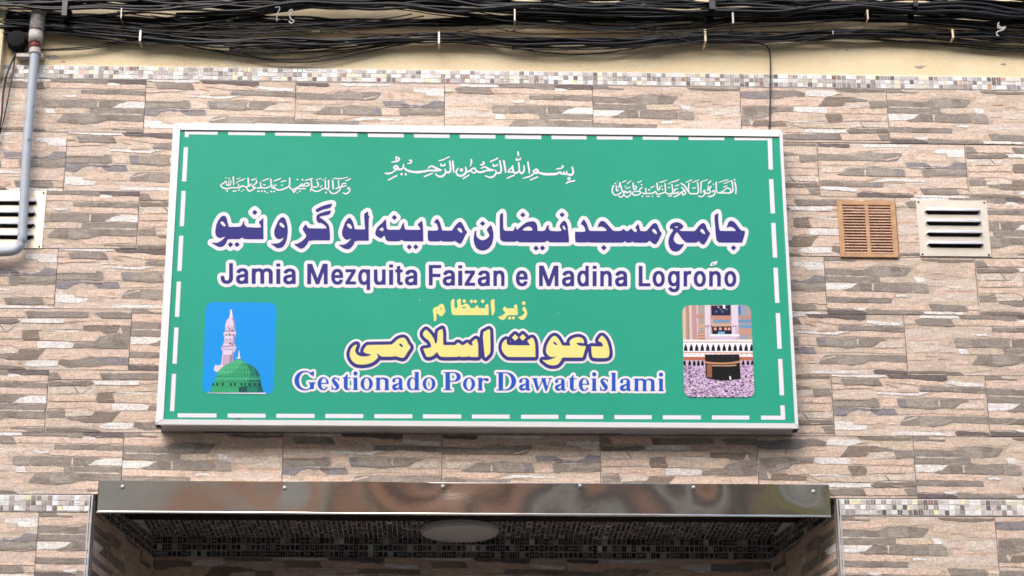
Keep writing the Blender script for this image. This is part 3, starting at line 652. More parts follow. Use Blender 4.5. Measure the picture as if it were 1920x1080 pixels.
# lettering: outlines traced as closed loops (steps along the loop, in units of 0.4 mm)
GLYPHS = {
 'arabic_title': [
[-1452,710,-34,-9,-27,-8,-22,-9,-21,-11,-20,-11,-16,-11,-6,-8,-1,-5,2,-5,6,-8,3,-3,13,-1,20,12,22,11,18,7,50,13,12,9,16,32,0,2,-2,2,-9,1],
[-2188,638,-22,-24,-2,-4,2,-3,21,-22,4,-2,3,2,20,22,2,4,-2,3,-22,22,-2,2],
[-1460,638,-28,-6,-27,-8,-26,-10,-21,-10,-19,-13,-8,-19,0,-27,7,-19,3,-5,14,-13,7,-4,4,-1,6,5,7,-1,5,-2,15,-10,12,-9,15,-16,5,-10,0,-5,-3,-3,-3,-2,-13,0,-8,0,-92,0,-50,2,-4,1,-5,5,-19,29,-4,2,-4,0,-8,-13,-13,-25,-2,-4,0,-4,1,-9,1,-4,20,-28,9,-17,4,-13,0,-6,-2,-7,-5,-9,-10,-13,-14,-14,-16,-13,-15,-11,-15,-8,-16,-5,-16,-3,-2,-3,1,-3,35,-26,13,-7,13,-6,12,-1,10,4,9,6,14,13,7,11,10,15,7,15,5,15,3,2,48,8,149,1,5,2,2,2,0,2,-1,34,-2,39,-2,22,-1,17,-4,17,-5,19,-6,11,-10,13,-22,22,-18,16,-21,12,-9,7,-4,3,-1,4,0,2,2,2,10,5,70,15,4,2,8,5,3,3,4,8,9,22,-1,2,-1,1,-8,2],
[-1095,632,-28,-22,-2,-2,-1,-3,-1,-28,9,-89,3,-38,0,-3,-2,-2,-67,-1,-23,1,-4,0,-2,3,-3,6,-7,34,-9,28,-4,10,-8,15,-8,14,-10,8,-8,2,-3,-1,-7,-6,-9,-10,-13,-20,-9,-18,-8,-21,-17,-64,-1,-17,2,-16,4,-17,8,-14,11,-14,7,-6,6,-4,7,-2,9,-1,11,3,22,12,2,0,0,-3,-4,-9,-7,-9,-15,-17,-12,-11,-14,-10,-15,-6,-6,-1,-14,-2,-29,1,-2,-2,1,-2,19,-12,20,-15,19,-10,17,-5,14,0,10,2,10,5,9,7,11,13,8,11,8,14,5,14,2,14,3,2,31,8,97,1,3,1,2,1,1,6,-4,172,1,54,5,9,1,5,-1,4,-7,8,-2,6,-3,11,0,17,-1,5,-5,6],
[800,644,-22,-23,-2,-4,2,-3,19,-20,3,-3,3,2,20,21,2,4,-1,3,-20,21,-2,2],
[416,638,-21,-22,-2,-4,1,-3,20,-21,4,-2,3,2,19,20,2,5,-2,3,-19,21,-3,2],
[218,633,-21,-19,-2,-3,-1,-6,-3,-53,1,-118,2,-59,1,-12,5,-13,7,-8,10,-8,8,-3,25,-1,16,-1,71,1,9,1,15,7,6,-2,8,-9,3,-2,3,0,184,1,62,2,7,3,10,10,5,2,4,0,4,0,6,-3,10,-10,8,-2,44,-1,133,2,3,0,3,3,0,4,1,33,-1,20,-7,69,-1,27,-3,18,-2,11,-6,17,-8,14,-7,7,-5,4,-10,0,-6,-4,-7,-7,-11,-14,-12,-19,-4,-13,2,-11,5,-11,9,-11,3,-9,-1,-3,-1,-3,-4,-3,-5,-1,-12,-1,-48,-1,-30,3,-5,1,-6,4,-5,6,-6,11,-2,15,1,20,-2,3,-2,2,-4,-1,-8,-8,-8,-13,-5,-18,-2,-4,-6,-10,-8,-6,-5,-2,-18,-3,-25,1,-13,2,-3,3,-1,5,-1,7,1,16,-3,20,-4,17,-7,13,-6,8,-7,5,-11,4,-14,1,-22,-3,-20,-5,-23,-11,-17,-13,-20,-17,-19,-18,-21,-21,-5,0,-6,5,-4,9,-4,14,-2,3,-3,1,-3,-2,-1,-4,-4,-19,-3,-10,-5,-6,-5,-4,-6,-2,-12,0,-30,-1,-27,2,-5,2,-6,5,-4,7,-3,13,-2,33,-1,112,-3,15,-2,2],
[2326,653,-28,-22,-2,-5,-3,-25,6,-181,3,-37,3,-14,6,-12,7,-8,6,-4,3,-1,7,-2,55,0,156,1,5,1,4,2,3,4,7,20,11,35,8,28,4,23,-4,11,-3,1,-11,1,-9,1,-6,2,-3,2,-7,6,-7,9,-26,40,-10,14,-12,14,-13,11,-11,3,-8,2,-7,-1,-8,-3,-7,-5,-4,-4,-4,-6,-4,-10,-7,-21,-8,-19,0,-3,2,-2,3,0,17,8,15,3,16,-4,14,-8,8,-8,12,-13,2,-5,0,-4,-2,-1,-4,-1,-101,-1,-38,1,-7,2,-4,4,-3,8,-4,26,-3,50,-1,36,2,44,-3,16,-1,1],
[-834,600,-22,-23,-2,-4,1,-3,19,-20,3,-4,2,-1,2,1,4,4,18,20,1,3,-1,4,-21,21,-2,2],
[-2485,573,-8,-1,-9,-5,-13,-11,-14,-23,-17,-38,-5,-18,-5,-38,-2,-20,1,-25,3,-17,6,-11,7,-10,7,-7,11,-7,11,-2,10,0,16,7,20,10,2,0,1,-1,0,-3,-5,-9,-6,-9,-13,-15,-11,-9,-11,-8,-9,-5,-15,-6,-14,-2,-18,0,-22,3,-2,-2,3,-3,54,-34,15,-6,13,-2,14,2,13,6,11,8,9,11,7,11,7,18,8,22,2,1,11,3,16,2,83,1,6,3,10,9,4,3,4,0,4,0,4,-2,11,-10,6,-2,59,-1,102,1,15,0,5,0,2,2,1,3,0,6,-1,11,-4,86,-1,9,-3,92,-1,8,-2,2,-2,0,-2,-1,-11,-14,-23,-22,-3,-4,2,-10,11,-13,6,-12,2,-7,0,-8,-1,-4,-2,-2,-30,-2,-61,2,-33,2,-5,1,-5,3,-4,4,-19,22,-2,5,0,3,5,19,-2,3,-2,1,-6,-1,-4,-3,-6,-24,-5,-10,-9,-11,-5,-5,-5,-2,-25,-3,-77,-2,-4,2,-3,5,-17,68,-5,14,-5,13,-6,8,-6,5,-4,1],
[-1915,565,-7,-2,-9,-5,-4,-4,-7,-8,-12,-19,-9,-18,-12,-33,-11,-34,-4,-19,0,-22,1,-12,3,-14,6,-15,9,-13,12,-9,11,-4,12,0,9,2,10,3,9,5,10,9,2,0,0,-1,-1,-3,-4,-10,-6,-12,-9,-13,-11,-10,-12,-8,-16,-5,-16,-3,-14,-1,-12,0,-19,1,-2,0,-1,-1,1,-2,1,-2,25,-17,20,-15,13,-7,12,-2,17,0,15,5,14,9,11,13,10,20,8,21,6,22,3,22,3,41,1,33,-2,20,-2,13,-5,27,-11,38,-8,18,-7,10,-8,7,-8,3],
[-418,562,-7,-2,-4,-6,-11,-18,-4,-10,-1,-6,1,-3,3,-1,9,1,3,0,5,-4,2,-2,6,-15,9,-26,1,-13,-1,-10,-1,-2,-3,-1,-20,-5,-35,-1,-31,2,-5,2,-2,-1,-1,-3,-2,-19,1,-50,3,-27,5,-8,6,-4,7,-3,22,-1,43,-1,27,2,6,2,7,6,2,0,4,-1,7,-6,3,-2,25,-1,74,1,8,2,9,5,3,0,9,-3,20,-15,16,-11,11,0,8,7,12,18,10,24,16,38,9,16,8,11,1,4,-2,10,-11,13,-8,13,-7,20,-9,19,-8,16,-11,14,-8,7,-3,1,-12,-3,-3,-2,-17,-16,-14,-17,-28,-46,-5,-6,-4,-3,-11,-2,-45,0,-27,1,-7,3,-4,7,-5,16,-7,32,-6,20,-8,17,-9,15,-9,10,-2,1],
[-919,550,-4,-2,-14,-19,-14,-17,-16,-14,-24,-25,-11,-17,-5,-12,-2,-8,-3,-14,-3,-22,7,-17,3,-4,38,-25,4,-1,8,2,25,24,4,2,2,-1,2,-2,7,-29,6,-11,5,-5,6,-5,11,-4,28,-1,56,1,20,1,6,1,10,9,6,2,3,0,5,0,5,-2,11,-8,8,-2,173,0,4,1,3,2,1,6,-1,14,-1,75,-3,50,0,11,-7,46,-2,8,-2,3,-3,0,-3,-2,-10,-11,-21,-19,-2,-4,-1,-8,1,-3,11,-14,6,-11,6,-12,1,-8,-1,-2,-2,0,-14,-2,-70,0,-45,1,-7,1,-4,4,-4,4,-4,7,-3,11,-4,16,-1,12,1,14,-1,2,-2,1,-3,-1,-4,-4,-6,-8,-4,-11,-7,-19,-4,-12,-7,-10,-6,-7,-5,-1,-18,-1,-64,-1,-26,2,-5,4,-3,5,-2,6,-3,16,-3,47,-2,23,-2,3],
[1009,569,-2,-2,-6,-8,-8,-14,-9,-19,0,-7,0,-3,2,-1,9,-1,8,-4,8,-10,7,-12,6,-16,2,-14,-1,-9,-1,-2,-2,-1,-23,-6,-42,1,-23,1,-5,2,-2,-1,-1,-2,-2,-20,-1,-49,2,-24,1,-5,5,-6,5,-4,6,-2,30,-1,44,0,28,2,9,3,6,-1,11,-4,17,-1,227,2,11,0,60,1,7,2,6,4,6,7,5,2,3,-1,6,-8,5,-3,8,-2,19,-1,14,1,5,3,10,8,3,1,4,-1,10,-9,6,-2,31,0,58,0,28,1,6,2,7,4,10,11,4,1,4,1,3,-1,5,-3,11,-12,14,-11,13,-7,4,-1,8,2,7,4,14,19,12,21,10,23,20,39,-1,14,-11,13,-9,16,-11,34,-10,24,-10,11,-9,4,-4,-1,-11,-4,-17,-14,-13,-14,-26,-34,-13,-15,-9,-4,-11,-2,-23,0,-15,3,-4,2,-3,4,-2,8,-5,28,-6,23,-3,4,-3,1,-2,0,-25,-30,0,-10,9,-14,3,-8,0,-4,0,-9,-2,-4,-3,-3,-5,-1,-8,2,-4,3,-10,8,-16,19,-8,4,-3,-2,-5,-4,-6,-6,-6,-7,-2,-3,-8,-4,-9,-1,-6,0,-5,2,-18,18,-5,2,-3,0,-12,-12,-9,-6,-24,-3,-27,0,-18,1,-5,1,-6,3,-9,10,-49,62,-13,14,-11,8,-4,2,-9,3,-12,0,-11,-5,-5,-4,-4,-5,-9,-18,-13,-33,-1,-4,2,-1,2,0,12,7,12,3,9,1,11,-3,18,-9,13,-10,5,-6,3,-6,1,-5,-1,-4,-3,-2,-10,-1,-27,-1,-105,0,-10,0,-6,2,-5,2,-3,4,-5,13,-5,20,-5,17,-9,23,-8,16,-11,17,-3,2],
[25,545,-23,-24,-2,-4,1,-3,19,-19,3,-4,2,-1,2,1,4,4,18,20,2,3,-2,3,-20,22,-2,2],
[-2499,514,4,-1,8,-4,11,-12,7,-11,8,-13,0,-5,-1,-4,-10,-3,-10,3,-13,10,-6,7,-7,9,-2,4,-2,6,0,6,2,3,4,3],
[1918,553,-18,-4,-19,-8,-14,-9,-3,-3,-9,-12,-4,-14,0,-14,4,-6,4,-3,12,0,7,-2,4,-4,1,-5,-4,-12,-12,-17,-12,-20,-9,-18,-7,-20,-4,-21,-2,-12,0,-15,2,-21,7,-25,10,-20,11,-12,16,-9,15,-3,16,0,14,4,13,8,15,14,12,15,12,18,8,13,-1,4,-6,4,-24,-4,-6,0,-15,1,-13,3,-14,10,-12,16,-5,12,-2,11,0,7,2,11,6,17,8,16,9,14,7,7,3,0,2,0,8,-9,35,-57,13,-16,13,-13,11,-8,11,-3,26,-1,58,1,8,1,4,2,5,3,7,8,3,1,8,-3,10,-12,13,-12,11,-8,2,-1,4,1,11,5,16,22,13,23,15,31,15,27,1,8,-1,9,-19,27,-7,13,-6,18,-6,23,-9,13,-11,7,-4,1,-11,-2,-13,-9,-6,-5,-13,-14,-33,-44,-5,-6,-5,-3,-6,-2,-26,-1,-98,1,-9,1,-5,1,-3,5,-1,6,4,3,9,2,8,5,11,10,5,6,2,8,-1,3,-5,9,-7,9,-14,13,-16,7,-18,4],
[-1936,507,7,0,4,-2,8,-5,9,-10,10,-13,6,-12,0,-3,-2,-4,-3,-2,-8,-1,-10,3,-10,8,-11,10,-5,7,-3,10,3,9,2,3],
[-1283,503,10,0,8,-4,4,-2,9,-9,7,-12,4,-14,0,-5,-2,-6,-3,-1,-7,0,-9,3,-11,8,-8,8,-8,11,-2,10,0,4,2,4],
[101,500,-6,-5,-18,-22,-9,-12,-1,-5,-1,-8,1,-3,14,-26,7,-14,2,-11,-1,-4,-4,-10,-9,-11,-12,-10,-13,-9,-17,-6,-15,0,-15,5,-14,9,-14,14,-7,13,-2,5,-3,12,0,17,2,17,-1,5,-2,2,-2,0,-6,-4,-3,-4,-5,-9,-5,-29,-4,-43,2,-26,5,-19,2,-8,7,-19,11,-19,12,-12,16,-10,20,-5,20,0,16,3,10,3,16,9,16,14,13,18,11,20,9,28,5,27,3,29,-1,29,-5,29,-6,23,-7,23,-4,5,-6,4],
[812,504,4,0,3,-2,4,-5,4,-8,7,-24,0,-5,-2,-3,-5,0,-4,3,-7,7,-9,14,-1,7,-1,6,4,7],
[1907,507,19,0,4,-3,1,-3,-3,-4,-5,-4,-10,0,-4,2,-7,6,1,3],
[468,491,11,0,6,-2,11,-5,5,-5,6,-8,4,-12,-1,-3,-5,-6,-4,-1,-6,-1,-41,0,-30,1,-3,1,-4,6,-1,2,1,3,16,15,18,11],
[-948,468,3,-1,3,-2,5,-9,1,-8,0,-6,-1,-8,-1,-2,-5,-4,-10,2,-12,5,-10,6,-2,5,1,3,18,13],
[-206,471,4,1,8,-2,6,-5,4,-5,6,-11,6,-20,0,-4,-2,-5,-3,-1,-8,2,-12,7,-24,27,-1,4,3,5],
[1690,479,4,0,9,-2,9,-12,7,-15,4,-16,0,-4,-2,-5,-3,0,-7,2,-12,6,-16,17,-6,10,-1,4,3,7],
[2162,484,10,-1,8,-9,7,-14,7,-18,1,-7,-2,-4,-3,-1,-5,0,-12,6,-15,13,-5,6,-5,7,-1,5,3,7,3,3],
[-2345,301,-21,-23,-2,-4,2,-3,21,-21,4,-2,3,2,19,21,1,4,-1,3,-22,22,-3,2],
[-2409,300,-21,-24,-2,-3,2,-3,18,-19,4,-4,2,-1,3,2,20,22,2,4,-2,3,-22,22,-3,2],
[-684,293,-22,-23,-2,-4,1,-3,13,-14,9,-9,2,-1,3,2,20,21,2,5,-2,3,-20,22,-2,1],
[-622,294,-22,-24,-2,-3,2,-3,18,-20,4,-4,2,0,2,1,3,4,18,19,2,3,-2,4,-21,21,-2,2],
[1201,305,-24,-25,-2,-3,2,-4,21,-22,2,-2,2,0,3,2,21,22,2,4,-1,4,-22,23,-2,1],
[2468,316,-24,-23,-2,-4,1,-3,17,-20,4,-4,2,0,2,0,4,4,19,20,2,3,-2,4,-20,21,-1,2],
[604,296,-22,-24,-2,-3,2,-3,20,-22,4,-2,3,2,20,22,2,4,-2,3,-20,22,-3,2],
[542,293,-22,-24,-2,-4,2,-3,20,-21,4,-2,3,2,20,21,2,4,-2,4,-20,22,-3,1],
],
 'arabic_title_outline': [
[-1453,749,-8,-1,-40,-10,-26,-8,-23,-10,-22,-11,-24,-14,-18,-12,-12,-14,-5,-7,-2,-5,-1,-7,-1,-10,2,-11,2,-10,3,-6,8,-11,1,-3,-5,-14,-1,-7,0,-28,1,-12,3,-10,8,-21,4,-7,5,-7,1,-2,-1,-2,-4,0,-36,2,-2,2,-11,17,-5,7,-10,7,-9,3,-12,1,-11,-1,-8,-4,-9,-7,-13,-22,-15,-26,-3,-11,-1,-12,2,-19,3,-10,4,-8,19,-27,4,-7,0,-3,-4,-7,-13,-12,-11,-10,-13,-9,-10,-6,-9,-3,-17,-3,-7,-2,-7,-4,-7,-6,-5,-8,-4,-9,-1,-8,0,-7,1,-8,2,-8,6,-8,5,-6,41,-29,17,-10,15,-6,7,-2,15,-2,8,1,9,2,12,6,15,10,9,9,8,9,9,11,12,22,7,12,3,3,26,4,150,2,9,1,7,3,8,5,5,6,5,7,2,7,1,6,1,10,-3,72,-3,41,-4,23,-7,23,-9,18,-14,20,-17,17,-2,3,2,3,11,3,6,3,17,10,7,8,8,16,9,23,3,12,0,14,-3,8,-4,7,0,3,15,33,2,8,0,10,-2,8,-3,8,-6,8,-6,5,-6,4,-8,2,-12,2],
[-2194,678,-10,-3,-8,-6,-28,-32,-5,-8,-2,-7,-1,-7,0,-10,3,-12,6,-9,31,-31,7,-6,7,-3,6,-1,9,0,11,3,9,6,27,31,5,9,2,7,1,7,0,10,-3,12,-6,9,-31,32,-7,5,-7,3,-6,1],
[-1100,672,-6,-2,-6,-3,-36,-27,-7,-8,-4,-10,-2,-11,-2,-32,8,-81,1,-11,-1,-3,-3,-1,-22,0,-3,0,-2,2,-11,38,-7,19,-11,21,-12,18,-12,12,-9,6,-11,4,-13,1,-11,-2,-8,-4,-14,-11,-12,-13,-8,-11,-11,-19,-11,-21,-8,-23,-16,-60,-2,-11,-1,-22,2,-23,7,-23,9,-18,14,-20,1,-2,-1,-1,-3,0,-21,0,-7,0,-9,-3,-6,-4,-8,-8,-6,-10,-2,-10,1,-13,3,-11,8,-10,9,-7,15,-9,18,-13,12,-8,20,-10,18,-5,11,-2,10,0,7,0,17,4,16,8,12,9,17,19,9,12,12,21,5,13,3,3,7,1,92,1,11,2,9,4,11,9,5,7,2,6,2,7,1,9,0,26,1,2,2,-1,6,-7,5,-4,44,-29,9,-3,10,-1,22,3,9,-10,13,-11,11,-6,13,-4,17,-2,19,-1,57,1,27,2,9,2,8,4,4,0,11,-5,2,-2,-4,-13,0,-8,1,-10,4,-9,5,-7,14,-16,13,-13,6,-5,5,-3,7,-2,7,-1,7,1,10,4,7,5,6,5,2,1,11,-8,5,-4,9,-2,7,-1,11,2,10,6,32,36,5,8,2,9,0,11,-2,11,0,3,3,0,14,2,6,2,7,3,9,8,1,1,3,-1,10,-7,13,-4,11,-2,22,-1,44,0,22,1,16,2,9,-3,9,0,71,0,27,1,16,2,4,-2,26,-18,7,-3,6,-2,12,0,11,1,6,1,5,3,7,5,10,10,5,7,12,20,11,24,16,39,6,11,7,8,1,-1,1,-3,-3,-37,3,-32,7,-31,11,-27,15,-26,17,-18,24,-14,7,-3,20,-4,9,-1,20,0,9,1,22,6,7,3,19,10,20,16,8,9,13,17,14,25,4,12,7,23,4,16,1,3,2,-1,8,-14,11,-12,15,-11,11,-5,8,-2,49,-3,70,1,18,2,13,-5,12,-2,103,0,2,-2,0,-1,-3,-11,0,-13,2,-8,3,-8,5,-6,27,-29,8,-5,11,-4,11,1,8,2,7,4,9,9,2,1,3,-1,11,-9,10,-3,14,0,7,3,5,3,7,5,25,27,7,10,3,9,1,8,0,9,-3,11,0,2,1,1,15,-2,43,0,136,1,10,2,9,4,9,7,8,11,2,2,2,-1,9,-9,10,-8,6,-2,10,-3,16,-1,23,-1,41,0,36,3,21,-3,66,-1,1,-1,1,-2,-2,-11,1,-11,3,-7,6,-9,26,-28,7,-6,4,-3,7,-2,12,-1,11,3,9,6,32,34,5,7,3,7,2,9,-1,14,1,1,2,1,116,2,9,1,14,4,14,-4,19,-1,27,2,14,3,11,-2,11,-2,87,0,37,3,9,2,12,5,2,-1,16,-12,21,-11,12,-1,6,0,9,3,15,6,9,7,21,28,14,23,12,27,18,35,3,9,2,10,-1,19,-3,11,-6,10,-9,11,-5,7,-14,40,-11,26,-12,15,-10,8,-5,2,-11,4,-11,1,-11,-1,-16,-6,-6,-4,-11,-8,-11,-9,-16,-17,-27,-36,-4,-5,-3,-1,-9,-1,-3,2,-6,24,-5,18,-3,7,-5,8,-7,6,-9,6,-8,3,-8,0,-7,0,-6,-2,-5,-3,-6,-4,-5,-4,-13,-19,-16,-16,-3,-1,-11,1,-11,-2,-12,-7,-12,-11,-3,1,-9,7,-8,4,-10,3,-9,1,-9,-2,-8,-3,-7,-6,-8,-8,-3,-2,-9,-1,-28,0,-9,1,-3,1,-56,70,-9,11,-14,10,-8,5,-18,6,-11,1,-15,-1,-8,-2,-14,-7,-10,-8,-7,-8,-7,-10,-7,-14,-18,-43,-3,-12,-3,-2,-9,0,-4,1,-1,2,-8,29,-11,28,-10,20,-15,23,-8,7,-9,4,-13,3,-13,0,-6,-1,-5,-3,-7,-5,-4,-4,-13,-20,-13,-26,-5,-12,-3,-15,2,-18,3,-9,5,-7,5,-5,0,-2,-4,-1,-10,0,-16,4,-11,0,-7,-3,-6,-3,-6,-5,-6,-7,-2,-1,-1,3,-1,24,-4,22,-2,11,-6,18,-3,7,-11,19,-14,16,-1,2,0,2,8,11,3,11,0,13,-3,11,-6,11,-27,29,-11,7,-6,2,-6,0,-7,0,-7,-2,-5,-3,-7,-4,-28,-30,-5,-8,-3,-7,-1,-7,-1,-8,1,-8,2,-7,6,-10,20,-21,1,-4,-18,-28,-5,-9,-6,-22,-1,-8,0,-11,-1,-2,-2,-1,-23,1,-6,1,-2,4,2,14,-1,10,-2,8,-4,6,-8,11,-8,6,-8,4,-9,1,-8,-1,-9,-3,-20,-15,-6,-8,-9,-16,-3,-7,-4,-13,-4,-2,-7,0,-2,3,-2,17,-6,25,-9,19,-8,11,-7,8,-10,7,-15,7,-8,3,-23,2,-23,-3,-13,-3,-3,0,-1,2,9,13,3,10,0,13,-3,12,-7,10,-27,29,-6,4,-5,3,-7,1,-6,1,-7,-1,-7,-2,-5,-3,-7,-6,-28,-30,-5,-9,-3,-11,1,-15,2,-7,3,-6,5,-6,24,-26,11,-9,1,-1,0,-2,-30,-26,-3,0,-11,8,-10,3,-6,0,-7,0,-12,-5,-9,-7,-6,-7,-5,-13,-4,-13,-1,-2,-2,0,-28,-1,-4,1,-2,2,-1,21,-1,110,-1,16,-6,19,-7,12,-6,5,-6,4,-8,2,-7,0,-6,0,-5,-2,-6,-2,-5,-4,-28,-26,-6,-7,-3,-7,-3,-14,-4,-58,1,-55,-1,-10,-2,0,-1,2,-6,17,-3,7,-6,8,-7,6,-11,7,-10,3,-9,0,-14,-2,-8,10,-24,25,-8,7,-5,4,-8,2,-13,0,-10,-4,-9,-7,-27,-30,-8,-12,-2,-11,0,-9,1,-6,4,-10,10,-12,1,-3,-2,-1,-10,3,-10,-1,-9,-3,-10,-6,-7,-5,-5,-5,-15,-26,-1,1,-4,11,-3,5,-13,16,-4,6,-11,29,-16,30,-14,20,-14,11,-7,5,-10,3,-12,0,-19,-5,-11,-6,-21,-20,-16,-21,-23,-37,-4,-5,-5,-1,-37,0,-4,1,-2,2,-7,29,-7,22,-9,22,-11,18,-13,16,-8,6,-9,5,-10,2,-9,-1,-13,-4,-7,-3,-7,-6,-7,-8,-11,-18,-9,-21,-4,-17,0,-7,1,-11,3,-8,5,-7,14,-11,0,-2,-2,0,-20,0,-8,1,-11,3,-15,-1,-2,1,-1,3,-9,60,-2,8,-3,6,-6,10,-9,6,-9,4,-11,1,-12,-2,-10,-4,-6,-6,-16,-17,-19,-17,-5,-8,-3,-8,-2,-7,-1,-14,1,-10,-1,-2,-2,-1,-25,0,-28,0,-3,1,-2,3,-1,11,-1,23,-1,7,-4,7,-7,10,-8,7,-9,4,-9,1,-9,-1,-9,-4,-11,-9,-7,-7,-10,-17,-7,-16,-5,-16,-3,-4,-5,-1,-63,-1,-2,2,-1,3,-2,39,1,3,3,0,14,-14,10,-7,11,-2,8,0,6,1,6,3,7,6,27,28,6,10,4,9,1,9,-1,10,-3,9,-6,8,-32,34,-9,5,-11,3,-7,-1,-7,-1,-6,-3,-6,-5,-28,-31,-9,-15,-2,0,-12,3,-12,1,-7,0,-6,-2,-10,-7,-6,-6,-14,-20,-10,-11,-32,-31,-12,-14,-14,-20,-7,-16,-3,-3,-1,2,0,8,-1,37,1,30,0,12,5,14,1,14,-1,9,-2,7,-9,17,-1,13,-2,16,-3,7,-5,7,-7,9,-6,5,-6,3,-7,3],
[2323,694,-7,-2,-6,-3,-19,-16,-15,-11,-8,-9,-5,-10,-2,-10,-5,-38,4,-99,-1,-6,-1,1,-2,2,-5,9,-5,14,-7,25,-13,22,-6,6,-12,9,-7,4,-8,2,-11,1,-19,-3,-10,-4,-17,-12,-9,-8,-14,-14,-30,-41,-2,-2,-3,0,-42,-2,-12,2,-2,2,0,15,-2,10,-10,16,-8,11,-10,10,-13,10,-19,10,-7,2,-20,4,-9,1,-29,-4,-8,-2,-22,-10,-24,-17,-10,-13,-8,-11,-4,-10,-4,-15,-1,-13,2,-21,3,-9,10,-13,1,-3,-16,-33,-9,-23,-6,-27,-2,-20,0,-22,2,-21,2,-10,8,-25,10,-19,5,-9,17,-18,6,-3,16,-9,23,-7,10,0,12,0,10,1,19,6,16,10,8,6,18,17,11,14,17,24,8,14,3,3,22,-1,39,0,25,2,18,4,3,-2,21,-17,8,-5,7,-2,6,-1,13,2,19,9,7,5,4,4,22,30,13,24,14,30,4,5,1,0,1,-2,1,-12,3,-15,5,-12,9,-16,10,-10,6,-5,13,-7,14,-4,22,-1,31,0,25,-1,1,-1,1,-1,-2,-9,0,-10,2,-6,2,-6,6,-9,28,-30,6,-4,5,-3,6,-1,8,0,6,1,6,2,11,7,28,30,7,9,3,6,2,6,0,10,0,8,1,2,2,1,21,1,12,4,13,9,9,13,6,15,10,32,14,49,6,29,-1,9,-2,9,-4,11,-3,6,-4,5,-6,5,-5,3,-7,2,-18,2,-3,2,-14,18,-14,23,-13,18,-17,19,-19,15,-13,5,-9,3,-16,1,-9,-1,-8,-2,-13,-5,-16,-12,-6,-7,-9,-14,-7,-16,-10,-29,-5,-10,-2,-1,-1,5,-3,37,0,36,1,44,0,10,-5,20,-2,7,-5,8,-9,8,-5,2,-6,2],
[-2487,612,-17,-2,-13,-7,-9,-5,-13,-12,-10,-13,-12,-21,-11,-22,-9,-22,-6,-23,-5,-39,-2,-27,1,-24,2,-16,4,-16,7,-14,11,-15,1,-3,-1,-2,-2,0,-20,3,-7,-1,-5,-1,-6,-3,-6,-5,-7,-9,-2,-6,-2,-8,0,-7,1,-10,3,-8,4,-6,5,-6,6,-4,61,-39,14,-6,12,-3,19,-2,19,2,20,8,18,12,3,-2,12,-11,6,-5,5,-3,8,-2,11,0,8,2,7,4,9,10,3,1,2,-1,10,-8,6,-4,9,-2,10,0,10,3,9,6,25,29,5,6,3,8,2,8,-1,12,-3,11,1,2,71,-1,120,0,10,2,8,3,9,7,6,9,4,10,2,15,-5,101,-1,10,-3,93,-2,16,-3,9,-7,10,-7,6,-5,3,-7,3,-8,1,-6,-1,-13,-4,-9,-6,-12,-15,-16,-14,-8,-9,-8,-11,-2,-5,-2,-8,-1,-9,2,-14,-1,-2,-1,-1,-38,1,-22,1,-3,1,-2,2,0,2,1,14,-1,9,-3,9,-5,7,-5,7,-9,7,-9,3,-8,1,-13,-1,-7,-3,-6,-3,-10,-8,-8,-12,-6,-25,-2,-4,-2,-2,-13,-2,-49,-1,-3,1,-2,3,-17,61,-8,17,-8,12,-8,9,-15,10,-15,4],
[-1916,604,-12,-2,-11,-4,-12,-7,-8,-7,-15,-18,-12,-21,-9,-18,-14,-36,-11,-34,-5,-26,-1,-14,0,-13,1,-14,4,-24,2,-8,7,-15,8,-13,1,-2,-1,-2,-2,0,-11,1,-9,0,-6,-2,-6,-3,-7,-6,-5,-6,-3,-7,-2,-9,0,-9,2,-13,4,-8,7,-9,55,-39,18,-9,20,-4,14,0,13,2,23,7,21,14,16,18,15,27,10,29,7,26,3,21,2,25,2,33,0,22,-2,22,-6,36,-9,37,-7,21,-10,22,-10,14,-7,7,-12,9,-6,4,-14,4],
[-2,460,1,0,9,-5,5,-3,7,-1,7,-1,2,-1,2,-13,2,-8,17,-29,-1,-3,-4,-5,-12,-6,-5,-2,-4,0,-5,2,-6,3,-9,10,-3,5,-1,4,0,9,2,15,1,8,-1,8],
],
 'yellow_title': [
[-361,-570,-32,-19,-4,-4,-5,-25,-1,-45,-2,-28,-5,-17,-4,-8,-5,-3,-3,1,-3,4,-3,14,-6,17,-7,18,-10,18,-13,19,-14,18,-11,11,-13,14,-9,5,-4,-1,-10,-7,-15,-23,-1,-7,1,-15,1,-5,18,-22,8,-8,8,-7,11,-5,8,-8,15,-25,6,-12,4,-12,0,-8,0,-2,-4,-6,-4,-3,-16,-6,-18,-3,-24,-2,-4,-3,-5,-4,0,-3,9,-21,13,-33,6,-13,4,-4,5,-4,4,-1,20,1,10,1,4,2,12,5,13,10,12,11,11,13,4,4,3,1,2,-1,4,-3,6,-14,8,-12,9,-8,6,-4,4,-2,6,-2,42,-1,106,2,8,2,9,5,3,1,4,-1,13,-7,15,0,36,1,7,2,8,5,3,0,4,0,9,-6,6,-1,18,-1,49,1,4,0,2,2,1,5,0,87,-2,35,-2,11,-6,22,-5,14,-2,3,-5,2,-4,-1,-19,-16,-13,-12,-2,-6,0,-4,6,-13,3,-9,-1,-3,-3,-2,-6,0,-7,1,-7,2,-8,4,-8,7,-8,10,-4,2,-2,0,-5,-1,-5,-3,-10,-9,-8,-6,-13,-5,-7,0,-5,1,-28,21,-7,3,-2,-1,-4,-3,-16,-18,-6,-3,-76,-1,-32,1,-3,3,-2,7,-2,118,-7,32,-2,2],
[86,-569,-49,-29,-2,-2,-1,-3,-4,-46,7,-82,4,-50,8,-68,1,-3,5,-3,4,2,9,9,23,24,7,15,3,18,1,47,-4,156,0,3,-2,3,-7,8],
[410,-617,-3,-2,-25,-27,-2,-4,1,-3,25,-26,4,-3,3,2,25,27,2,2,1,2,-2,3,-26,27,-1,1],
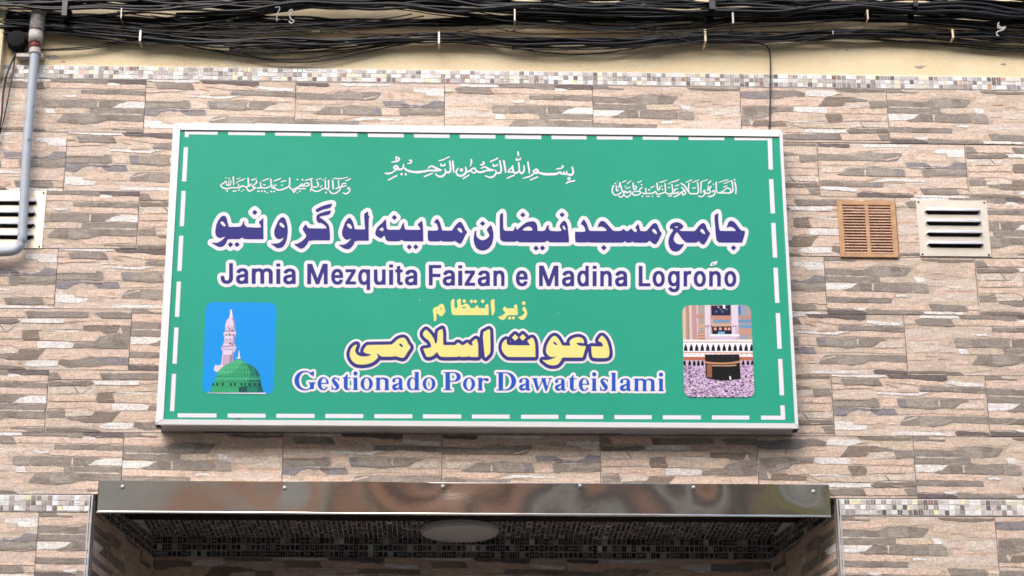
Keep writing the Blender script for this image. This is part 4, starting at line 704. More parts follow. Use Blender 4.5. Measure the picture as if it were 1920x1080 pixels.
[336,-620,-2,-2,-25,-26,-2,-4,2,-3,22,-24,4,-4,2,0,2,0,4,4,22,24,2,4,-2,3,-24,26,-3,2],
[1162,-628,-3,-2,-7,-8,-11,-15,-9,-16,-1,-4,2,-7,2,-3,16,-6,9,-7,3,-4,6,-8,4,-11,2,-8,-1,-3,-1,-2,-4,-2,-16,-1,-47,0,-40,2,-2,-1,-1,-1,-1,-15,2,-38,3,-34,5,-18,6,-6,3,-1,33,-4,52,0,33,2,12,3,6,3,6,5,7,9,5,22,-1,34,-4,33,-7,28,-4,11,-5,16,-10,20,-13,20,-16,15,-4,2],
[711,-632,-12,-5,-9,-6,-5,-5,-6,-8,-13,-18,-9,-15,-8,-16,-10,-23,-6,-25,-3,-25,1,-18,2,-5,5,-11,10,-13,13,-11,14,-6,16,-3,16,1,11,4,10,6,7,7,2,1,0,-1,-11,-12,-15,-12,-17,-10,-9,-3,-26,-8,-24,-4,-16,0,-16,2,-4,0,-1,-3,1,-3,29,-25,16,-11,18,-7,16,-4,12,-1,25,2,20,6,11,8,10,10,12,18,7,13,7,15,3,5,3,2,10,1,173,1,5,1,3,3,3,7,24,80,5,14,0,4,-6,6,-4,1,-33,1,-11,1,-11,4,-15,8,-7,7,-2,3,1,3,2,2,7,2,12,1,15,0,13,-2,14,-3,3,1,4,3,2,1,0,2,-1,14,-5,14,-10,14,-14,8,-18,5,-20,-1,-18,-4,-16,-6,-19,-11,-10,-10,-6,-12,-2,-4,-1,-8,7,-22,0,-4,-1,-3,-6,-2,-47,0,-19,2,-5,3,-6,11,-9,19,-9,18,-11,17,-10,12,-12,11,-11,4],
[-735,-662,-15,-3,-20,-8,-19,-13,-30,-31,-11,-9,-7,-4,-4,-1,-5,-1,-45,-2,-115,-2,-55,-2,-7,-2,-7,-6,-6,-6,-11,-18,-5,-8,-4,-11,-2,-10,1,-4,4,-7,10,-7,13,-5,33,-8,10,-4,2,-2,-2,-3,-2,-2,-16,-5,-20,-5,-21,-3,-20,1,-18,3,-20,7,-13,9,-10,11,-8,15,-2,14,5,22,8,21,2,8,0,5,0,3,-2,1,-8,-1,-19,-11,-4,-4,-12,-14,-10,-18,-6,-18,-4,-19,0,-20,4,-20,7,-16,12,-19,14,-15,15,-12,6,-3,18,-7,29,-3,27,1,26,3,25,6,22,8,19,11,17,14,9,8,8,10,9,14,1,4,-1,4,-3,8,-8,16,1,2,2,2,2,-1,14,-8,20,-17,5,-3,5,-1,74,0,32,2,8,1,8,2,7,0,15,-3,27,-9,13,-3,11,-1,9,3,4,2,8,8,7,11,28,50,15,23,2,4,0,13,-2,4,-13,15,-10,15,-10,24,-7,12,-7,8,-4,3,-8,6,-11,1],
[495,-653,-26,-17,-12,-10,-2,-3,-1,-7,1,-3,9,-10,7,-8,6,-10,0,-3,0,-2,-2,-2,-4,-1,-121,-1,-38,1,-35,1,-8,1,-3,2,-3,3,-3,5,-2,8,-1,14,0,19,-5,5,-4,-1,-11,-7,-11,-11,-6,-10,-7,-15,-4,-17,-1,-22,2,-17,6,-19,13,-22,13,-15,10,-8,9,-6,5,-3,7,-2,65,-1,183,2,5,1,2,2,1,3,0,78,-2,47,-5,23,-7,22,-8,13,-8,3],
[708,-691,5,-1,10,-7,12,-14,2,-6,-1,-3,-3,-1,-7,0,-9,3,-5,3,-8,8,-4,6,-1,5,3,4],
[-759,-721,3,1,8,-3,11,-10,6,-12,2,-9,-2,-3,-2,-2,-2,0,-8,4,-10,7,-11,12,-2,4,0,6,1,2],
],
 'yellow_title_outline': [
[-365,-535,-9,-4,-36,-22,-9,-8,-4,-4,-4,-9,-6,-28,-1,-2,-3,2,-16,20,-8,10,-22,22,-14,9,-5,2,-6,1,-8,0,-7,-1,-7,-4,-13,-9,-9,-10,-15,-22,-3,-8,-2,-6,-1,-9,1,-17,2,-14,4,-9,20,-26,7,-7,15,-14,14,-8,6,-8,5,-10,-1,-2,-2,-1,-35,-5,-10,-4,-10,-7,-5,-6,-5,-9,-2,-7,0,-9,2,-7,10,-24,8,-21,6,-15,12,-22,6,-6,9,-7,10,-5,11,-1,14,0,25,3,23,11,22,15,3,-1,13,-12,12,-8,7,-3,16,-3,41,-1,106,2,10,1,11,3,8,-3,9,-1,34,-1,22,2,12,3,10,-2,9,-1,18,-1,51,0,11,2,9,5,9,9,7,10,1,-2,6,-12,10,-10,5,-3,6,-3,6,-2,6,0,10,2,9,6,13,11,25,28,4,4,10,25,4,20,1,20,1,33,-4,156,-2,13,-3,8,-12,15,-8,8,-7,4,-6,1,-9,0,-6,-2,-47,-27,-11,-6,-4,-4,-7,-8,-4,-11,-6,-55,0,-3,-2,1,-9,8,-8,4,-11,4,-11,-1,-7,-2,-8,-5,-24,-20,-10,-9,-7,-8,-2,0,-7,3,-6,1,-5,1,-10,-2,-6,-2,-7,-4,-19,-14,-3,0,-18,14,-8,5,-9,2,-9,1,-10,-1,-8,-4,-6,-5,-12,-13,-3,-2,-64,-1,-3,1,-1,1,-2,9,-1,84,-1,8,-9,39,-5,10,-8,8,-6,4,-5,1,-6,0],
[405,-583,-6,-2,-7,-4,-17,-17,-2,-1,-3,1,-14,14,-8,5,-6,1,-5,1,-6,-1,-5,-2,-9,-5,-35,-37,-3,-4,-5,-10,-2,0,-10,5,-6,2,-10,0,-7,-2,-7,-4,-15,-10,-16,-16,-8,-12,-10,-23,-5,-23,-2,-26,3,-28,7,-19,4,-9,14,-24,11,-13,8,-8,15,-12,18,-9,9,-3,10,-1,63,-1,184,2,12,1,7,4,6,4,8,9,4,9,1,13,1,80,-2,36,-1,14,-5,28,-7,19,-10,21,-4,5,-8,8,-7,4,-14,4,-7,0,-9,-1,-16,-9,-3,0,-39,40,-6,4,-5,1,-6,1],
[1161,-594,-12,-3,-6,-3,-4,-4,-16,-19,-11,-16,-7,-13,-5,-10,-1,-11,1,-9,6,-16,-1,-2,-16,-1,-24,2,-7,-1,-5,-1,-6,-4,-11,-9,-2,1,-7,7,0,20,-1,10,-5,16,-6,11,-10,14,-5,6,-16,10,-10,5,-19,5,-8,0,-19,0,-8,-1,-19,-5,-21,-8,-23,-12,-18,-19,-12,-22,-3,-16,-1,-3,-3,-1,-11,0,-3,1,-2,2,-7,16,-8,15,-13,23,-16,18,-14,12,-10,6,-18,4,-11,0,-18,-6,-7,-4,-12,-8,-16,-19,-10,-14,-13,-21,-12,-24,-6,-13,-4,-12,-6,-25,-5,-36,2,-21,2,-9,9,-19,7,-11,-2,-1,-16,2,-8,-1,-9,-4,-6,-4,-6,-8,-3,-6,-1,-7,-1,-12,2,-10,4,-6,6,-8,31,-25,17,-13,21,-10,16,-4,16,-2,19,-1,26,3,21,7,20,13,19,19,10,16,10,19,2,2,165,2,12,2,11,5,4,3,5,5,6,10,3,9,17,56,2,4,1,-1,1,-4,3,-40,6,-20,3,-8,4,-5,11,-10,7,-4,9,-3,36,-3,51,0,41,2,19,6,11,6,8,6,13,14,6,12,5,26,0,21,-1,24,-5,37,-7,29,-9,27,-13,28,-14,20,-21,22,-4,4,-6,3,-7,1],
[-736,-628,-22,-4,-21,-8,-6,-3,-23,-16,-29,-30,-8,-7,-4,-2,-43,-2,-114,-3,-42,-1,-22,-2,-8,-3,-8,-4,-7,-6,-12,-12,-10,-14,-8,-13,-4,-10,-5,-14,-2,-17,1,-12,-1,-1,-3,1,-8,5,-3,5,-2,4,3,15,8,20,3,15,1,9,-1,9,-1,6,-3,5,-3,5,-5,6,-11,6,-11,1,-12,-2,-8,-2,-27,-17,-20,-22,-12,-22,-9,-24,-5,-23,-1,-15,0,-11,5,-27,8,-22,7,-12,11,-16,20,-21,19,-14,10,-5,21,-8,37,-4,27,1,32,4,28,6,22,9,26,15,20,14,18,19,10,13,2,2,18,-2,70,0,32,2,22,3,19,-5,17,-6,24,-5,7,0,7,0,16,6,9,5,15,16,12,18,11,22,13,22,16,24,3,8,2,5,0,9,0,14,-2,11,-3,8,-7,8,-9,10,-6,9,-3,5,-8,20,-7,12,-11,15,-9,8,-17,10,-15,3],
[290,-685,1,0,3,-2,4,-5,1,-2,-5,-1,-5,1,0,3],
],
 'yellow_title_rim': [
[-367,-512,-8,-2,-8,-3,-39,-24,-11,-9,-10,-12,-1,-1,-3,1,-14,14,-10,10,-18,11,-10,4,-8,1,-13,0,-9,-3,-7,-3,-6,-3,-14,-10,-7,-7,-7,-9,-15,-21,-4,-8,-2,-6,-3,-12,-1,-14,2,-25,4,-16,2,-6,5,-8,22,-26,12,-12,1,-2,-2,-2,-8,-5,-14,-9,-6,-6,-7,-11,-4,-10,-3,-10,0,-15,2,-8,3,-10,10,-23,13,-33,7,-14,7,-11,6,-8,15,-11,9,-5,12,-4,12,-2,13,1,29,3,9,3,15,7,14,8,3,1,2,0,17,-12,10,-4,14,-3,19,-2,101,0,37,1,10,1,9,2,10,-2,9,0,32,-1,25,2,10,2,10,-2,26,-1,51,0,17,2,18,8,15,-10,10,-4,9,-2,16,1,14,4,11,7,16,15,23,24,5,7,6,12,8,18,3,12,3,24,1,2,1,1,14,-35,14,-23,7,-10,11,-13,10,-9,18,-13,17,-9,15,-4,12,-1,63,-1,184,1,12,1,11,3,2,-1,7,-13,9,-10,35,-29,21,-15,19,-9,14,-4,19,-4,27,-1,26,2,11,3,21,7,15,9,11,9,16,16,6,8,14,23,4,2,148,1,12,1,13,4,12,7,9,7,9,11,2,1,2,-1,8,-10,13,-11,10,-5,13,-4,42,-4,51,1,42,2,16,4,10,4,11,7,9,6,14,14,7,8,5,9,4,14,5,23,1,9,-1,44,-4,29,-2,12,-8,29,-10,30,-14,30,-19,28,-17,17,-7,6,-10,6,-13,4,-19,1,-13,-1,-13,-4,-10,-7,-7,-6,-16,-19,-15,-23,-8,-14,-3,-8,-2,-9,-2,-12,-3,-2,-14,0,-7,-1,-2,1,-1,1,-4,14,-7,18,-6,10,-12,17,-8,7,-17,11,-7,4,-9,3,-21,5,-27,1,-14,-2,-20,-5,-10,-3,-20,-8,-23,-14,-18,-17,-6,-8,-6,-10,-2,-1,-2,2,-16,26,-14,17,-22,20,-12,6,-21,6,-11,1,-13,-1,-19,-7,-13,-7,-17,-12,-14,-18,-12,-17,-17,-27,-10,-21,-9,-22,-5,-15,-2,-3,-1,2,-2,18,-4,26,-10,30,-14,26,-7,9,-9,7,-10,5,-21,6,-16,0,-14,-4,-2,0,-31,30,-8,6,-13,4,-15,1,-9,-2,-11,-4,-13,-9,-3,1,-9,6,-10,4,-8,1,-13,0,-15,-5,-10,-6,-7,-6,-33,-35,-2,0,-19,0,-9,-2,-11,-5,-21,-14,-16,-16,-13,-18,-3,-6,-7,-17,-5,-18,-2,-4,-1,3,-1,12,-2,99,-1,26,-2,7,-3,10,-4,7,-15,20,-9,9,-12,6,-7,2,-7,1,-13,0,-9,-2,-12,-5,-50,-30,-13,-11,-5,-7,-4,-7,-5,-15,-3,-19,-1,-3,-2,-1,-13,1,-8,0,-7,-2,-9,-3,-11,-8,-33,-27,-14,0,-14,-2,-14,-5,-13,-8,-2,-1,-15,9,-11,5,-12,2,-16,0,-9,-2,-9,-4,-8,-5,-14,-13,-33,-1,-4,1,-2,3,-1,67,-1,12,-9,39,-4,12,-5,8,-5,7,-7,5,-7,5,-9,4,-7,1],
[-736,-605,-8,-1,-18,-3,-32,-12,-28,-19,-25,-27,-7,-7,-4,-1,-69,-3,-80,-1,-65,-4,-9,-2,-12,-5,-11,-7,-12,-11,-2,-1,-2,2,-9,13,-6,6,-9,5,-11,4,-14,2,-10,-1,-13,-2,-12,-5,-27,-18,-6,-6,-16,-17,-6,-10,-11,-19,-10,-28,-5,-26,-1,-19,0,-10,1,-12,4,-20,4,-11,9,-20,15,-24,7,-9,17,-18,25,-19,12,-6,26,-9,40,-4,27,1,36,4,29,7,26,10,19,10,14,8,21,17,9,10,11,12,3,2,79,0,32,2,22,2,40,-12,16,-3,10,-1,15,2,22,9,6,4,6,5,10,10,6,8,13,20,14,26,10,17,18,28,4,10,2,10,0,14,-1,20,-3,12,-5,10,-6,8,-14,16,-4,7,-7,18,-9,15,-6,9,-11,13,-10,9,-13,8,-7,3,-12,3,-10,2],
],
 'small_yellow_line': [
[-190,-261,-8,-2,-8,-4,-6,-5,-4,-5,-3,-6,0,-3,0,-8,3,-16,3,-15,1,-16,-3,-11,-6,-3,-5,-2,-7,0,-4,1,-3,2,-2,4,-1,15,-1,62,-2,6,-3,3,-3,0,-13,-8,-9,-10,-3,-24,0,-11,3,-47,3,-31,3,-13,3,-9,4,-5,5,-4,6,-2,21,-1,309,3,3,0,2,2,0,3,0,21,-1,41,-2,28,-3,15,-3,5,-4,0,-7,-5,-8,-7,-8,-9,-1,-4,0,-3,5,-8,3,-4,-1,-3,-3,-1,-39,0,-19,1,-3,1,-4,2,-2,4,-5,19,-2,2,-3,1,-4,-1,-3,-3,-13,-18,-7,-6,-10,-2,-17,0,-8,1,-3,1,-2,3,-5,12,-7,14,-8,7,-10,6,-11,1,-16,-6,-19,-11,-7,-1,-2,0,-3,4,-1,3,-2,50,-4,8],
[132,-260,-16,-11,-10,-7,-1,-4,-2,-11,13,-130,1,-6,5,-3,2,2,6,10,8,19,5,16,2,16,-3,33,-2,68,-5,8,-1,0],
[-152,-266,-16,-17,-2,-3,4,-6,13,-13,3,-2,3,2,13,14,3,5,-1,3,-16,16,-2,2],
[28,-265,-3,-1,-15,-16,-2,-4,2,-3,15,-15,3,-2,3,2,15,16,1,3,-1,3,-15,16],
[-80,-268,-2,-2,-14,-15,-2,-3,2,-3,16,-16,2,0,14,15,3,1,2,-1,14,-14,2,-1,1,0,17,19,-1,3,-16,17,-3,-1,-14,-14,-2,-2,-3,2,-13,14],
[420,-283,-7,-2,-5,-4,-4,-7,-1,-7,2,-8,5,-6,6,-3,7,0,6,2,6,5,3,6,1,7,-2,7,-4,5,-6,4],
[-372,-314,-4,-2,-5,-4,-20,-21,-10,-5,-10,-1,-10,-5,-9,-6,-6,-9,-3,-10,0,-15,5,-29,4,-31,1,-13,0,-16,2,-8,5,-5,4,1,4,4,6,8,3,9,2,12,0,12,-2,14,0,12,1,2,2,3,2,1,2,1,7,-3,7,-6,8,-9,8,-7,5,-2,6,0,3,2,7,5,8,9,19,29,1,7,-1,7,-11,44,-3,10,-5,7,-7,4,-9,4],
[349,-311,-13,-8,-12,-12,-1,-2,0,-2,8,-7,3,-5,-1,-4,-4,-2,-16,-1,-56,0,-4,2,-3,3,-8,12,-3,0,-3,-1,-5,-5,-5,-8,-5,-8,0,-4,3,-9,18,-23,1,-4,-1,-5,-4,-5,-7,-6,-9,-8,-9,-6,-14,-6,-8,-2,-12,-1,-1,-2,-1,-2,1,-4,10,-11,8,-7,6,-4,6,-3,8,-2,10,0,8,3,6,6,8,10,13,23,3,3,25,4,69,1,5,1,1,4,0,17,-7,79,-4,8,-2,2],
[424,-336,-3,-2,-5,-8,-6,-10,-3,-8,3,-8,14,-16,5,-7,1,-4,-1,-5,-12,-13,-14,-11,-13,-7,-10,-4,-11,-3,-2,-3,1,-4,8,-8,13,-9,10,-5,8,-1,9,2,8,5,9,10,7,10,7,13,5,12,2,13,0,14,-4,14,-5,13,-6,13,-9,15,-2,2],
[-154,-344,9,0,8,-2,4,-4,1,-4,-1,-1,-4,-2,-12,-1,-13,0,-10,2,-2,1,-1,2,3,2,10,5],
[-374,-353,2,0,2,-3,5,-11,1,-6,-2,-3,-3,0,-3,1,-5,8,-1,4,0,5,2,3],
[321,-434,-15,-15,-2,-4,15,-16,3,-2,2,2,13,14,2,3,-2,3,-13,14,-1,1],
[284,-436,-15,-16,-2,-2,2,-3,13,-14,3,-1,2,1,13,14,3,4,-16,16,-1,1],
],
 'bismillah_line': [
[370,1291,-3,-2,-1,-4,1,-21,5,-25,3,-3,4,-1,3,2,2,3,1,14,0,12,-3,12,-3,10,-3,3],
[-826,1222,-5,-2,-1,-5,1,-33,5,-8,-43,-10,-2,-2,-1,-2,0,-4,2,-2,4,-1,9,1,35,5,11,2,6,2,6,5,5,5,5,7,3,6,0,6,-1,6,-4,5,-4,5,-8,5,-15,7,-5,2],
[-308,1227,-58,-31,-11,-3,-27,-7,-4,-3,0,-4,3,-4,7,0,24,4,15,6,23,14,35,17,2,5,-1,4,-3,2],
[174,1221,-5,-2,-23,-16,-24,-8,-13,-8,-12,-8,-1,-4,1,-5,4,-2,5,1,23,13,23,10,22,14,5,4,1,4,0,3,-1,2],
[396,1224,-3,-1,-1,-3,-3,-12,-2,-2,-10,1,-11,-3,-1,1,0,7,-1,6,-4,2,-4,-1,-3,-5,-2,-13,1,-7,2,-6,3,-3,6,0,5,2,9,6,13,-3,7,3,3,4,2,5,1,16,-1,3,-2,2],
[-819,1206,2,0,7,-5,6,-7,2,-3,-2,-3,-4,-5,-5,-5,-5,-2,-1,1,2,6],
[-87,1203,-5,-3,-2,-5,1,-17,0,-18,-2,-18,-5,-18,1,-2,2,-2,2,1,2,1,6,12,8,20,2,9,0,15,-2,18,-3,5],
[-689,1188,-10,-4,-1,-3,0,-4,1,-2,3,-1,11,0,3,-4,0,-2,-6,-8,-6,-5,-5,-2,-13,-3,-3,-1,-2,-3,0,-2,2,-3,3,-1,12,-1,11,2,6,3,7,7,8,9,2,6,0,5,-1,4,-2,4,-3,4,-7,5,-4,1],
[231,1194,-4,-3,-2,-3,0,-4,8,-53,12,-71,4,-5,4,-1,3,2,2,2,1,7,-4,44,-4,30,-9,50,-2,2,-3,3],
[193,1193,-5,-4,-1,-5,3,-28,8,-45,1,-14,0,-17,-1,-8,-2,-4,-4,-3,-11,-2,-15,0,-1,2,-4,13,-5,10,-2,3,-4,0,-2,-1,-1,-3,4,-21,-3,-12,-5,-10,-7,-10,-10,-8,-14,-8,-10,-2,-22,4,-29,8,-3,-1,-1,-3,0,-3,1,-3,23,-11,22,-9,10,-2,10,1,11,4,7,4,14,11,9,12,9,17,16,-2,11,1,11,4,8,6,5,9,3,12,1,18,-2,17,-14,77,-1,3,-2,2,-3,1],
[-300,1183,-4,-3,-2,-5,5,-42,2,-30,0,-12,-1,-12,-1,-5,-3,-5,-4,-3,-5,-2,-14,5,-13,23,-3,2,-4,0,-2,-2,-1,-4,6,-23,-1,-8,-11,-18,-7,-8,-9,-6,-6,-3,-8,-2,-8,0,-10,2,-11,5,-21,18,-3,0,-3,-1,-1,-4,1,-4,9,-13,8,-9,9,-7,14,-6,13,-2,9,0,9,2,11,6,11,9,8,10,11,21,2,0,12,-4,9,0,11,5,8,9,4,8,3,12,1,8,-1,29,-4,33,-5,30,-2,2,-2,3,-3,1],
[-271,1183,-5,-3,-1,-5,4,-48,10,-74,2,-3,4,-1,3,2,1,3,0,36,-1,30,-8,57,-1,3,-3,3],
[470,1186,-4,-3,-2,-4,3,-39,7,-46,5,-42,2,-3,4,-1,3,2,2,5,1,31,-1,10,-6,39,-6,46,-3,4,-3,1],
[29,1180,-4,-3,-1,-5,1,-2,4,-8,0,-2,-4,-5,-6,-4,-15,-5,-4,-2,-1,-4,0,-3,2,-2,3,-1,8,-1,11,0,5,2,10,5,7,8,2,5,1,5,0,4,-1,4,-4,5,-7,6,-4,3],
[379,1175,-4,-3,-2,-5,4,-43,0,-17,1,-22,-1,-3,-11,-7,-11,-9,-4,-1,-3,1,-7,4,-5,9,-5,15,-3,41,-4,4,-4,1,-5,-3,-2,-6,-9,-15,-21,-19,-6,-9,-3,-8,-2,-12,0,-5,2,-4,6,-3,4,1,4,2,4,-2,3,-1,26,7,10,-11,4,-3,5,-2,8,-2,11,0,4,2,2,2,10,11,7,5,2,-1,4,-7,6,-7,5,-3,4,-2,6,0,7,2,6,4,6,6,6,7,4,9,2,9,1,7,-1,25,-3,23,-2,3,-4,1,-4,-2,-2,-5,1,-40,-1,-7,-2,-8,-4,-6,-6,-7,-4,-1,-4,1,-4,3,-3,5,-3,6,-1,6,-2,11,0,23,-4,47,-1,4,-2,2,-3,2],
[-386,1153,-3,-2,-1,-3,-2,-16,1,-8,4,-5,4,-2,4,0,16,6,8,-4,4,-1,4,1,3,3,3,7,2,15,0,6,-2,2,-3,1,-4,-2,-4,-13,-1,-2,-10,2,-15,-4,-1,1,-2,15,-2,2],
[128,1156,-2,-2,-1,-3,-2,-10,0,-11,3,-7,4,-4,3,-1,4,1,16,6,13,1,5,3,2,4,2,7,1,9,-1,4,-2,2,-3,0,-3,-2,-4,-10,-1,-3,-10,0,-14,-4,-1,1,-3,17,-3,2],
[-751,1143,-2,-1,-1,-2,-7,-30,-4,-11,-4,-5,-8,-3,-8,-1,-8,2,-1,1,0,5,-2,6,-4,9,-6,7,-8,8,-6,2,-8,0,-6,-2,-5,-3,-5,-4,-4,-5,-7,-13,-2,-7,2,-4,3,-3,3,-1,6,1,2,-5,4,-6,-1,-2,-19,-15,-9,-6,-10,-4,-9,-3,-19,-3,-8,0,-16,1,-4,-1,-2,-2,-1,-4,1,-3,1,-2,6,-3,15,-5,10,0,8,1,13,3,14,5,9,5,20,18,20,15,23,-3,10,1,7,1,11,3,9,7,8,14,1,-1,9,-15,9,-9,10,-7,13,-7,13,-5,17,-4,33,-5,22,-2,17,0,25,4,33,6,26,7,17,4,16,1,33,-1,19,0,49,5,10,6,2,2,1,3,-1,6,-4,4,-30,13,-52,25,-8,2,-8,0,-7,-1,-6,-2,-6,-4,-6,-4,-5,-7,-8,-14,0,-3,1,-3,3,-1,3,1,11,12,7,5,9,3,7,0,9,-3,26,-16,6,-5,1,-1,-1,-1,-69,0,-19,-3,-34,-7,-49,-6,-36,-1,-24,3,-25,5,-18,6,-11,6,-9,6,-19,20,0,2,2,19,1,6,-3,3],
[803,1147,-3,-3,0,-5,2,-3,7,-4,0,-2,-5,-6,-8,-5,-25,-4,-19,-8,-7,-4,-1,-3,1,-3,1,-1,4,0,27,6,20,1,9,4,6,4,8,8,4,5,2,6,0,4,-2,4,-5,4,-10,4],
[44,1126,-17,-6,-17,-11,-3,-2,-1,-3,0,-3,1,-2,3,-1,3,0,21,9,10,3,5,0,6,-3,12,-10,7,-5,1,-1,-1,-1,-20,-3,-28,-11,-18,-4,-15,0,-9,1,-5,2,-7,7,-8,11,-7,11,-4,5,-6,4,-5,0,-7,-1,-9,-5,-7,-4,-21,-17,-11,-7,-6,-2,-7,0,-1,2,-1,6,-3,13,-5,17,-3,3,-5,1,-3,-2,-1,-4,3,-26,0,-7,0,-12,-3,-9,-5,-7,-6,-5,-12,-10,-9,-4,-11,-2,-11,1,-11,5,-4,4,-4,4,-3,6,-2,5,0,7,3,14,16,26,0,2,-2,3,-2,1,-1,0,-3,-2,-14,-14,-8,-12,-3,-9,-2,-7,0,-10,1,-6,2,-6,5,-11,5,-7,7,-6,7,-4,8,-3,9,-3,8,-1,11,2,8,3,11,6,8,6,9,8,6,7,3,6,6,10,19,3,7,4,8,5,1,0,3,-6,17,-12,9,-5,6,-1,5,1,5,3,12,13,10,-6,12,-4,10,-1,12,0,8,2,17,5,19,9,10,4,22,2,50,3,4,2,2,5,-1,6,-3,4,-25,6,-10,3,-22,11,-20,13,-7,2],
[905,1133,-4,-3,-2,-5,6,-27,2,-19,-1,-9,-1,-5,-2,-5,-4,-4,-5,-2,-4,0,-12,2,-19,6,-1,2,-1,20,-2,3,-2,1,-2,0,-2,-2,-6,-19,-1,-2,-2,0,-5,0,-2,1,-5,15,-2,2,-2,1,-3,-1,-1,-3,0,-13,0,-2,-2,-1,-16,2,-6,11,-3,2,-5,1,-6,-1,-13,-5,-18,-9,-15,-2,-41,-2,-41,-1,-33,4,-19,3,-21,6,-2,2,-2,11,-6,11,-8,8,-8,2,-10,-2,-12,-7,-7,-7,-8,-8,-3,-4,0,-4,2,-5,6,-3,2,-5,5,-5,8,-6,7,-4,7,-1,5,1,13,8,22,-9,14,-5,16,-4,21,-3,21,-1,17,0,45,2,18,3,8,2,10,4,22,14,1,0,3,-5,4,-4,10,-5,18,-3,17,1,11,2,22,-10,14,-3,10,-1,5,1,6,3,10,8,4,7,3,6,3,14,-2,27,-5,20,-4,11,-2,4,-3,2],
[-827,1107,3,0,2,-1,3,-4,0,-2,-11,-2,-5,-1,-1,1,2,4,4,3],
[-184,1101,-6,-2,-5,-4,-3,-6,-2,-7,2,-7,4,-6,5,-3,6,-2,6,1,7,5,3,6,1,7,-1,7,-4,6,-5,3],
[310,1103,2,0,1,-1,2,-24,-4,-2,-20,-5,-1,2,0,5,2,7,7,8],
[-63,1094,3,0,1,-1,13,-20,0,-1,-7,-10,-5,-4,-3,1,-6,4,-16,14,4,5,7,7],
[550,1087,2,1,1,-1,2,-5,0,-3,-3,-7,-4,-2,-9,5,-2,3,3,3],
[-469,1050,-46,-19,-33,-16,-3,-5,0,-5,4,-4,5,0,77,37,3,3,1,5,-4,4],
[-773,1043,-4,-2,-2,-4,-2,-4,1,-5,2,-5,3,-3,4,-1,4,0,4,2,4,4,1,4,0,5,-2,5,-4,3,-4,2],
[522,1057,-18,-17,-14,-9,-15,-7,-27,-7,-15,-7,-16,-8,-2,-2,1,-3,1,-2,3,0,27,8,28,5,11,4,12,7,15,10,13,12,5,5,0,5,-1,5,-3,1],
[-731,1042,-4,-2,-3,-4,-1,-4,0,-5,2,-5,3,-3,4,-2,5,0,4,3,3,3,1,5,0,5,-3,5,-2,2,-4,2],
[-108,1036,-5,-2,-25,-16,-18,-13,-14,-12,-1,-5,1,-3,4,-2,4,1,57,40,3,4,0,3,-2,4],
[332,1039,-39,-17,-28,-16,-2,-2,-2,-3,0,-3,1,-3,3,-2,4,0,30,15,38,16,3,4,0,6,-3,4],
[-818,1022,-4,-1,-53,-32,-25,-14,-3,-4,0,-3,1,-4,3,-3,6,1,80,45,3,4,0,6,-3,4],
[567,1024,-4,-1,-34,-15,-37,-18,-4,-5,-1,-2,1,-3,4,-3,4,0,28,14,45,20,3,3,1,4,-2,4],
[871,1020,-8,-3,-4,-5,-2,-7,0,-7,3,-6,4,-5,6,-2,7,0,6,3,5,5,2,6,0,7,-2,7,-5,5,-6,2],
[925,988,-40,-9,-23,-7,-8,-5,-8,-7,-5,-7,0,-5,3,-4,4,0,13,9,9,5,61,16,3,1,1,3,1,3,-1,4,-4,3],
],
 'blessing_line_west': [
[-2411,990,-3,-1,-2,-3,0,-9,8,-75,2,-6,4,-2,3,1,2,4,-5,75,-1,11,-1,2,-4,3],
[-1297,998,-33,-10,-18,-3,-8,-1,-28,-1,-5,1,-46,0,-4,-2,-1,-3,1,-2,2,-2,30,-3,26,-1,23,0,7,1,24,6,32,12,3,2,0,3,-2,3],
[-2484,980,-3,-3,-1,-5,2,-5,3,-1,2,0,3,1,1,2,1,2,0,4,-3,4],
[-2343,980,-17,-11,-4,-1,-14,1,-2,-2,0,-4,2,-2,11,-2,10,2,6,4,12,9,0,2,0,3,-3,1],
[-2267,981,-3,-3,-1,-2,-1,-3,8,-82,0,-1,-4,1,-4,-1,-3,-7,-1,-1,-24,10,-17,3,-12,-2,-6,-2,-3,-4,1,-7,-6,-2,-1,1,-1,2,-8,28,-2,2,-2,1,-3,-2,-1,-3,6,-29,-2,-2,-6,-1,-26,0,-17,1,-19,0,-10,-3,-18,-7,-11,-2,-15,2,-21,7,-13,7,-8,9,-1,3,0,3,2,4,7,3,5,2,5,-1,3,2,17,25,1,-1,2,-15,3,-13,2,-6,6,-6,7,-3,5,0,5,2,4,4,9,-2,4,1,4,2,2,4,1,7,2,22,-1,19,-1,3,-3,1,-2,-1,-2,-3,-1,-31,-1,-8,-2,-5,-5,1,-3,3,0,37,-2,6,-3,1,-2,-1,-1,-2,-1,-39,-1,-8,-1,-2,-2,0,-4,2,-3,4,-3,12,-5,26,-2,3,-4,1,-6,-6,-19,-22,-16,-7,-7,-5,-3,-4,-1,-5,0,-5,1,-5,3,-7,5,-6,4,-4,8,-6,21,-9,13,-3,10,-2,14,2,23,8,10,3,18,1,43,-1,12,2,22,6,3,3,0,6,0,1,5,2,5,0,34,-14,3,-10,3,-7,6,-9,6,-7,6,-5,5,-3,5,0,8,0,10,6,17,13,19,13,5,5,1,4,1,4,-1,3,-3,3,-5,2,-18,4,-1,2,2,3,10,10,5,4,13,8,5,6,2,4,1,6,-3,19,-1,4,-3,3,-4,0,-2,-1,-2,-5,2,-19,-2,-5,-18,-14,-11,-12,-6,-9,0,-7,4,-5,7,-4,9,-2,1,-2,-32,-24,-6,-2,-5,0,-9,6,-9,13,-2,8,2,12,2,1,4,-3,4,0,3,3,2,3,9,3,6,4,4,5,1,5,2,13,-2,3,-4,0,-6,-12,-2,-4,-8,-3,-2,0,-7,74,-1,3,-2,3,-3,2],
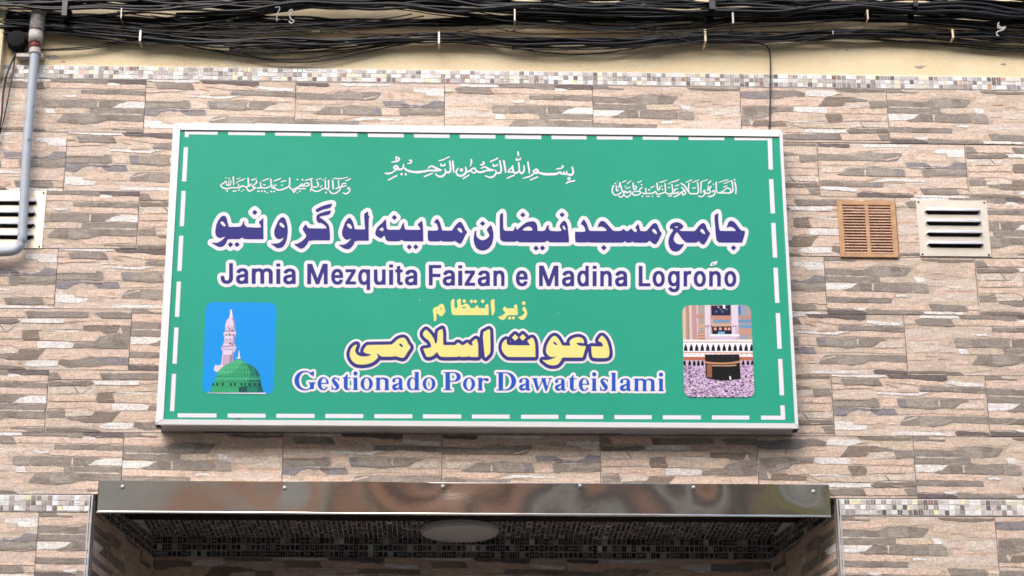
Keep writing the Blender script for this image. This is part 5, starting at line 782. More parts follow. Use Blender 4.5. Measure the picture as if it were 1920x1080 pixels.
[-1861,985,-4,-2,-2,-6,1,-49,0,-22,-2,-9,-10,-9,-17,-11,-6,0,-15,-9,-10,-3,-6,-4,-9,-3,-11,-3,-10,0,-13,3,-11,6,-4,3,-4,6,-7,11,-8,17,-1,3,-2,1,-5,-2,-4,1,-3,-3,1,-5,9,-14,3,-6,-2,-2,-4,-1,-4,2,-5,11,-6,26,-2,22,-2,27,-2,4,-2,2,-3,1,-2,0,-3,-2,-1,-3,-1,-3,3,-33,4,-24,-2,-4,-9,-8,-18,-10,-8,-3,-12,-2,-11,-1,-9,0,-19,5,-1,1,-2,17,-4,32,-3,4,-4,1,-3,-2,-1,-4,5,-37,0,-13,0,-3,-2,-1,-29,-1,-4,-3,0,-5,3,-5,5,-1,26,1,4,1,7,4,16,-3,12,-2,15,1,10,2,19,5,11,10,7,8,4,2,6,-18,3,-6,3,-2,6,-3,4,0,5,0,9,4,8,-9,11,-8,14,-5,15,-2,15,3,46,19,14,8,17,11,8,-14,5,-5,8,-6,9,-5,1,-7,7,-15,6,-8,2,-2,3,0,3,0,3,3,3,5,8,11,13,23,32,-3,18,0,36,2,3,2,0,4,-1,3,-4,2,-48,1,-20,2,-4,1,13,10,4,0,20,5,1,-1,3,-3,2,-1,27,1,19,3,6,2,5,3,6,4,3,7,2,6,-2,6,-4,6,-8,6,-6,3,-6,1,-9,-2,-14,-7,-6,-4,-13,-13,-4,-3,-7,-3,-2,1,0,1,10,12,1,3,0,3,-2,2,-3,1,-3,-1,-21,-20,-13,-12,-8,-5,-16,-8,-22,-14,-5,-1,-5,1,-12,7,-6,7,-7,14,2,11,1,15,-2,59,-2,6,-2,2],
[-1512,986,-4,-4,-1,-6,3,-4,3,-1,2,0,3,1,2,2,1,3,-1,4,-3,4,-2,1],
[-2460,972,-2,-1,0,-3,0,-3,3,-2,19,-3,2,0,2,2,-1,4,-2,2,-17,4],
[-1558,982,-21,-7,-3,-3,1,-4,2,-3,3,0,22,10,2,2,-1,4,-2,2],
[-2186,974,-28,-11,-20,-5,-3,-3,0,-5,3,-3,7,0,11,2,9,3,25,15,2,3,-1,2,-2,2],
[-2063,976,-61,-27,-3,-3,0,-3,2,-2,2,-1,23,7,15,6,27,16,1,3,-1,2,-2,2],
[-1947,977,-33,-12,-26,-12,-11,-6,-1,-2,0,-3,2,-2,4,0,25,8,16,6,28,16,2,3,-1,3,-2,1],
[-1636,981,-55,-16,-20,-8,-2,-1,-1,-2,1,-2,1,-2,4,-1,23,5,27,9,2,0,-1,-4,0,-6,5,-35,1,-25,0,-9,-3,-6,1,-8,-5,-29,0,-3,2,-3,3,0,3,2,5,18,1,2,10,-11,12,-8,15,-5,9,-1,9,0,11,2,12,4,11,7,16,14,3,2,4,2,8,0,8,1,7,5,2,-1,8,-10,5,-4,4,-1,7,1,3,2,2,3,4,10,2,16,-2,60,-1,14,-2,2,-5,2,-5,-3,-1,-5,3,-63,-1,-16,-3,-7,-1,0,-3,2,-11,14,1,19,-4,51,-2,5,-3,2,-2,0,-4,-2,-1,-3,0,-13,3,-28,1,-24,-2,-10,-1,-4,-6,-2,-9,-1,-8,-2,-27,-21,-13,-4,-7,-1,-16,0,-14,4,-8,5,-6,7,-8,13,1,12,2,0,9,-7,9,-5,8,-1,10,1,13,6,8,7,6,10,2,10,-3,13,-7,17,-4,4,-5,1,-3,-1,-2,-2,-2,-2,0,-4,1,-4,8,-14,4,-9,-1,-5,-4,-7,-8,-5,-14,-3,-8,3,-13,7,-5,0,-1,20,-4,36,-2,7,-4,5,17,7,2,1,0,3,-1,3,-2,1],
[-1268,985,-18,-12,-35,-16,-2,-2,0,-3,4,-2,11,2,19,4,10,5,9,8,6,10,0,3,0,2,-2,1],
[-2295,971,-24,-12,-41,-17,-2,-2,0,-4,2,-2,4,0,34,11,11,5,12,7,9,8,1,3,-1,2,-2,1],
[-1786,971,-3,-2,-2,-3,-1,-2,0,-5,4,-5,2,-1,4,0,3,2,2,2,1,6,-2,3,-2,3,-3,1],
[-1738,970,-3,-2,-2,-3,-1,-3,0,-4,2,-4,4,-3,3,0,3,0,3,2,2,3,1,4,0,3,-2,4,-3,2,-4,1],
[-1596,971,-5,-3,-1,-7,1,-3,2,-3,6,-2,3,2,2,2,2,6,-1,3,-2,3,-4,2],
[-1539,970,-4,-4,0,-5,4,-5,5,0,4,3,1,3,0,3,-2,2,-2,3],
[-1443,964,-4,-3,-2,-6,8,-80,2,-10,3,-3,4,-1,4,2,1,5,0,13,-6,75,-2,4,-1,3,-3,1],
[-1386,963,-3,-4,-1,-4,4,-55,1,-11,-23,-15,-3,-2,0,-5,1,-2,2,-2,6,-1,17,11,9,5,7,2,2,-1,0,-1,-2,-5,-2,-5,-6,-11,-17,-19,-6,-5,-7,-5,-9,-2,-8,-2,-7,0,-6,1,-10,4,-7,7,-15,20,-2,2,-3,-1,-2,-3,0,-3,11,-21,7,-9,7,-5,6,-3,13,-3,8,0,14,3,14,7,13,10,6,8,11,14,7,12,5,18,16,4,16,6,16,6,3,3,1,4,-1,2,-2,2,-3,1,-27,-9,-10,-2,3,15,4,5,6,2,22,0,2,2,1,2,0,5,-4,3,-24,0,-9,-3,-4,-3,-3,-5,-2,-7,-2,-10,0,-3,2,-4,0,-1,-18,-4,-2,0,-1,2,-5,60,-2,6,-3,2],
[-1900,953,-15,-3,-14,-1,-2,-1,-2,-5,-13,-7,-1,-2,0,-2,2,-2,2,-1,30,12,22,2,2,3,-1,4,-4,3],
[-2366,935,-5,-4,-9,-10,-1,-3,2,-3,3,-1,2,2,12,11,1,3,0,3,-3,2],
[-1691,920,7,0,4,-2,4,-4,1,-2,0,-2,-4,-4,-8,-4,-7,-1,-18,-2,-6,0,-1,2,2,1,9,10,10,6],
[-2111,910,-3,-3,-2,-4,1,-4,3,-3,5,0,4,3,3,-3,4,0,4,1,1,4,0,2,-1,3,-3,3,-4,1,-4,-3,-5,2],
[-1996,909,-3,-1,-1,-4,-1,-2,1,-3,4,-4,5,0,3,1,1,3,1,3,-1,3,-3,4],
[-1934,909,-3,-1,-3,-4,0,-3,0,-4,5,-4,6,-1,4,5,1,3,0,2,-1,4,-3,2,-3,2],
[-1545,905,-19,-19,-1,-4,2,-4,3,-1,3,1,17,20,1,3,-1,3,-2,1],
[-1288,889,-4,-3,-2,-3,-3,-10,-1,-8,0,-2,3,-2,2,-1,3,0,3,3,3,11,3,-2,3,-5,2,-5,-1,-8,-3,-6,-4,-7,-9,-9,-12,-8,-6,-1,-5,1,-21,8,-3,-2,-1,-2,0,-2,2,-3,12,-8,7,-4,8,-2,5,0,11,4,9,6,6,5,8,9,4,6,4,11,1,8,-1,10,-5,10,-7,7,-5,4],
[-1800,860,0,-1,-2,-3,-11,-15,-3,-3,-2,1,-5,8,0,2,10,3],
[-2349,853,-5,-3,-1,-4,0,-3,3,-5,6,-2,3,1,2,3,1,2,0,5,-3,4,-3,2],
[-2308,852,-3,-3,-1,-6,3,-4,3,-2,2,0,3,2,2,2,1,3,-1,3,-3,4,-2,2],
[-2465,841,-3,-1,-2,-3,-1,-3,0,-5,2,-4,2,-2,4,-1,3,0,3,2,2,3,2,3,-1,4,-1,3,-3,3,-4,2],
[-2402,842,-3,-1,-2,-3,-1,-2,0,-5,1,-4,3,-3,3,-1,4,0,3,1,2,3,1,3,0,5,-2,4,-2,2,-3,1],
[-2380,842,-3,-1,-2,-2,0,-2,0,-5,3,-4,4,-1,4,1,1,2,2,3,0,4,-3,4,-4,2],
[-2129,844,-3,-2,-2,-2,-1,-3,0,-3,2,-4,2,-3,4,-1,3,0,4,2,1,2,1,4,0,5,-2,3,-3,2,-4,1],
[-2100,843,-4,-2,-2,-2,-1,-4,1,-4,1,-3,4,-3,6,0,3,2,2,2,1,4,0,3,-2,3,-3,3,-4,2],
[-1758,846,-2,-1,-2,-3,-1,-5,3,-6,5,-1,3,1,2,1,2,7,-2,3,-2,3,-3,1],
[-2167,841,-4,-3,-1,-4,1,-4,3,-4,4,-1,6,2,5,-1,3,2,2,2,1,3,-1,3,-1,2,-3,2,-4,0,-3,-1,-4,2],
[-2037,842,-3,-1,-2,-3,-2,-4,1,-3,2,-5,2,-1,3,-2,4,1,3,2,2,2,1,3,-1,5,-2,3,-2,2,-2,1],
[-2009,842,-4,-2,-2,-3,-1,-4,1,-3,1,-3,3,-2,3,-1,4,0,3,2,2,3,1,4,-1,3,-1,3,-3,2,-3,2],
[-2324,837,-3,-3,-1,-5,3,-3,4,-1,4,3,0,5,-1,2,-2,2],
[-1506,835,-4,-4,0,-4,0,-3,2,-3,3,-2,6,0,2,2,2,3,0,3,0,3,-2,3,-2,2],
[-2076,826,-3,-4,-1,-2,0,-3,2,-3,2,-2,6,0,4,4,0,5,-4,5,-2,0],
[-1782,828,-2,-2,-1,-2,1,-5,3,-3,4,1,3,3,-1,5,-3,3,-2,1],
],
 'blessing_line_east': [
[2506,1019,-4,-2,-2,-4,-1,-4,0,-3,1,-3,3,-2,2,-1,4,0,4,2,2,3,2,4,-1,3,-1,3,-3,3,-2,1],
[1960,1011,-34,-16,-16,-4,-38,-15,-5,-3,0,-4,1,-2,2,0,22,7,6,-1,29,11,16,4,3,2,2,5,16,9,1,3,-1,2,-2,2],
[2238,1012,-29,-13,-28,-7,-3,-2,-1,-4,-4,-2,-3,-2,-1,-4,-1,-40,-1,-5,-2,-67,1,-3,2,-2,3,0,2,1,2,2,1,3,6,99,1,12,-1,5,1,1,25,4,14,6,20,11,1,3,0,2,-2,2],
[2442,1013,-43,-12,-28,-10,-23,-9,-2,-2,-1,-3,2,-2,4,0,91,28,4,2,1,4,-2,3],
[2084,1008,-60,-29,-3,-2,0,-4,2,-2,3,0,22,8,16,7,24,16,2,2,-1,3,-2,1],
[2157,1007,-34,-11,-22,-10,-14,-7,-2,-2,0,-3,2,-2,3,0,32,12,35,15,3,2,1,3,-1,3],
[1834,1002,-39,-15,-29,-9,-3,-2,0,-4,2,-2,2,-1,19,3,17,5,33,17,2,2,0,3,-1,2],
[2474,1005,-30,-16,-43,-19,-2,-2,-1,-3,2,-3,4,0,41,18,28,15,2,0,4,-42,3,-45,0,-6,-2,-9,-4,-7,-2,-4,-4,-2,-1,1,2,13,0,6,-2,8,-4,6,-6,5,-7,4,-9,2,-9,0,-13,-4,-13,-8,-8,-8,-13,-19,-4,5,-3,0,-15,-13,-4,-2,-4,-1,-9,0,-9,3,-6,7,-2,6,-1,7,-1,14,3,70,-2,4,-4,1,-2,-1,-3,-2,-2,-5,-2,-42,-1,-6,0,-22,1,-13,2,-11,3,-9,5,-6,7,-6,11,-4,54,0,26,-1,21,0,14,2,12,4,10,6,7,10,4,11,2,10,0,20,-3,42,-3,31,-1,3,-2,2,-6,1,-3,4],
[1480,990,-34,-31,-2,-4,2,-4,3,-2,3,2,33,30,1,4,0,3,-2,2],
[2269,999,-6,-3,-19,-26,-3,-5,1,-3,1,-2,2,0,3,1,28,24,2,5,-1,5,-4,4],
[1588,991,-18,-10,-26,-6,-2,-3,0,-3,3,-2,6,0,13,0,10,3,9,7,9,8,1,2,-1,2,-2,2],
[1421,988,-9,-4,-12,-10,-4,-5,0,-2,1,-2,2,-1,2,0,19,11,16,4,3,2,1,4,-3,3],
[1352,984,-3,-2,-1,-4,2,-3,3,-2,3,2,2,4,-1,4],
[2508,989,-3,-3,-1,-4,6,-41,2,-23,-1,-23,-3,-36,0,-3,2,-2,2,-2,2,0,4,3,2,5,5,49,0,18,-2,22,-6,35,-3,4],
[1376,973,-3,-3,-2,-3,-13,-47,-1,-7,1,-2,3,-2,3,0,3,1,2,4,6,15,1,1,11,-49,2,-5,4,-6,9,-8,2,-7,1,-11,-1,-5,-4,-7,-7,-7,-7,-4,-8,-3,-3,1,-7,3,-8,5,-3,1,-2,-1,-2,-2,0,-3,1,-2,11,-11,4,-3,5,-1,10,1,9,3,11,9,8,7,1,-1,17,-14,7,-3,6,-1,5,0,10,6,8,6,11,11,6,9,4,8,1,4,0,7,-8,25,-2,2,-4,0,-17,-11,-8,-3,-6,0,-6,2,-23,8,-4,0,-4,-2,-2,1,-3,4,-3,9,-10,49,-3,3,-5,2,5,17,0,5,-1,3,-3,2],
[1504,970,-4,-3,-2,-5,1,-38,2,-18,3,-10,3,-6,5,-4,7,-1,8,4,7,9,4,7,4,9,1,9,-2,5,-4,5,-12,7,-5,-1,-2,-4,1,-4,10,-8,2,-3,-4,-9,-5,-8,-3,-3,-3,0,-2,5,-1,15,-2,44,-2,5,-3,1],
[1740,973,-4,-4,-2,-5,1,-37,2,-22,4,-12,3,-6,5,-4,5,-1,7,5,8,12,6,12,1,4,0,6,-2,6,-6,7,-2,1,-3,-1,-2,-3,4,-9,0,-4,-3,-7,-6,-11,-2,-2,-2,1,-2,10,-1,7,-1,51,-3,5,-2,1],
[2139,977,-2,-1,-2,-3,0,-6,4,-50,1,-17,-1,-17,-2,-9,-3,-6,-4,-3,-6,-2,-16,0,-36,-1,-6,3,-5,6,-4,8,-3,13,1,22,7,49,0,5,-3,3,-2,1,-3,-1,-2,-1,-2,-3,-5,-37,-3,-24,-1,-2,-22,36,-11,14,-14,9,-13,7,-3,0,-3,-2,-2,-3,0,-3,0,-3,3,-3,16,-9,6,-5,7,-6,20,-31,15,-28,5,-4,5,-11,4,-6,4,-4,6,-3,6,-2,21,1,33,0,10,3,9,6,6,9,3,14,1,11,0,17,-4,61,-1,5,-2,3,-3,1],
[1329,964,-3,-1,-3,-2,-1,-4,0,-3,0,-3,3,-3,5,-2,4,1,3,2,1,3,1,5,-1,3,-2,2,-4,2],
[1857,967,-3,-2,-2,-3,-1,-3,1,-3,3,-4,6,0,3,1,2,3,0,4,0,3,-2,2,-2,2],
[1818,965,-3,-2,-2,-5,2,-56,-1,-22,-2,-5,-8,-5,-21,-7,-31,-10,-8,-1,-3,1,-2,3,-11,23,-4,3,-4,1,-4,-1,-3,-3,-10,-11,-6,-3,-26,-4,-24,-1,-10,1,-2,1,-1,1,1,15,1,29,-2,5,-2,1,-3,0,-3,-1,-3,-4,-1,-31,-1,-11,-1,-7,-2,-2,-2,0,-15,5,-6,1,-2,-1,-2,-2,-1,-3,0,-3,4,-5,20,-6,8,0,8,4,15,-1,35,1,17,3,9,3,6,5,8,10,1,-2,5,-12,4,-9,6,-5,7,-2,11,1,29,9,20,7,14,8,2,-1,5,-7,6,-5,6,-3,14,-3,15,0,17,5,14,-1,14,0,18,4,13,4,8,6,5,9,1,4,-1,3,-2,1,-2,1,-3,-1,-6,-6,-6,-1,-15,-8,-5,-1,-4,0,-3,2,-9,6,0,28,-5,53,-2,4,-1,2,-3,1,-5,-2,-2,-3,0,-2,5,-62,0,-16,-3,-7,-3,-3,-3,-2,-14,-4,-16,0,-9,3,-4,2,-4,5,-4,7,1,10,1,19,-2,57,-2,2,-2,2],
[2297,969,-2,-2,-1,-2,-1,-15,1,-3,4,-1,2,1,2,4,1,12,-1,5,-3,1],
[1587,953,-5,-3,-2,-3,0,-3,1,-4,2,-2,5,-2,3,1,3,2,2,3,0,4,-2,4,-2,2,-3,1],
[1954,953,-33,-11,-3,-3,0,-5,3,-3,4,0,32,13,2,3,1,3,-3,3],
[1308,939,-3,-2,-3,-4,-7,-22,-3,-12,-2,-22,0,-9,3,-11,7,-13,8,-9,5,-4,8,-4,11,-1,9,2,18,6,14,7,7,5,11,12,2,3,-1,4,-2,2,-4,1,-4,-2,-7,-7,-7,-5,-10,-6,-12,-4,-9,-3,-10,-1,-6,2,-5,4,-5,7,-5,9,-2,8,-1,7,1,12,3,14,10,22,1,4,0,5,-2,3,-4,2],
[2243,948,-2,-2,-1,-4,-1,-22,2,-10,-12,-14,-1,-5,1,-3,2,-1,2,-1,2,1,11,11,2,1,4,-4,5,-10,0,-5,-1,-4,-6,-6,-8,-4,-7,1,-17,5,-1,2,-1,11,-3,10,-4,4,-6,0,-5,-4,-9,-14,-1,-4,0,-2,1,-3,2,-2,2,0,3,0,6,7,2,0,0,-7,-2,-8,-4,-10,-4,-6,-4,-4,-7,-6,-7,-4,-5,-1,-6,1,-15,5,-4,0,-3,-2,-1,-3,0,-3,2,-2,18,-8,8,-2,6,1,12,6,11,8,4,4,5,8,7,13,18,-4,10,-1,6,2,5,3,5,4,6,5,3,7,1,2,1,5,0,5,-4,11,-9,13,0,1,20,17,2,4,0,5,-1,3,-2,1,-3,1,-3,-1,-7,-5,-10,-11,-3,-1,-1,1,0,4,-1,18,-2,2],
[1337,937,-3,-2,-2,-5,0,-34,1,-12,2,-6,2,-4,4,-3,7,0,5,3,9,5,2,3,0,3,-1,4,-4,1,-10,-4,-2,0,-2,10,0,36,-3,4,-3,1],
[1785,941,-2,-1,-2,-3,-1,-5,2,-5,5,-2,4,2,2,2,1,2,0,4,-1,3,-2,2],
[1434,936,-7,-6,-7,-7,-1,-4,2,-3,2,-1,3,1,12,13,1,2,-1,3,-2,1],
[2427,947,-34,-12,-2,-3,0,-4,3,-2,3,0,35,12,2,3,0,4,-3,3],
[1716,938,-20,-11,-3,-3,-7,3,-6,-1,-2,-2,-1,-3,0,-5,1,-4,5,-3,4,0,2,1,3,3,2,5,7,1,19,13,1,2,0,3,-2,1],
[1857,928,-4,-2,-2,-3,-1,-5,0,-4,2,-2,5,-2,4,1,3,2,2,3,0,4,-1,3,-2,3,-4,2],
[1473,923,-41,-16,-2,-3,0,-3,2,-3,3,0,41,13,3,3,0,4,-3,4],
[1980,928,-4,-4,0,-3,1,-2,23,-25,2,-2,-1,-1,-7,-2,-8,-5,-50,-41,-10,-6,-24,-10,-2,-2,-1,-3,1,-3,2,-3,2,-1,4,0,18,7,11,5,11,7,29,25,2,-1,10,-11,-5,-6,0,-5,2,-4,4,-2,3,0,3,2,2,2,2,6,7,0,5,2,7,6,4,3,2,5,1,6,-1,6,-4,10,2,5,0,5,-19,20,-15,15,-5,4],
[1592,920,-13,-5,-10,-8,-4,-7,-7,-16,-1,-2,-14,-1,-33,-5,-2,-2,-2,-3,-4,2,-3,0,-2,-2,-3,-5,-2,-13,0,-10,3,-8,8,-6,8,-3,11,-1,12,1,13,3,12,5,10,6,6,5,4,4,3,6,2,6,-1,4,-4,9,-9,6,-1,2,4,10,5,7,6,4,12,4,4,4,0,4,-1,3,-3,3],
[2113,926,-25,-9,-3,-4,1,-4,2,-2,3,0,28,7,2,4,0,5,-3,3],
[1939,912,-17,-2,-6,-1,-5,-3,-4,-7,-2,-9,-2,-12,2,-3,2,-2,3,0,3,2,8,18,4,5,7,2,11,1,4,2,1,4,-1,3,-3,2],
[1792,905,-3,-1,-2,-3,-1,-2,0,-4,1,-3,2,-2,5,-1,2,1,3,3,1,2,0,4,-2,4,-2,1],
[2432,911,9,1,3,-1,8,-4,5,-4,2,-4,-1,-8,-3,-15,-8,-2,-38,0,-14,1,0,2,9,14,8,11,10,6],
[1659,901,-3,-1,-3,-3,-1,-4,0,-3,1,-4,2,-3,7,-2,3,1,3,3,2,4,1,5,-2,3,-3,4,-3,1],
[2297,900,-7,-4,-4,-4,-8,-11,-1,-4,0,-3,2,-2,5,-1,4,3,8,9,2,0,4,-7,1,-8,-2,-7,-5,-8,-5,-5,-7,-4,-15,-7,-7,-2,-24,-1,-2,-1,-2,-3,1,-3,1,-3,6,-2,11,-1,12,0,6,1,11,5,8,4,11,8,5,5,4,6,4,8,2,9,0,7,-4,13,-4,7,-6,6],
[2000,876,3,0,3,-2,5,-7,3,-5,-1,-2,-1,-3,-4,-3,-4,-2,-2,0,-4,2,-10,12,0,1,3,3],
[1551,869,8,-1,5,-1,3,-2,2,-3,0,-2,-2,-4,-5,-4,-8,-5,-12,-5,-15,-2,-13,1,-6,1,-3,2,-1,6,2,13,2,4,3,-1,6,0,20,2],
[1470,866,1,0,1,0,3,-8,1,-5,-1,-5,-8,-12,-8,-7,-8,-6,-8,-4,-3,1,-9,5,-8,6,-6,3,2,13,-2,14,1,1,21,-7,9,0,8,2],
[1874,842,-4,-2,-2,-3,-1,-4,0,-3,2,-3,2,-3,4,-1,3,0,3,1,3,3,1,4,0,4,-1,4,-3,2,-3,1],
[1853,838,-5,-3,-2,-5,0,-3,1,-4,2,-3,4,-1,4,0,3,1,2,3,2,3,0,5,-2,3,-2,3,-4,1],
[1590,830,-3,-2,-2,-2,-1,-4,0,-3,2,-4,2,-2,6,0,3,2,2,3,1,2,0,5,-4,5,-3,1],
[1635,830,-5,-3,-1,-3,0,-3,2,-5,3,-2,3,0,2,1,3,3,2,5,-3,5,-3,2],
[1653,830,-4,-3,-1,-4,0,-3,4,-5,3,-1,3,0,3,2,2,3,0,6,-4,5,-3,1],
[1690,831,-4,-3,-2,-3,0,-4,3,-5,2,-1,3,0,5,3,2,5,-1,4,-2,2,-3,2],
[1741,831,-3,-1,-2,-2,-1,-3,0,-4,2,-3,2,-2,6,0,3,1,2,3,0,6,-4,5],
[1759,832,-3,-2,-2,-2,-1,-3,0,-4,2,-3,2,-2,6,0,4,4,1,4,0,3,-4,4],
],
 'latin_subtitle': [
[-1654,-998,-9,-1,-14,-3,-13,-4,-11,-6,-11,-8,-8,-7,-7,-9,-8,-12,-5,-11,-3,-12,-3,-12,0,-11,1,-14,3,-12,4,-12,5,-9,11,-15,7,-8,10,-8,9,-6,6,-4,8,-3,12,-4,15,-2,10,-1,9,1,16,3,12,4,11,5,36,1,0,3,0,35,3,8,4,11,5,2,0,7,-2,1,-4,1,-18,0,-5,-1,-36,0,-1,-2,0,-2,0,-4,1,-2,13,0,1,-1,1,-40,0,-1,-3,-4,-9,-6,-9,-4,-8,-2,-8,-1,-9,1,-8,2,-8,3,-8,5,-10,10,-8,10,-5,9,-5,14,-2,8,-3,13,0,19,1,13,3,10,3,10,7,15,3,4,6,6,6,7,6,4,9,4,13,3,13,-1,7,-2,8,-3,10,-6,7,-7,9,-12,2,-1,10,0,11,-14,2,-1,2,0,1,1,-1,51,-1,3,-7,0,-21,-14,-10,6,-11,5,-12,4,-14,2],
[-1179,-1001,-6,-3,-6,-6,-2,-9,0,-4,1,-4,1,-4,2,-3,3,-3,4,-3,6,-2,6,0,3,1,7,4,5,6,1,4,1,5,-1,7,-3,6,-6,6,-7,3,-4,0],
[-580,-1000,-18,-2,-14,0,-3,-1,-6,-1,-2,-1,0,-4,1,-2,7,-1,2,-2,1,-47,-1,-3,-2,0,-10,6,-9,3,-11,0,-6,-2,-10,-4,-8,-7,-8,-11,-4,-8,-4,-10,-2,-14,-1,-9,1,-9,3,-14,3,-8,3,-7,5,-8,5,-5,5,-4,10,-6,10,-3,10,0,10,3,11,6,1,-1,0,-4,2,-1,42,0,3,1,0,6,-1,2,-8,0,-1,1,-1,1,-2,167,-1,3],
[-249,-999,-34,-1,-5,-1,-55,0,-2,-1,0,-6,1,-1,19,-1,1,-1,0,-2,1,-155,-1,-2,-1,-1,-18,0,-1,-1,0,-3,0,-4,1,-1,81,0,1,2,0,2,0,4,-1,1,-16,1,-2,0,0,1,-1,72,2,1,1,0,43,0,17,3,10,4,11,7,8,8,5,7,3,6,1,6,1,6,0,4,-2,12,-4,7,-5,7,-7,6,-4,3,-5,3,-10,4,-10,2,-10,2],
[1084,-991,-5,-2,-4,-1,-6,-6,-3,-7,-1,-4,0,-4,2,-6,3,-5,2,-3,4,-2,5,-2,8,0,6,2,6,5,3,6,2,6,0,4,-3,9,-5,6,-5,3,-6,1],
[158,-999,-1,-1,0,-1,0,-6,1,-1,18,-1,1,0,1,-2,0,-155,0,-3,-1,-1,-19,0,-1,-1,0,-3,0,-3,1,-2,95,1,9,1,10,2,13,4,13,6,14,10,12,12,7,10,4,7,5,15,3,13,1,10,0,10,-4,15,-6,15,-4,7,-6,9,-9,9,-9,7,-11,7,-15,6,-7,2,-10,2,-8,1],
[1718,-990,-7,-3,-5,-4,-4,-6,-1,-6,0,-4,3,-9,5,-6,4,-2,9,-2,5,1,4,2,6,6,3,7,1,4,0,4,-1,5,-2,4,-2,3,-3,3,-8,3],
[1286,-994,-18,-2,-13,0,-3,-2,-7,0,-1,-1,-1,-1,0,-4,1,-1,8,-2,1,-2,-3,-156,-1,-2,-7,0,-1,-1,0,-7,1,-1,49,0,2,0,1,2,0,6,-2,1,-6,0,-1,2,4,168,-1,2],
[-281,-1010,32,1,5,-1,7,-3,4,-3,5,-5,3,-4,4,-7,2,-8,1,-8,-1,-7,-2,-8,-4,-8,-5,-6,-5,-4,-6,-4,-6,-1,-32,0,-2,1,-1,73],
[228,-1008,14,1,6,-1,8,-2,8,-4,6,-3,7,-7,5,-6,5,-7,5,-10,5,-15,3,-14,1,-16,-3,-17,-2,-10,-3,-9,-6,-10,-6,-10,-7,-7,-7,-5,-10,-6,-16,-4,-12,0,-7,1,-1,1,-1,1,1,156,1,2],
[-1250,-1026,-7,-5,-14,-24,-2,-1,-8,-1,-1,-4,-1,-1,-10,0,-1,-2,0,-4,1,-3,10,0,1,-2,3,-90,6,-9,6,-5,6,-6,7,-3,11,-1,7,1,6,3,16,12,1,1,0,2,-1,3,-3,0,-14,-7,-6,-1,-4,1,-2,3,-1,10,0,5,-2,82,1,1,1,0,26,1,2,1,0,5,-1,2,-2,1,-25,-1,-2,1,-1,33,-1,2],
[888,-1017,-7,-5,-17,-26,-2,0,-7,-1,-1,-4,-1,-1,-10,0,-1,-2,0,-3,0,-2,1,-2,10,0,1,-2,-1,-90,5,-8,10,-10,5,-3,3,-2,10,-1,7,0,8,3,15,12,3,2,1,2,-2,3,-2,0,-14,-6,-6,-2,-5,1,-1,1,-2,2,2,97,1,1,1,0,26,1,2,1,0,5,0,2,-2,1,-25,0,-3,0,0,34,-1,2],
[-1480,-1060,-11,-2,-10,-6,-7,-6,-5,-4,-4,-6,-4,-9,-4,-14,-2,-14,0,-8,2,-11,5,-15,5,-10,8,-9,4,-4,5,-4,11,-5,9,-2,11,0,7,1,7,3,9,7,9,9,5,8,1,3,-2,1,-16,0,-2,-2,-6,-10,-4,-5,-6,-3,-4,0,-4,1,-4,4,-4,4,-6,12,-4,17,-1,6,0,5,2,1,65,1,2,0,1,2,0,4,-2,14,-5,13,-5,8,-6,8,-9,8,-9,6,-10,3,-6,1],
[-1073,-1057,-9,-2,-6,-3,-8,-4,-11,-9,-5,-8,-5,-9,-5,-13,-1,-14,0,-7,2,-14,3,-9,3,-6,4,-7,7,-8,10,-9,8,-4,7,-2,6,-1,4,-1,9,0,10,2,8,3,11,7,7,7,8,12,4,10,2,7,2,7,0,14,-2,13,-3,9,-3,6,-4,7,-7,8,-11,9,-9,5,-5,2,-10,2],
[-482,-1053,-13,-3,-9,-3,-6,-4,-7,-5,-8,-8,-6,-9,-4,-9,-2,-7,-2,-10,0,-8,0,-8,2,-8,3,-9,3,-7,8,-12,6,-6,10,-7,12,-5,11,-3,13,0,8,2,7,3,9,4,7,6,5,4,3,4,6,10,5,10,3,13,0,13,-2,14,-3,8,-3,8,-4,6,-7,8,-11,9,-8,4,-8,3,-7,1],
[-1367,-1061,-5,-1,-7,-3,-6,-4,-5,-5,-4,-8,-1,-4,0,-7,3,-11,9,-15,8,-14,8,-9,14,-15,1,-1,-1,-4,-3,-9,-2,-3,-2,-1,-2,0,-3,0,-7,3,-12,8,-1,4,-1,13,-1,5,-3,2,-3,0,-1,-2,-1,-3,0,-36,2,-3,3,-2,3,0,3,2,1,3,0,4,1,1,13,-8,7,-3,6,0,11,3,6,4,7,6,6,8,4,9,0,11,-4,11,-7,10,-14,18,-4,4,-15,15,-3,3,0,2,2,4,6,5,3,1,5,-1,7,-4,10,-6,1,-2,1,-8,1,-4,2,-2,2,0,3,2,0,4,1,20,-1,4,-2,2,-3,1,-2,-1,-3,-4,-2,0,-10,7,-6,3,-6,2],
[-1160,-1060,-11,-1,-17,0,-5,-2,-5,0,-2,-2,0,-4,1,-2,8,-1,1,-3,3,-98,-1,-2,-7,-1,-1,-1,0,-6,2,-1,48,0,2,1,1,1,-1,6,-1,1,-6,0,-1,2,-3,111,-1,2],
[-951,-1059,-11,-1,-13,0,-3,-1,-7,-1,-1,-2,0,-4,1,-1,8,-1,1,-3,2,-99,-1,-2,-7,0,-1,-1,0,-7,2,-1,2,0,45,0,3,1,0,7,-2,1,-6,0,-1,1,0,1,-2,83,1,2,4,6,4,5,4,2,3,1,5,-1,12,-5,11,-5,3,-2,1,-2,1,-83,0,-1,-1,-1,-7,-1,-1,-1,0,-7,3,-1,48,1,1,2,0,6,-2,1,-5,0,-2,1,-1,78,-1,9,-3,7,-2,4,-7,6,-8,4,-19,4,-11,2,-11,-1,-6,0,-7,-4,-6,-6,-1,1,-1,9],
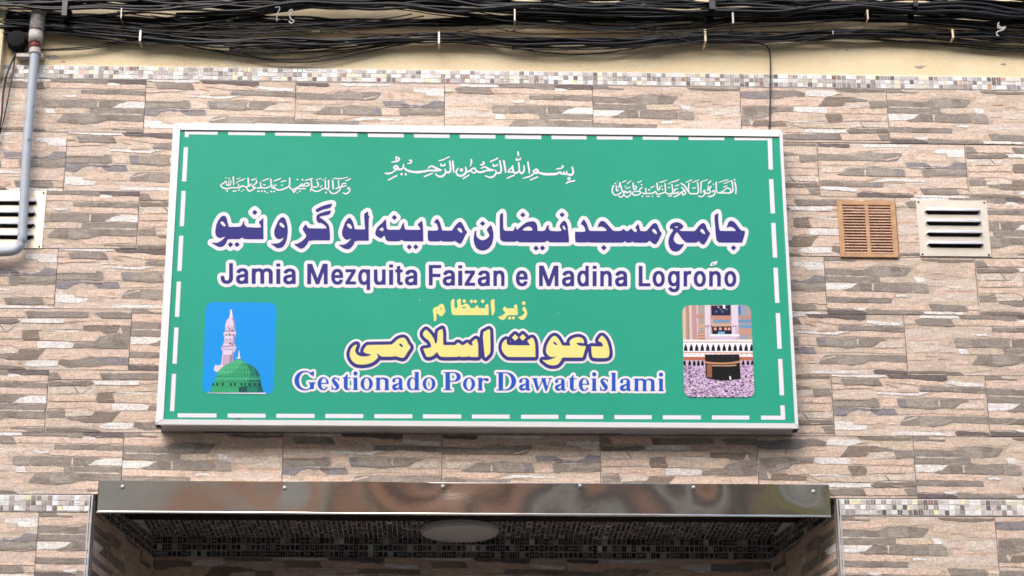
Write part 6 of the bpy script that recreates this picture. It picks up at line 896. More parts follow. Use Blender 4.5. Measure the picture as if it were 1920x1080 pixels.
[-779,-1058,-11,-2,-13,-4,-8,-3,-4,-3,-4,-3,-6,-11,-1,-6,1,-6,3,-6,6,-4,6,-1,6,2,5,4,3,5,1,4,-1,6,-3,7,0,2,8,4,6,3,7,1,4,0,4,-1,3,-3,4,-3,2,-5,0,-3,-2,-2,-1,-1,0,-23,-1,-1,-2,-1,-38,-13,-7,-3,-7,-6,-5,-8,-2,-8,0,-6,3,-8,3,-7,4,-4,6,-5,7,-2,5,-1,8,0,11,3,6,2,10,8,4,-2,4,-4,5,-3,15,-3,5,0,4,1,5,4,4,5,1,2,-1,2,-2,1,-6,-2,-2,0,-2,3,-2,80,-2,3,-2,8,-2,3,-4,5,-6,4,-5,2,-11,3,-5,1],
[-106,-1053,-10,-2,-8,-3,-8,-5,-6,-5,-4,-4,-8,-12,-4,-9,-2,-8,-1,-7,-1,-14,2,-14,4,-12,7,-11,8,-10,10,-7,11,-5,10,-2,11,0,11,3,11,5,8,6,9,11,6,11,5,14,1,8,0,15,-3,15,-4,10,-5,9,-9,10,-9,6,-10,5,-12,3],
[19,-1054,-11,-1,-19,-1,-3,-1,-6,-1,-2,-1,0,-4,1,-2,8,-2,1,-2,0,-99,-1,-2,-6,-1,-1,0,-1,-7,2,-2,48,1,2,1,0,7,-1,1,-6,0,-2,1,0,1,0,69,0,2,2,3,5,13,3,5,3,1,5,-1,10,-4,14,-8,6,-1,6,1,4,3,2,2,3,5,1,6,-1,4,-1,2,-3,4,-2,2,-3,1,-4,1,-23,-1,-13,-2,-6,-3,-4,-4,-3,-5,-1,3,0,14,-1,2],
[421,-1053,-8,-2,-13,-3,-11,-4,-6,-4,-5,-6,-5,-9,-1,-5,1,-5,3,-7,5,-3,6,-2,7,2,3,2,2,2,3,4,1,4,0,4,-1,4,-3,6,0,2,5,3,9,4,8,2,3,-1,5,-1,3,-3,4,-5,2,-4,0,-2,-3,-1,0,-1,-1,-24,-2,-1,-17,-7,-23,-7,-7,-3,-7,-6,-5,-8,-2,-6,0,-9,2,-7,4,-7,4,-4,6,-5,6,-2,7,-1,6,0,11,2,7,3,8,7,2,0,4,-1,3,-4,5,-3,14,-3,4,0,5,0,5,4,6,6,1,2,-1,2,-2,1,-6,-2,-2,0,-1,1,-1,2,0,81,-2,2,-2,8,-2,3,-4,5,-6,4,-9,4,-7,1,-7,1],
[983,-1050,-10,-2,-10,-6,-9,-9,-5,-7,-6,-11,-4,-12,-2,-13,0,-10,2,-13,2,-10,5,-12,7,-9,8,-8,8,-5,10,-3,4,0,6,0,12,3,5,2,7,5,9,9,6,9,0,3,-2,1,-16,0,-1,-1,-5,-10,-5,-6,-2,-1,-4,-2,-6,2,-3,3,-3,4,-6,13,-3,20,0,9,3,1,60,0,2,2,0,7,-3,17,-3,7,-6,12,-7,8,-8,7,-8,4,-9,3],
[762,-1052,-17,-4,-18,-6,-4,-2,-3,-4,-7,-11,-1,-4,0,-4,1,-5,1,-3,2,-2,5,-3,4,-2,3,0,4,1,3,2,3,2,3,4,2,8,-2,6,-2,6,0,2,5,2,10,4,4,1,6,0,5,-4,3,-4,2,-5,0,-2,-3,-3,-1,-22,0,-2,-3,-1,-12,-5,-24,-8,-7,-4,-7,-5,-5,-8,-1,-6,-1,-5,2,-10,3,-7,4,-5,7,-5,7,-2,10,-1,12,2,6,3,7,6,2,0,4,0,4,-5,5,-3,14,-3,4,0,4,1,3,2,4,3,3,5,1,2,-1,2,-1,0,-2,0,-6,-1,-1,0,-1,3,0,80,-2,2,-2,9,-2,2,-3,6,-4,2,-7,4,-4,2,-8,1],
[-1474,-1070,5,1,5,-2,6,-4,3,-5,4,-6,3,-10,3,-15,0,-4,0,-1,-45,-1,-2,1,-1,4,2,13,4,14,6,9,3,4],
[-1070,-1067,4,1,6,-2,6,-5,3,-5,5,-13,3,-12,2,-11,0,-16,-1,-7,-1,-8,-3,-12,-3,-9,-6,-8,-5,-3,-4,-1,-4,0,-4,3,-5,4,-4,6,-5,12,-2,11,-2,12,0,15,0,7,1,9,3,11,3,8,4,6,4,5],
[497,-1055,-2,-1,1,-7,1,-1,5,-1,1,-1,35,-111,1,-3,2,0,9,0,2,2,37,82,3,6,1,0,1,-2,26,-86,1,-1,2,-1,10,1,2,2,36,112,2,2,10,0,1,1,1,2,0,5,-2,2,-31,0,-2,-1,-1,-7,1,-2,10,0,1,-1,0,-1,-21,-66,-1,-3,-1,2,-2,4,-14,62,0,2,4,1,2,1,0,8,-3,0,-42,0,0,-2,0,-6,2,-3,3,-8,0,-2,-28,-65,-1,-2,-1,0,-1,2,-18,74,0,1,1,1,7,0,1,1,0,8,-2,1],
[-483,-1063,7,0,4,-1,4,-3,6,-7,3,-6,5,-11,2,-9,1,-11,0,-15,0,-7,-2,-8,-4,-13,-4,-9,-5,-7,-6,-4,-5,-1,-6,1,-5,3,-4,4,-5,8,-3,6,-4,13,-2,18,0,8,2,15,2,10,3,8,3,7,4,4,5,5],
[1096,-1052,-11,-1,-16,0,-4,-1,-7,-1,-1,-2,0,-4,1,-1,7,-1,2,-1,0,-2,-2,-100,-1,-1,-6,-1,-1,-1,-1,-6,2,-1,48,0,2,0,1,2,0,5,-1,1,-6,1,-1,1,1,112,0,2,-1,1],
[1173,-1051,-6,-1,-7,-3,-7,-4,-4,-5,-5,-8,-1,-4,0,-7,2,-11,4,-8,5,-9,11,-18,5,-6,12,-13,0,-1,0,-4,-3,-7,-3,-4,-2,-2,-2,0,-3,0,-6,3,-13,9,0,3,-1,13,-1,5,-2,3,-3,-1,-2,-2,-1,-2,-1,-36,1,-4,3,-2,4,0,2,2,2,3,0,4,1,1,11,-7,5,-2,4,-1,5,-1,4,1,7,2,8,5,7,6,6,7,4,8,0,4,0,9,-3,9,-2,5,-21,28,-15,16,-3,3,0,1,3,5,5,5,4,1,5,-1,5,-3,12,-8,1,-2,0,-7,1,-5,2,-1,2,-1,3,3,1,3,1,21,0,3,-2,3,-4,1,-3,-2,-2,-3,-2,0,-6,5,-10,5,-5,1],
[-636,-1065,6,0,4,-2,4,-3,5,-8,4,-8,1,-4,0,-60,-4,-11,-4,-7,-5,-4,-6,-2,-4,0,-5,3,-4,4,-3,5,-6,15,-2,10,-2,13,0,9,1,13,2,10,2,8,4,7,3,5,5,5],
[-104,-1062,6,0,4,-2,5,-4,4,-6,2,-6,3,-10,3,-15,1,-12,-1,-12,-1,-10,-2,-7,-3,-10,-4,-7,-4,-6,-5,-4,-4,-1,-5,1,-4,3,-3,3,-5,9,-5,13,-3,20,0,15,1,8,2,11,3,10,3,8,4,5,3,3],
[1378,-1051,-21,-5,-10,-3,-6,-4,-5,-5,-6,-10,-1,-6,1,-5,3,-6,5,-4,6,-1,7,1,5,4,3,4,0,3,1,5,-1,6,-3,5,1,2,4,2,10,4,7,2,3,0,4,-1,3,-2,4,-6,2,-4,0,-2,-2,-2,-1,-1,-1,-23,-2,-2,-12,-4,-28,-10,-8,-4,-6,-4,-5,-9,-2,-8,0,-5,2,-9,3,-6,4,-5,6,-4,7,-3,5,0,8,0,10,1,7,4,9,7,4,-1,4,-5,6,-3,13,-3,7,0,4,2,3,2,4,4,2,3,1,2,-1,1,-2,1,-8,-2,-1,1,-1,2,2,81,-2,2,-3,9,-1,2,-4,5,-6,5,-5,2,-10,3,-7,1],
[1500,-1051,-10,-1,-18,0,-4,-2,-6,0,-2,-2,0,-4,1,-1,8,-2,1,-2,-3,-100,-1,-2,-6,0,-1,-1,-1,-6,1,-2,48,0,2,1,0,7,-1,1,-6,1,-1,2,2,82,0,2,6,11,4,3,3,1,9,-2,10,-4,10,-5,2,-2,-3,-86,0,-1,-1,-1,-6,0,-2,-1,0,-6,1,-2,48,0,2,1,0,7,-1,1,-6,0,-1,1,-1,1,2,70,2,15,6,12,3,2,2,1,6,-1,10,-3,12,-6,4,-3,-3,-86,-1,-2,-6,-1,-2,-1,0,-7,1,-1,3,0,44,0,3,1,0,8,-1,0,-6,1,-1,2,2,71,0,7,0,8,-4,10,-7,8,-8,4,-12,2,-13,2,-14,1,-8,-2,-6,-3,-4,-5,-4,-7,-10,8,-7,3,-10,3,-14,2,-14,0,-9,-2,-5,-2,-4,-3,0,1,-1,6,-1,1],
[1736,-1049,-19,-2,-13,0,-3,-2,-7,0,-1,-1,-1,-1,0,-4,1,-1,8,-2,1,-2,-3,-100,-1,-2,-6,0,-2,-1,0,-7,1,-1,49,0,2,1,1,1,0,6,-1,1,-7,1,-1,2,4,111,-1,2],
[992,-1059,2,0,4,-1,3,-2,4,-5,4,-7,3,-9,2,-10,1,-11,-1,-2,-39,-1,-3,1,0,4,1,10,3,11,3,7,5,9,4,4],
[-765,-1126,1,0,1,-1,0,-24,0,-3,-9,-7,-5,-2,-7,0,-5,3,-3,2,-2,3,0,3,5,6,6,7,7,6],
[431,-1122,2,1,1,-2,0,-24,-1,-3,-9,-7,-5,-3,-7,2,-7,3,-2,2,0,2,0,3,2,3,12,12,6,6],
[768,-1121,1,0,1,-2,0,-24,-1,-2,-5,-5,-7,-5,-3,0,-7,3,-5,5,0,3,1,3,4,6,8,8,8,6],
[1387,-1120,2,1,1,-2,-1,-24,0,-2,-8,-7,-6,-3,-7,1,-8,4,-1,2,0,4,1,2,3,4,14,13],
],
 'latin_subtitle_outline': [
[-1655,-976,-14,-1,-13,-3,-18,-6,-17,-10,-9,-7,-9,-8,-13,-16,-6,-10,-5,-12,-6,-19,-1,-10,-1,-16,2,-22,3,-10,5,-13,7,-15,14,-19,7,-8,8,-7,20,-12,12,-6,14,-4,20,-4,10,0,20,2,11,2,23,9,28,0,10,2,6,4,5,6,2,7,1,12,1,1,12,-17,11,-10,13,-9,10,-4,7,-2,8,-1,10,0,7,1,9,3,9,4,7,4,7,6,9,10,2,1,1,-1,3,-9,4,-6,4,-4,6,-4,6,-1,6,-1,13,3,9,-3,10,0,8,1,10,4,13,8,7,5,5,7,11,18,1,-1,3,-8,8,-11,12,-12,8,-5,7,-3,7,-2,10,-1,15,2,9,3,8,5,10,-6,9,-1,47,0,8,1,6,2,5,4,3,4,3,9,1,1,17,-13,11,-6,15,-4,10,-1,9,0,14,2,13,5,13,9,13,12,2,-2,3,-10,4,-6,7,-5,9,-2,48,1,8,1,9,4,8,-4,9,-1,47,0,7,1,5,2,10,9,15,-8,7,-2,10,-2,8,0,12,2,15,5,18,-5,15,-1,7,1,5,1,4,3,6,4,9,10,4,10,1,1,11,-13,10,-8,11,-6,14,-5,15,0,16,3,10,-1,38,1,10,1,7,3,5,5,3,6,2,10,1,2,15,-14,8,-5,7,-4,11,-4,10,-2,7,-1,12,0,13,2,14,6,12,7,12,11,9,12,8,13,4,14,2,13,1,12,-3,20,-5,13,-6,12,-10,14,-10,9,-12,8,-16,6,-8,2,-15,1,-18,-3,-13,-5,-10,-5,-11,-9,-8,-8,-11,-17,-1,-1,-1,4,-1,71,-1,9,-2,6,-4,5,-5,4,-6,2,-6,1,-39,-3,-10,-2,-5,-3,-4,-2,-4,-5,-2,-5,-2,-11,2,-11,3,-5,4,-6,0,-2,-2,0,-13,-2,-7,-1,-12,-6,-10,-7,-6,-7,-10,-13,-5,-10,-6,-17,-1,-1,-2,16,-1,4,-7,13,-8,12,-11,7,-8,4,-10,3,-14,2,-9,0,-17,-3,-15,-4,-10,-5,-6,-3,-7,-6,-8,-12,-2,-1,-1,1,-8,10,-12,10,-12,5,-20,5,-17,2,-8,0,-12,-2,-11,2,-31,-2,-14,-2,-7,-3,-6,-4,-3,-5,-3,-8,-1,-1,-18,14,-11,6,-9,4,-6,1,-10,1,-9,0,-16,-3,-18,-8,-16,-13,-8,-11,-2,-1,-1,2,-2,15,-3,8,5,13,1,12,-1,9,-4,10,-6,10,-10,8,-11,5,-11,1,-10,-1,-10,-4,-7,-6,-7,-9,-3,-7,-2,-8,-1,-10,3,-14,0,-2,-1,0,-10,0,-2,1,-1,3,-1,15,-3,8,-4,4,-4,3,-5,2,-5,0,-8,-1,-10,-6,-7,-7,-11,-17,-12,-6,-8,-3,-9,-7,-12,5,-13,0,-16,6,-9,1,-9,-1,-7,-2,-9,-4,-10,-6,-8,-8,-9,-13,-2,0,-8,11,-10,9,-11,7,-9,4,-9,3,-13,1,-13,-2,-8,-2,-13,-6,-12,-10,-6,-6,-6,-9,-7,-15,-1,-2,-15,1,-56,-1,-8,-1,-6,-4,-5,-5,-2,-6,-1,-9,0,-6,1,-7,3,-6,4,-4,7,-6,1,-8,-2,-3,-5,-2,-7,-2,-6,0,-6,2,-6,2,-6,5,-5,5,-5,7,-5,8,-5,15,-2,12,-1,14,1,7,4,16,6,14,9,10,8,6,9,3,10,-1,7,-2,6,-4,5,-5,12,-15,6,-3,9,-3,7,-7,5,-4,5,-3,6,-1,10,2,4,2,4,3,4,5,2,6,0,8,-1,50,-2,8,-3,7,-5,5,-7,4,-9,0,-8,-1,-6,-2,-9,-6,-3,-1,-14,6,-14,5,-17,3],
[-249,-977,-96,-2,-6,-1,-5,-2,-5,-4,-3,-6,-2,-5,-1,-8,1,-9,2,-5,2,-4,3,-4,5,-3,7,-2,2,-3,1,-111,-2,-3,-8,-3,-6,-5,-4,-8,-1,-9,1,-11,2,-7,5,-6,8,-4,9,-1,76,1,8,1,5,2,5,4,4,7,2,9,0,7,-1,9,-4,7,-5,4,-8,4,-1,2,0,24,0,3,4,1,20,-1,22,5,18,7,16,11,1,-2,-2,-21,2,-15,3,-14,5,-11,7,-13,9,-10,9,-8,12,-8,12,-4,10,-3,14,0,11,1,9,3,13,6,10,7,10,9,2,-1,2,-8,3,-6,5,-4,6,-3,10,-1,44,0,8,1,6,3,6,6,4,7,1,8,0,5,-2,9,-2,4,-5,6,-1,3,0,42,1,4,1,0,2,0,11,-5,8,-2,8,0,8,2,6,3,9,6,5,9,3,7,2,10,-1,8,-2,8,-4,7,-5,6,-8,6,-7,2,-7,2,-34,-3,-3,1,-8,4,-7,1,-37,-2,-11,-3,-6,-3,-5,-4,-5,-10,-2,-1,-15,13,-11,6,-15,5,-11,1,-7,0,-16,-3,-13,-5,-9,-5,-14,-11,-2,2,1,6,-2,11,-4,13,-3,7,-7,9,-10,10,-13,8,-17,7,-9,2,-14,2],
[1085,-969,-10,-2,-9,-4,-9,-7,-7,-8,-4,-11,-2,-11,1,-10,3,-12,-6,-6,-6,-7,-1,0,-14,11,-8,4,-12,4,-10,1,-13,-1,-12,-3,-9,-5,-14,-10,-1,-1,-6,9,-5,4,-6,2,-10,1,-2,1,-1,3,-1,16,-3,7,-3,4,-5,3,-5,2,-6,1,-4,-1,-5,-2,-12,-7,-4,-4,-12,-18,-11,-5,-8,-3,-5,-4,-5,-6,-3,-12,-1,-1,-10,11,-7,6,-7,4,-11,4,-19,3,-14,-2,-17,-4,-15,-6,-12,-7,-1,1,-5,8,-4,4,-6,3,-8,1,-31,0,-13,-3,-7,2,-7,1,-40,0,-10,-2,-9,-6,-10,6,-9,1,-49,0,-7,-1,-6,-2,-4,-4,-5,-7,-2,-1,-12,8,-12,5,-14,3,-13,0,-16,-2,-24,-8,-10,-5,-9,-8,-2,-1,-2,2,-4,11,-7,12,-9,13,-8,9,-16,13,-10,6,-14,6,-15,4,-22,3,-94,0,-9,-1,-7,-4,-6,-7,-3,-7,-1,-11,2,-9,4,-8,6,-5,8,-3,2,-3,0,-110,-2,-4,-7,-2,-5,-3,-5,-7,-2,-5,-1,-7,1,-12,3,-7,5,-5,7,-4,7,-1,93,0,16,2,12,2,12,5,11,5,9,5,19,14,9,10,7,9,2,1,1,-2,1,-8,2,-8,3,-7,3,-6,9,-9,8,-7,5,-2,11,-3,15,-1,14,2,13,4,9,-2,17,-3,6,-1,8,1,9,4,7,5,9,11,3,8,1,7,-2,9,-3,5,-6,7,-1,3,0,33,0,4,1,1,4,-8,23,-76,4,-7,5,-5,7,-3,13,-1,9,2,7,3,3,3,4,5,16,35,2,3,2,-3,11,-33,5,-8,5,-3,5,-2,12,-1,10,1,5,2,5,3,3,3,2,5,32,98,2,3,2,1,1,-1,3,-15,7,-12,0,-2,-8,-13,-3,-13,0,-6,1,-10,3,-12,4,-7,6,-8,10,-8,11,-5,13,-2,7,0,10,1,15,5,10,-3,18,-3,12,1,8,4,8,6,12,15,2,0,12,-14,11,-8,11,-4,12,-1,12,1,11,3,10,6,16,13,3,-1,12,-11,9,-6,13,-5,14,-2,14,2,12,4,10,6,13,10,1,-1,5,-9,4,-4,6,-3,9,-1,48,1,8,1,9,5,8,-5,6,-2,7,0,13,2,10,-2,9,-1,10,1,11,5,20,13,2,-1,4,-9,4,-4,7,-3,8,-1,47,1,8,1,6,2,4,4,7,10,2,0,7,-7,9,-6,9,-3,13,-2,16,1,17,6,17,-5,16,-1,8,1,12,6,10,-6,10,-2,46,1,7,1,7,3,8,-3,9,-1,46,0,7,1,7,3,9,-3,7,0,45,0,8,1,9,3,8,-3,8,-2,47,1,8,1,7,3,6,5,3,7,2,9,-1,13,-3,5,-4,6,0,3,2,93,0,8,-3,9,5,14,2,12,-2,14,-7,13,-3,4,-7,5,-9,4,-12,2,-11,-1,-11,-5,-10,-9,-8,-13,-3,-14,0,-10,3,-14,-7,-7,-6,-10,-2,1,-11,10,-10,4,-12,4,-16,2,-15,1,-14,-1,-6,-2,-12,-5,-16,4,-19,3,-12,1,-12,-2,-11,2,-12,-1,-18,0,-17,-4,-5,-2,-5,-5,-4,-4,-2,-7,-2,-1,-10,10,-6,5,-7,3,-14,5,-11,1,-8,0,-12,-2,-11,-2,-17,-6,-7,-3,-7,-5,-5,-5,-12,-17,-1,1,0,4,1,65,0,8,-2,6,-3,4,-3,4,-5,2,-9,2,-33,-2,-16,-3,-6,-2,-5,-4,-3,-5,-2,-4,-2,-12,1,-7,2,-5,7,-10,0,-13,-1,-3,-2,0,-6,4,-5,2,-7,1,-8,0,-15,6,-9,1,-9,-1,-7,-2,-8,-3,-11,-6,-9,-8,-8,-11,-2,2,-1,12,-3,7,5,12,2,13,-1,11,-3,10,-7,11,-9,7,-10,4],
[-258,-1032,7,0,4,-1,4,-4,2,-5,1,-6,-1,-7,-3,-5,-5,-4,-8,0,-2,1,-1,2,0,26,0,2],
[244,-1031,5,-1,7,-3,5,-4,7,-8,4,-7,3,-9,3,-10,1,-13,0,-7,-2,-13,-3,-11,-5,-10,-4,-6,-8,-7,-6,-4,-6,-2,-2,1,-1,4,0,106,0,3],
[-1216,-1093,4,0,1,-3,1,-43,0,-2,-2,-1,-9,0,-2,1,0,2,-1,43,2,3],
[-480,-1091,2,0,2,-4,3,-9,1,-9,0,-13,-1,-9,-3,-9,-2,-3,-2,2,-2,6,-3,18,2,17,2,9],
[827,-1081,1,0,3,-2,1,-4,0,-54,-1,-3,-1,-2,-3,2,-2,4,1,55],
],
 'latin_title_Jamia': [
[-2407,82,-2,-2,-1,-4,6,-145,-1,-9,-3,-9,-5,-6,-6,-3,-5,-1,-7,2,-7,4,-3,4,-3,6,-3,9,-1,18,-2,3,-3,1,-28,-1,-3,-1,-1,-2,1,-21,1,-8,4,-13,5,-11,8,-9,8,-6,9,-5,8,-3,11,-1,16,0,12,2,12,6,10,8,5,6,5,11,3,11,1,20,-7,146,-1,2,-3,1],
[-1955,83,-3,-2,-1,-3,1,-23,2,-4,3,-1,29,0,2,0,2,2,1,3,-1,23,0,2,-1,2,-4,1],
[-2287,32,-10,-2,-10,-3,-8,-4,-9,-7,-7,-9,-5,-11,-1,-5,1,-5,2,-2,18,-6,11,0,3,1,5,10,5,5,8,4,6,1,7,-1,7,-5,4,-8,1,-6,0,-3,-2,-3,-4,-1,-32,-6,-12,-3,-10,-4,-9,-7,-7,-11,-2,-12,0,-14,1,-8,3,-10,5,-10,7,-8,11,-6,9,-3,5,-1,23,0,8,2,9,4,6,-3,29,1,1,1,1,3,-4,100,-1,11,-3,13,-5,9,-5,6,-5,5,-5,4,-8,3,-9,3,-12,1],
[-2134,32,-8,-2,-10,-6,-2,1,-2,3,-3,1,-29,0,-2,-1,-1,-2,5,-148,2,-5,3,-2,28,0,4,1,1,2,0,4,-3,93,0,5,3,9,5,7,6,4,9,3,7,-2,5,-3,5,-6,3,-7,4,-103,1,-4,1,-1,3,-1,28,0,4,1,1,2,0,3,-4,100,3,9,5,7,7,4,7,2,8,-2,6,-4,4,-5,3,-8,4,-103,1,-3,2,-2,2,0,29,0,3,1,1,2,0,3,-3,100,-1,10,-2,8,-3,7,-3,7,-6,8,-7,6,-9,5,-12,3,-22,0,-8,-2,-13,-6,-11,-8,-12,10,-10,4,-5,1],
[-1840,32,-10,-2,-9,-4,-7,-4,-5,-5,-6,-7,-7,-11,-1,-7,1,-6,2,-1,18,-6,11,0,3,1,5,10,5,5,8,4,9,1,7,-2,5,-4,3,-4,1,-4,2,-9,-2,-3,-5,-2,-29,-4,-15,-4,-11,-5,-8,-6,-7,-8,-3,-7,-1,-8,-1,-9,1,-12,2,-7,3,-7,7,-11,8,-6,11,-6,9,-2,10,-1,16,1,9,3,8,4,2,-1,2,-2,2,-1,26,0,3,1,2,1,1,4,-4,100,-2,15,-3,10,-5,9,-7,7,-6,5,-8,4,-16,3],
[-1953,27,-3,-1,-1,-4,6,-146,1,-2,3,-1,31,0,3,2,0,4,-5,145,-1,3,-3,1],
[-2261,-60,2,0,2,-1,0,-7,0,-6,-4,-10,-5,-8,-7,-5,-6,-2,-4,0,-9,2,-6,6,-3,5,0,6,1,5,3,4,5,4,8,2],
[-1808,-60,3,1,1,-2,0,-8,-1,-7,-3,-9,-3,-4,-5,-4,-8,-4,-9,-1,-8,3,-6,5,-3,7,0,5,3,6,4,3,5,3,6,2],
],
 'latin_title_Mezquita': [
[-1659,82,-2,-1,-1,-4,6,-199,1,-4,4,-2,28,0,3,1,2,2,-3,109,0,5,3,-4,43,-109,3,-3,4,0,24,0,2,1,2,1,35,109,3,7,1,-6,4,-108,1,-3,3,0,29,0,3,1,1,2,1,3,-6,198,-1,5,-4,1,-37,0,-4,0,-2,-2,-45,-141,-1,-2,-2,2,-53,140,-4,2],
[-872,83,-2,-1,-1,-4,0,-22,2,-4,3,-2,29,1,2,0,2,1,1,4,0,22,-1,3,-1,2,-4,1],
[-796,68,-2,-1,-1,-3,0,-30,-2,-1,-12,-1,-2,-2,0,-3,0,-21,1,-3,2,-2,12,0,2,-2,1,-90,2,-12,2,-7,4,-6,6,-6,5,-4,9,-3,20,1,5,1,4,2,1,4,-4,24,-2,1,-2,1,-13,0,-2,2,-2,4,0,7,-2,80,1,2,1,1,17,1,3,1,1,4,-1,22,-1,2,-2,2,-16,0,-3,1,-1,29,-1,5,-4,1],
[-1380,33,-12,-3,-11,-6,-8,-9,-9,-14,-5,-16,-3,-18,0,-20,2,-18,3,-13,4,-11,7,-13,9,-10,7,-5,13,-6,8,-1,19,0,9,2,8,4,8,5,6,7,5,7,4,11,2,6,-1,5,-3,3,-15,5,-11,0,-3,-2,-3,-8,-5,-7,-8,-5,-6,0,-8,3,-8,8,-5,9,-2,8,-1,6,2,2,72,0,4,1,1,2,1,3,0,15,-2,17,-2,10,-3,9,-6,11,-8,11,-5,5,-9,6,-11,3,-7,1],
[-1126,33,-11,-4,-6,-3,-5,-4,-6,-7,-4,-7,-7,-16,-4,-19,-1,-18,1,-21,5,-21,6,-16,7,-10,6,-7,10,-6,5,-2,9,-2,15,0,9,2,9,4,1,-2,2,-50,0,-4,2,-1,2,-1,26,1,2,2,1,3,-5,204,-1,2,-3,1,-24,0,-3,0,-2,-4,-1,0,-8,4,-8,2],
[-1289,30,-3,-1,-1,-4,1,-23,1,-2,1,-2,3,0,47,0,2,0,1,-1,-54,-98,0,-21,1,-4,2,-1,3,0,91,1,4,1,1,4,0,22,-1,3,-2,2,-3,0,-48,0,-2,0,-1,2,52,95,0,4,0,18,-1,5,-2,1,-3,0],
[-1017,30,-3,-1,-1,-4,2,-98,2,-15,2,-8,3,-7,4,-8,7,-8,4,-3,9,-5,9,-2,21,0,9,3,8,4,1,-1,2,-3,3,-1,25,1,3,1,2,2,0,3,-3,145,-1,5,-4,1,-25,0,-3,0,-1,-2,-1,-4,2,-90,-1,-7,-2,-8,-5,-8,-7,-6,-7,-2,-8,2,-6,5,-4,9,-2,9,-3,99,-1,2,-3,1],
[-670,32,-9,-1,-9,-3,-10,-6,-8,-6,-6,-8,-5,-11,-2,-5,1,-5,3,-3,18,-6,11,0,2,2,5,8,5,6,8,5,9,1,8,-2,6,-5,3,-7,1,-6,0,-3,-2,-3,-5,-2,-30,-5,-16,-4,-9,-4,-10,-7,-6,-9,-2,-5,-2,-8,0,-15,1,-11,2,-7,5,-9,8,-9,11,-6,10,-3,6,-1,20,0,10,2,10,5,1,0,3,-3,2,0,26,0,3,1,2,1,0,4,-1,100,-2,14,-2,9,-4,9,-6,7,-6,5,-8,5,-8,2,-12,3],
[-871,28,-2,-2,-1,-4,2,-146,2,-2,2,-1,32,0,2,2,1,4,-2,145,-2,3,-3,1],
[-1373,0,3,0,3,-1,9,-6,4,-6,3,-7,2,-7,-1,-3,-40,-1,-3,1,0,2,1,7,6,11,6,7],
[-1115,0,4,0,6,-3,5,-5,3,-4,5,-11,4,-21,0,-9,-1,-11,-4,-17,-4,-7,-5,-5,-3,-3,-5,-1,-5,1,-5,3,-4,4,-3,4,-5,12,-4,21,0,15,4,18,3,6,4,6,5,4],
[-644,-60,4,1,1,-1,1,-10,-1,-6,-3,-7,-2,-4,-5,-5,-6,-4,-10,-3,-10,3,-6,4,-3,5,-1,6,1,5,4,5,5,4,7,3],
],
 'latin_title_Faizan': [
[-489,81,-3,-1,-1,-4,3,-202,1,-2,3,-1,29,0,3,2,0,3,0,81,3,1,68,0,3,2,1,4,0,24,-1,2,-2,2,-69,-1,-3,1,-1,56,1,1,2,0,77,1,2,2,1,2,0,25,-2,3,-3,1],
[-206,81,-3,-1,-1,-4,0,-22,2,-4,3,-1,30,0,2,0,2,2,1,3,0,22,0,3,-2,2,-4,1],
[-308,31,-12,-3,-6,-2,-6,-4,-7,-5,-7,-8,-4,-6,-4,-10,0,-7,4,-3,18,-6,9,0,3,2,6,11,5,4,8,4,8,1,7,-3,6,-5,3,-9,0,-7,-2,-3,-5,-1,-26,-4,-16,-4,-11,-5,-8,-6,-7,-9,-3,-7,-2,-7,-1,-9,1,-13,3,-12,6,-10,6,-7,8,-5,11,-4,9,-2,16,1,10,2,12,5,3,-3,2,-1,26,1,3,0,2,2,0,3,0,101,-2,14,-3,11,-3,6,-4,6,-7,7,-8,4,-8,3,-11,2],
[28,30,-10,-2,-10,-4,-8,-5,-6,-6,-6,-9,-5,-10,-1,-4,1,-5,3,-2,17,-6,11,0,2,1,7,11,6,5,8,4,7,0,7,-3,5,-5,3,-7,1,-8,-2,-3,-4,-2,-32,-5,-13,-4,-13,-6,-7,-6,-7,-9,-3,-12,-1,-14,2,-11,2,-9,4,-8,8,-9,10,-6,9,-3,12,-2,17,1,8,3,9,4,3,-3,3,-1,26,1,3,0,2,2,0,3,0,101,-1,14,-3,11,-3,7,-6,8,-8,6,-7,3,-7,3,-9,1],
[182,31,-8,-2,-9,-4,-1,0,-2,3,-4,1,-24,0,-2,-1,-2,-2,0,-152,2,-2,3,-1,25,0,1,1,2,2,1,4,0,87,1,8,3,10,4,7,7,6,6,2,6,-1,6,-6,4,-7,2,-9,1,-7,0,-93,1,-2,3,-1,27,0,2,2,0,3,1,97,-2,16,-3,12,-4,10,-3,5,-5,5,-7,5,-6,3,-10,2],
[-142,28,-3,-2,-1,-3,0,-24,1,-2,1,-1,4,-1,46,0,2,0,1,-1,-55,-97,-1,-6,0,-16,1,-3,2,-2,3,0,91,1,4,1,1,4,0,22,0,3,-2,2,-3,0,-50,0,-1,0,-1,2,54,96,1,22,-1,4,-2,1,-3,1],
[-206,26,-3,-2,-1,-4,1,-146,2,-2,2,-1,32,0,3,2,1,4,-1,146,-1,2,-3,1],
[-279,-61,2,0,1,-2,0,-7,-1,-6,-4,-10,-7,-8,-5,-4,-5,-1,-5,-1,-9,2,-7,6,-2,5,0,7,2,5,4,4,4,3,7,2],
[57,-62,2,0,1,-1,0,-7,-1,-7,-3,-9,-7,-8,-8,-5,-9,-2,-3,1,-6,2,-6,6,-2,5,0,6,1,5,5,5,10,4],
],
 'latin_title_e': [
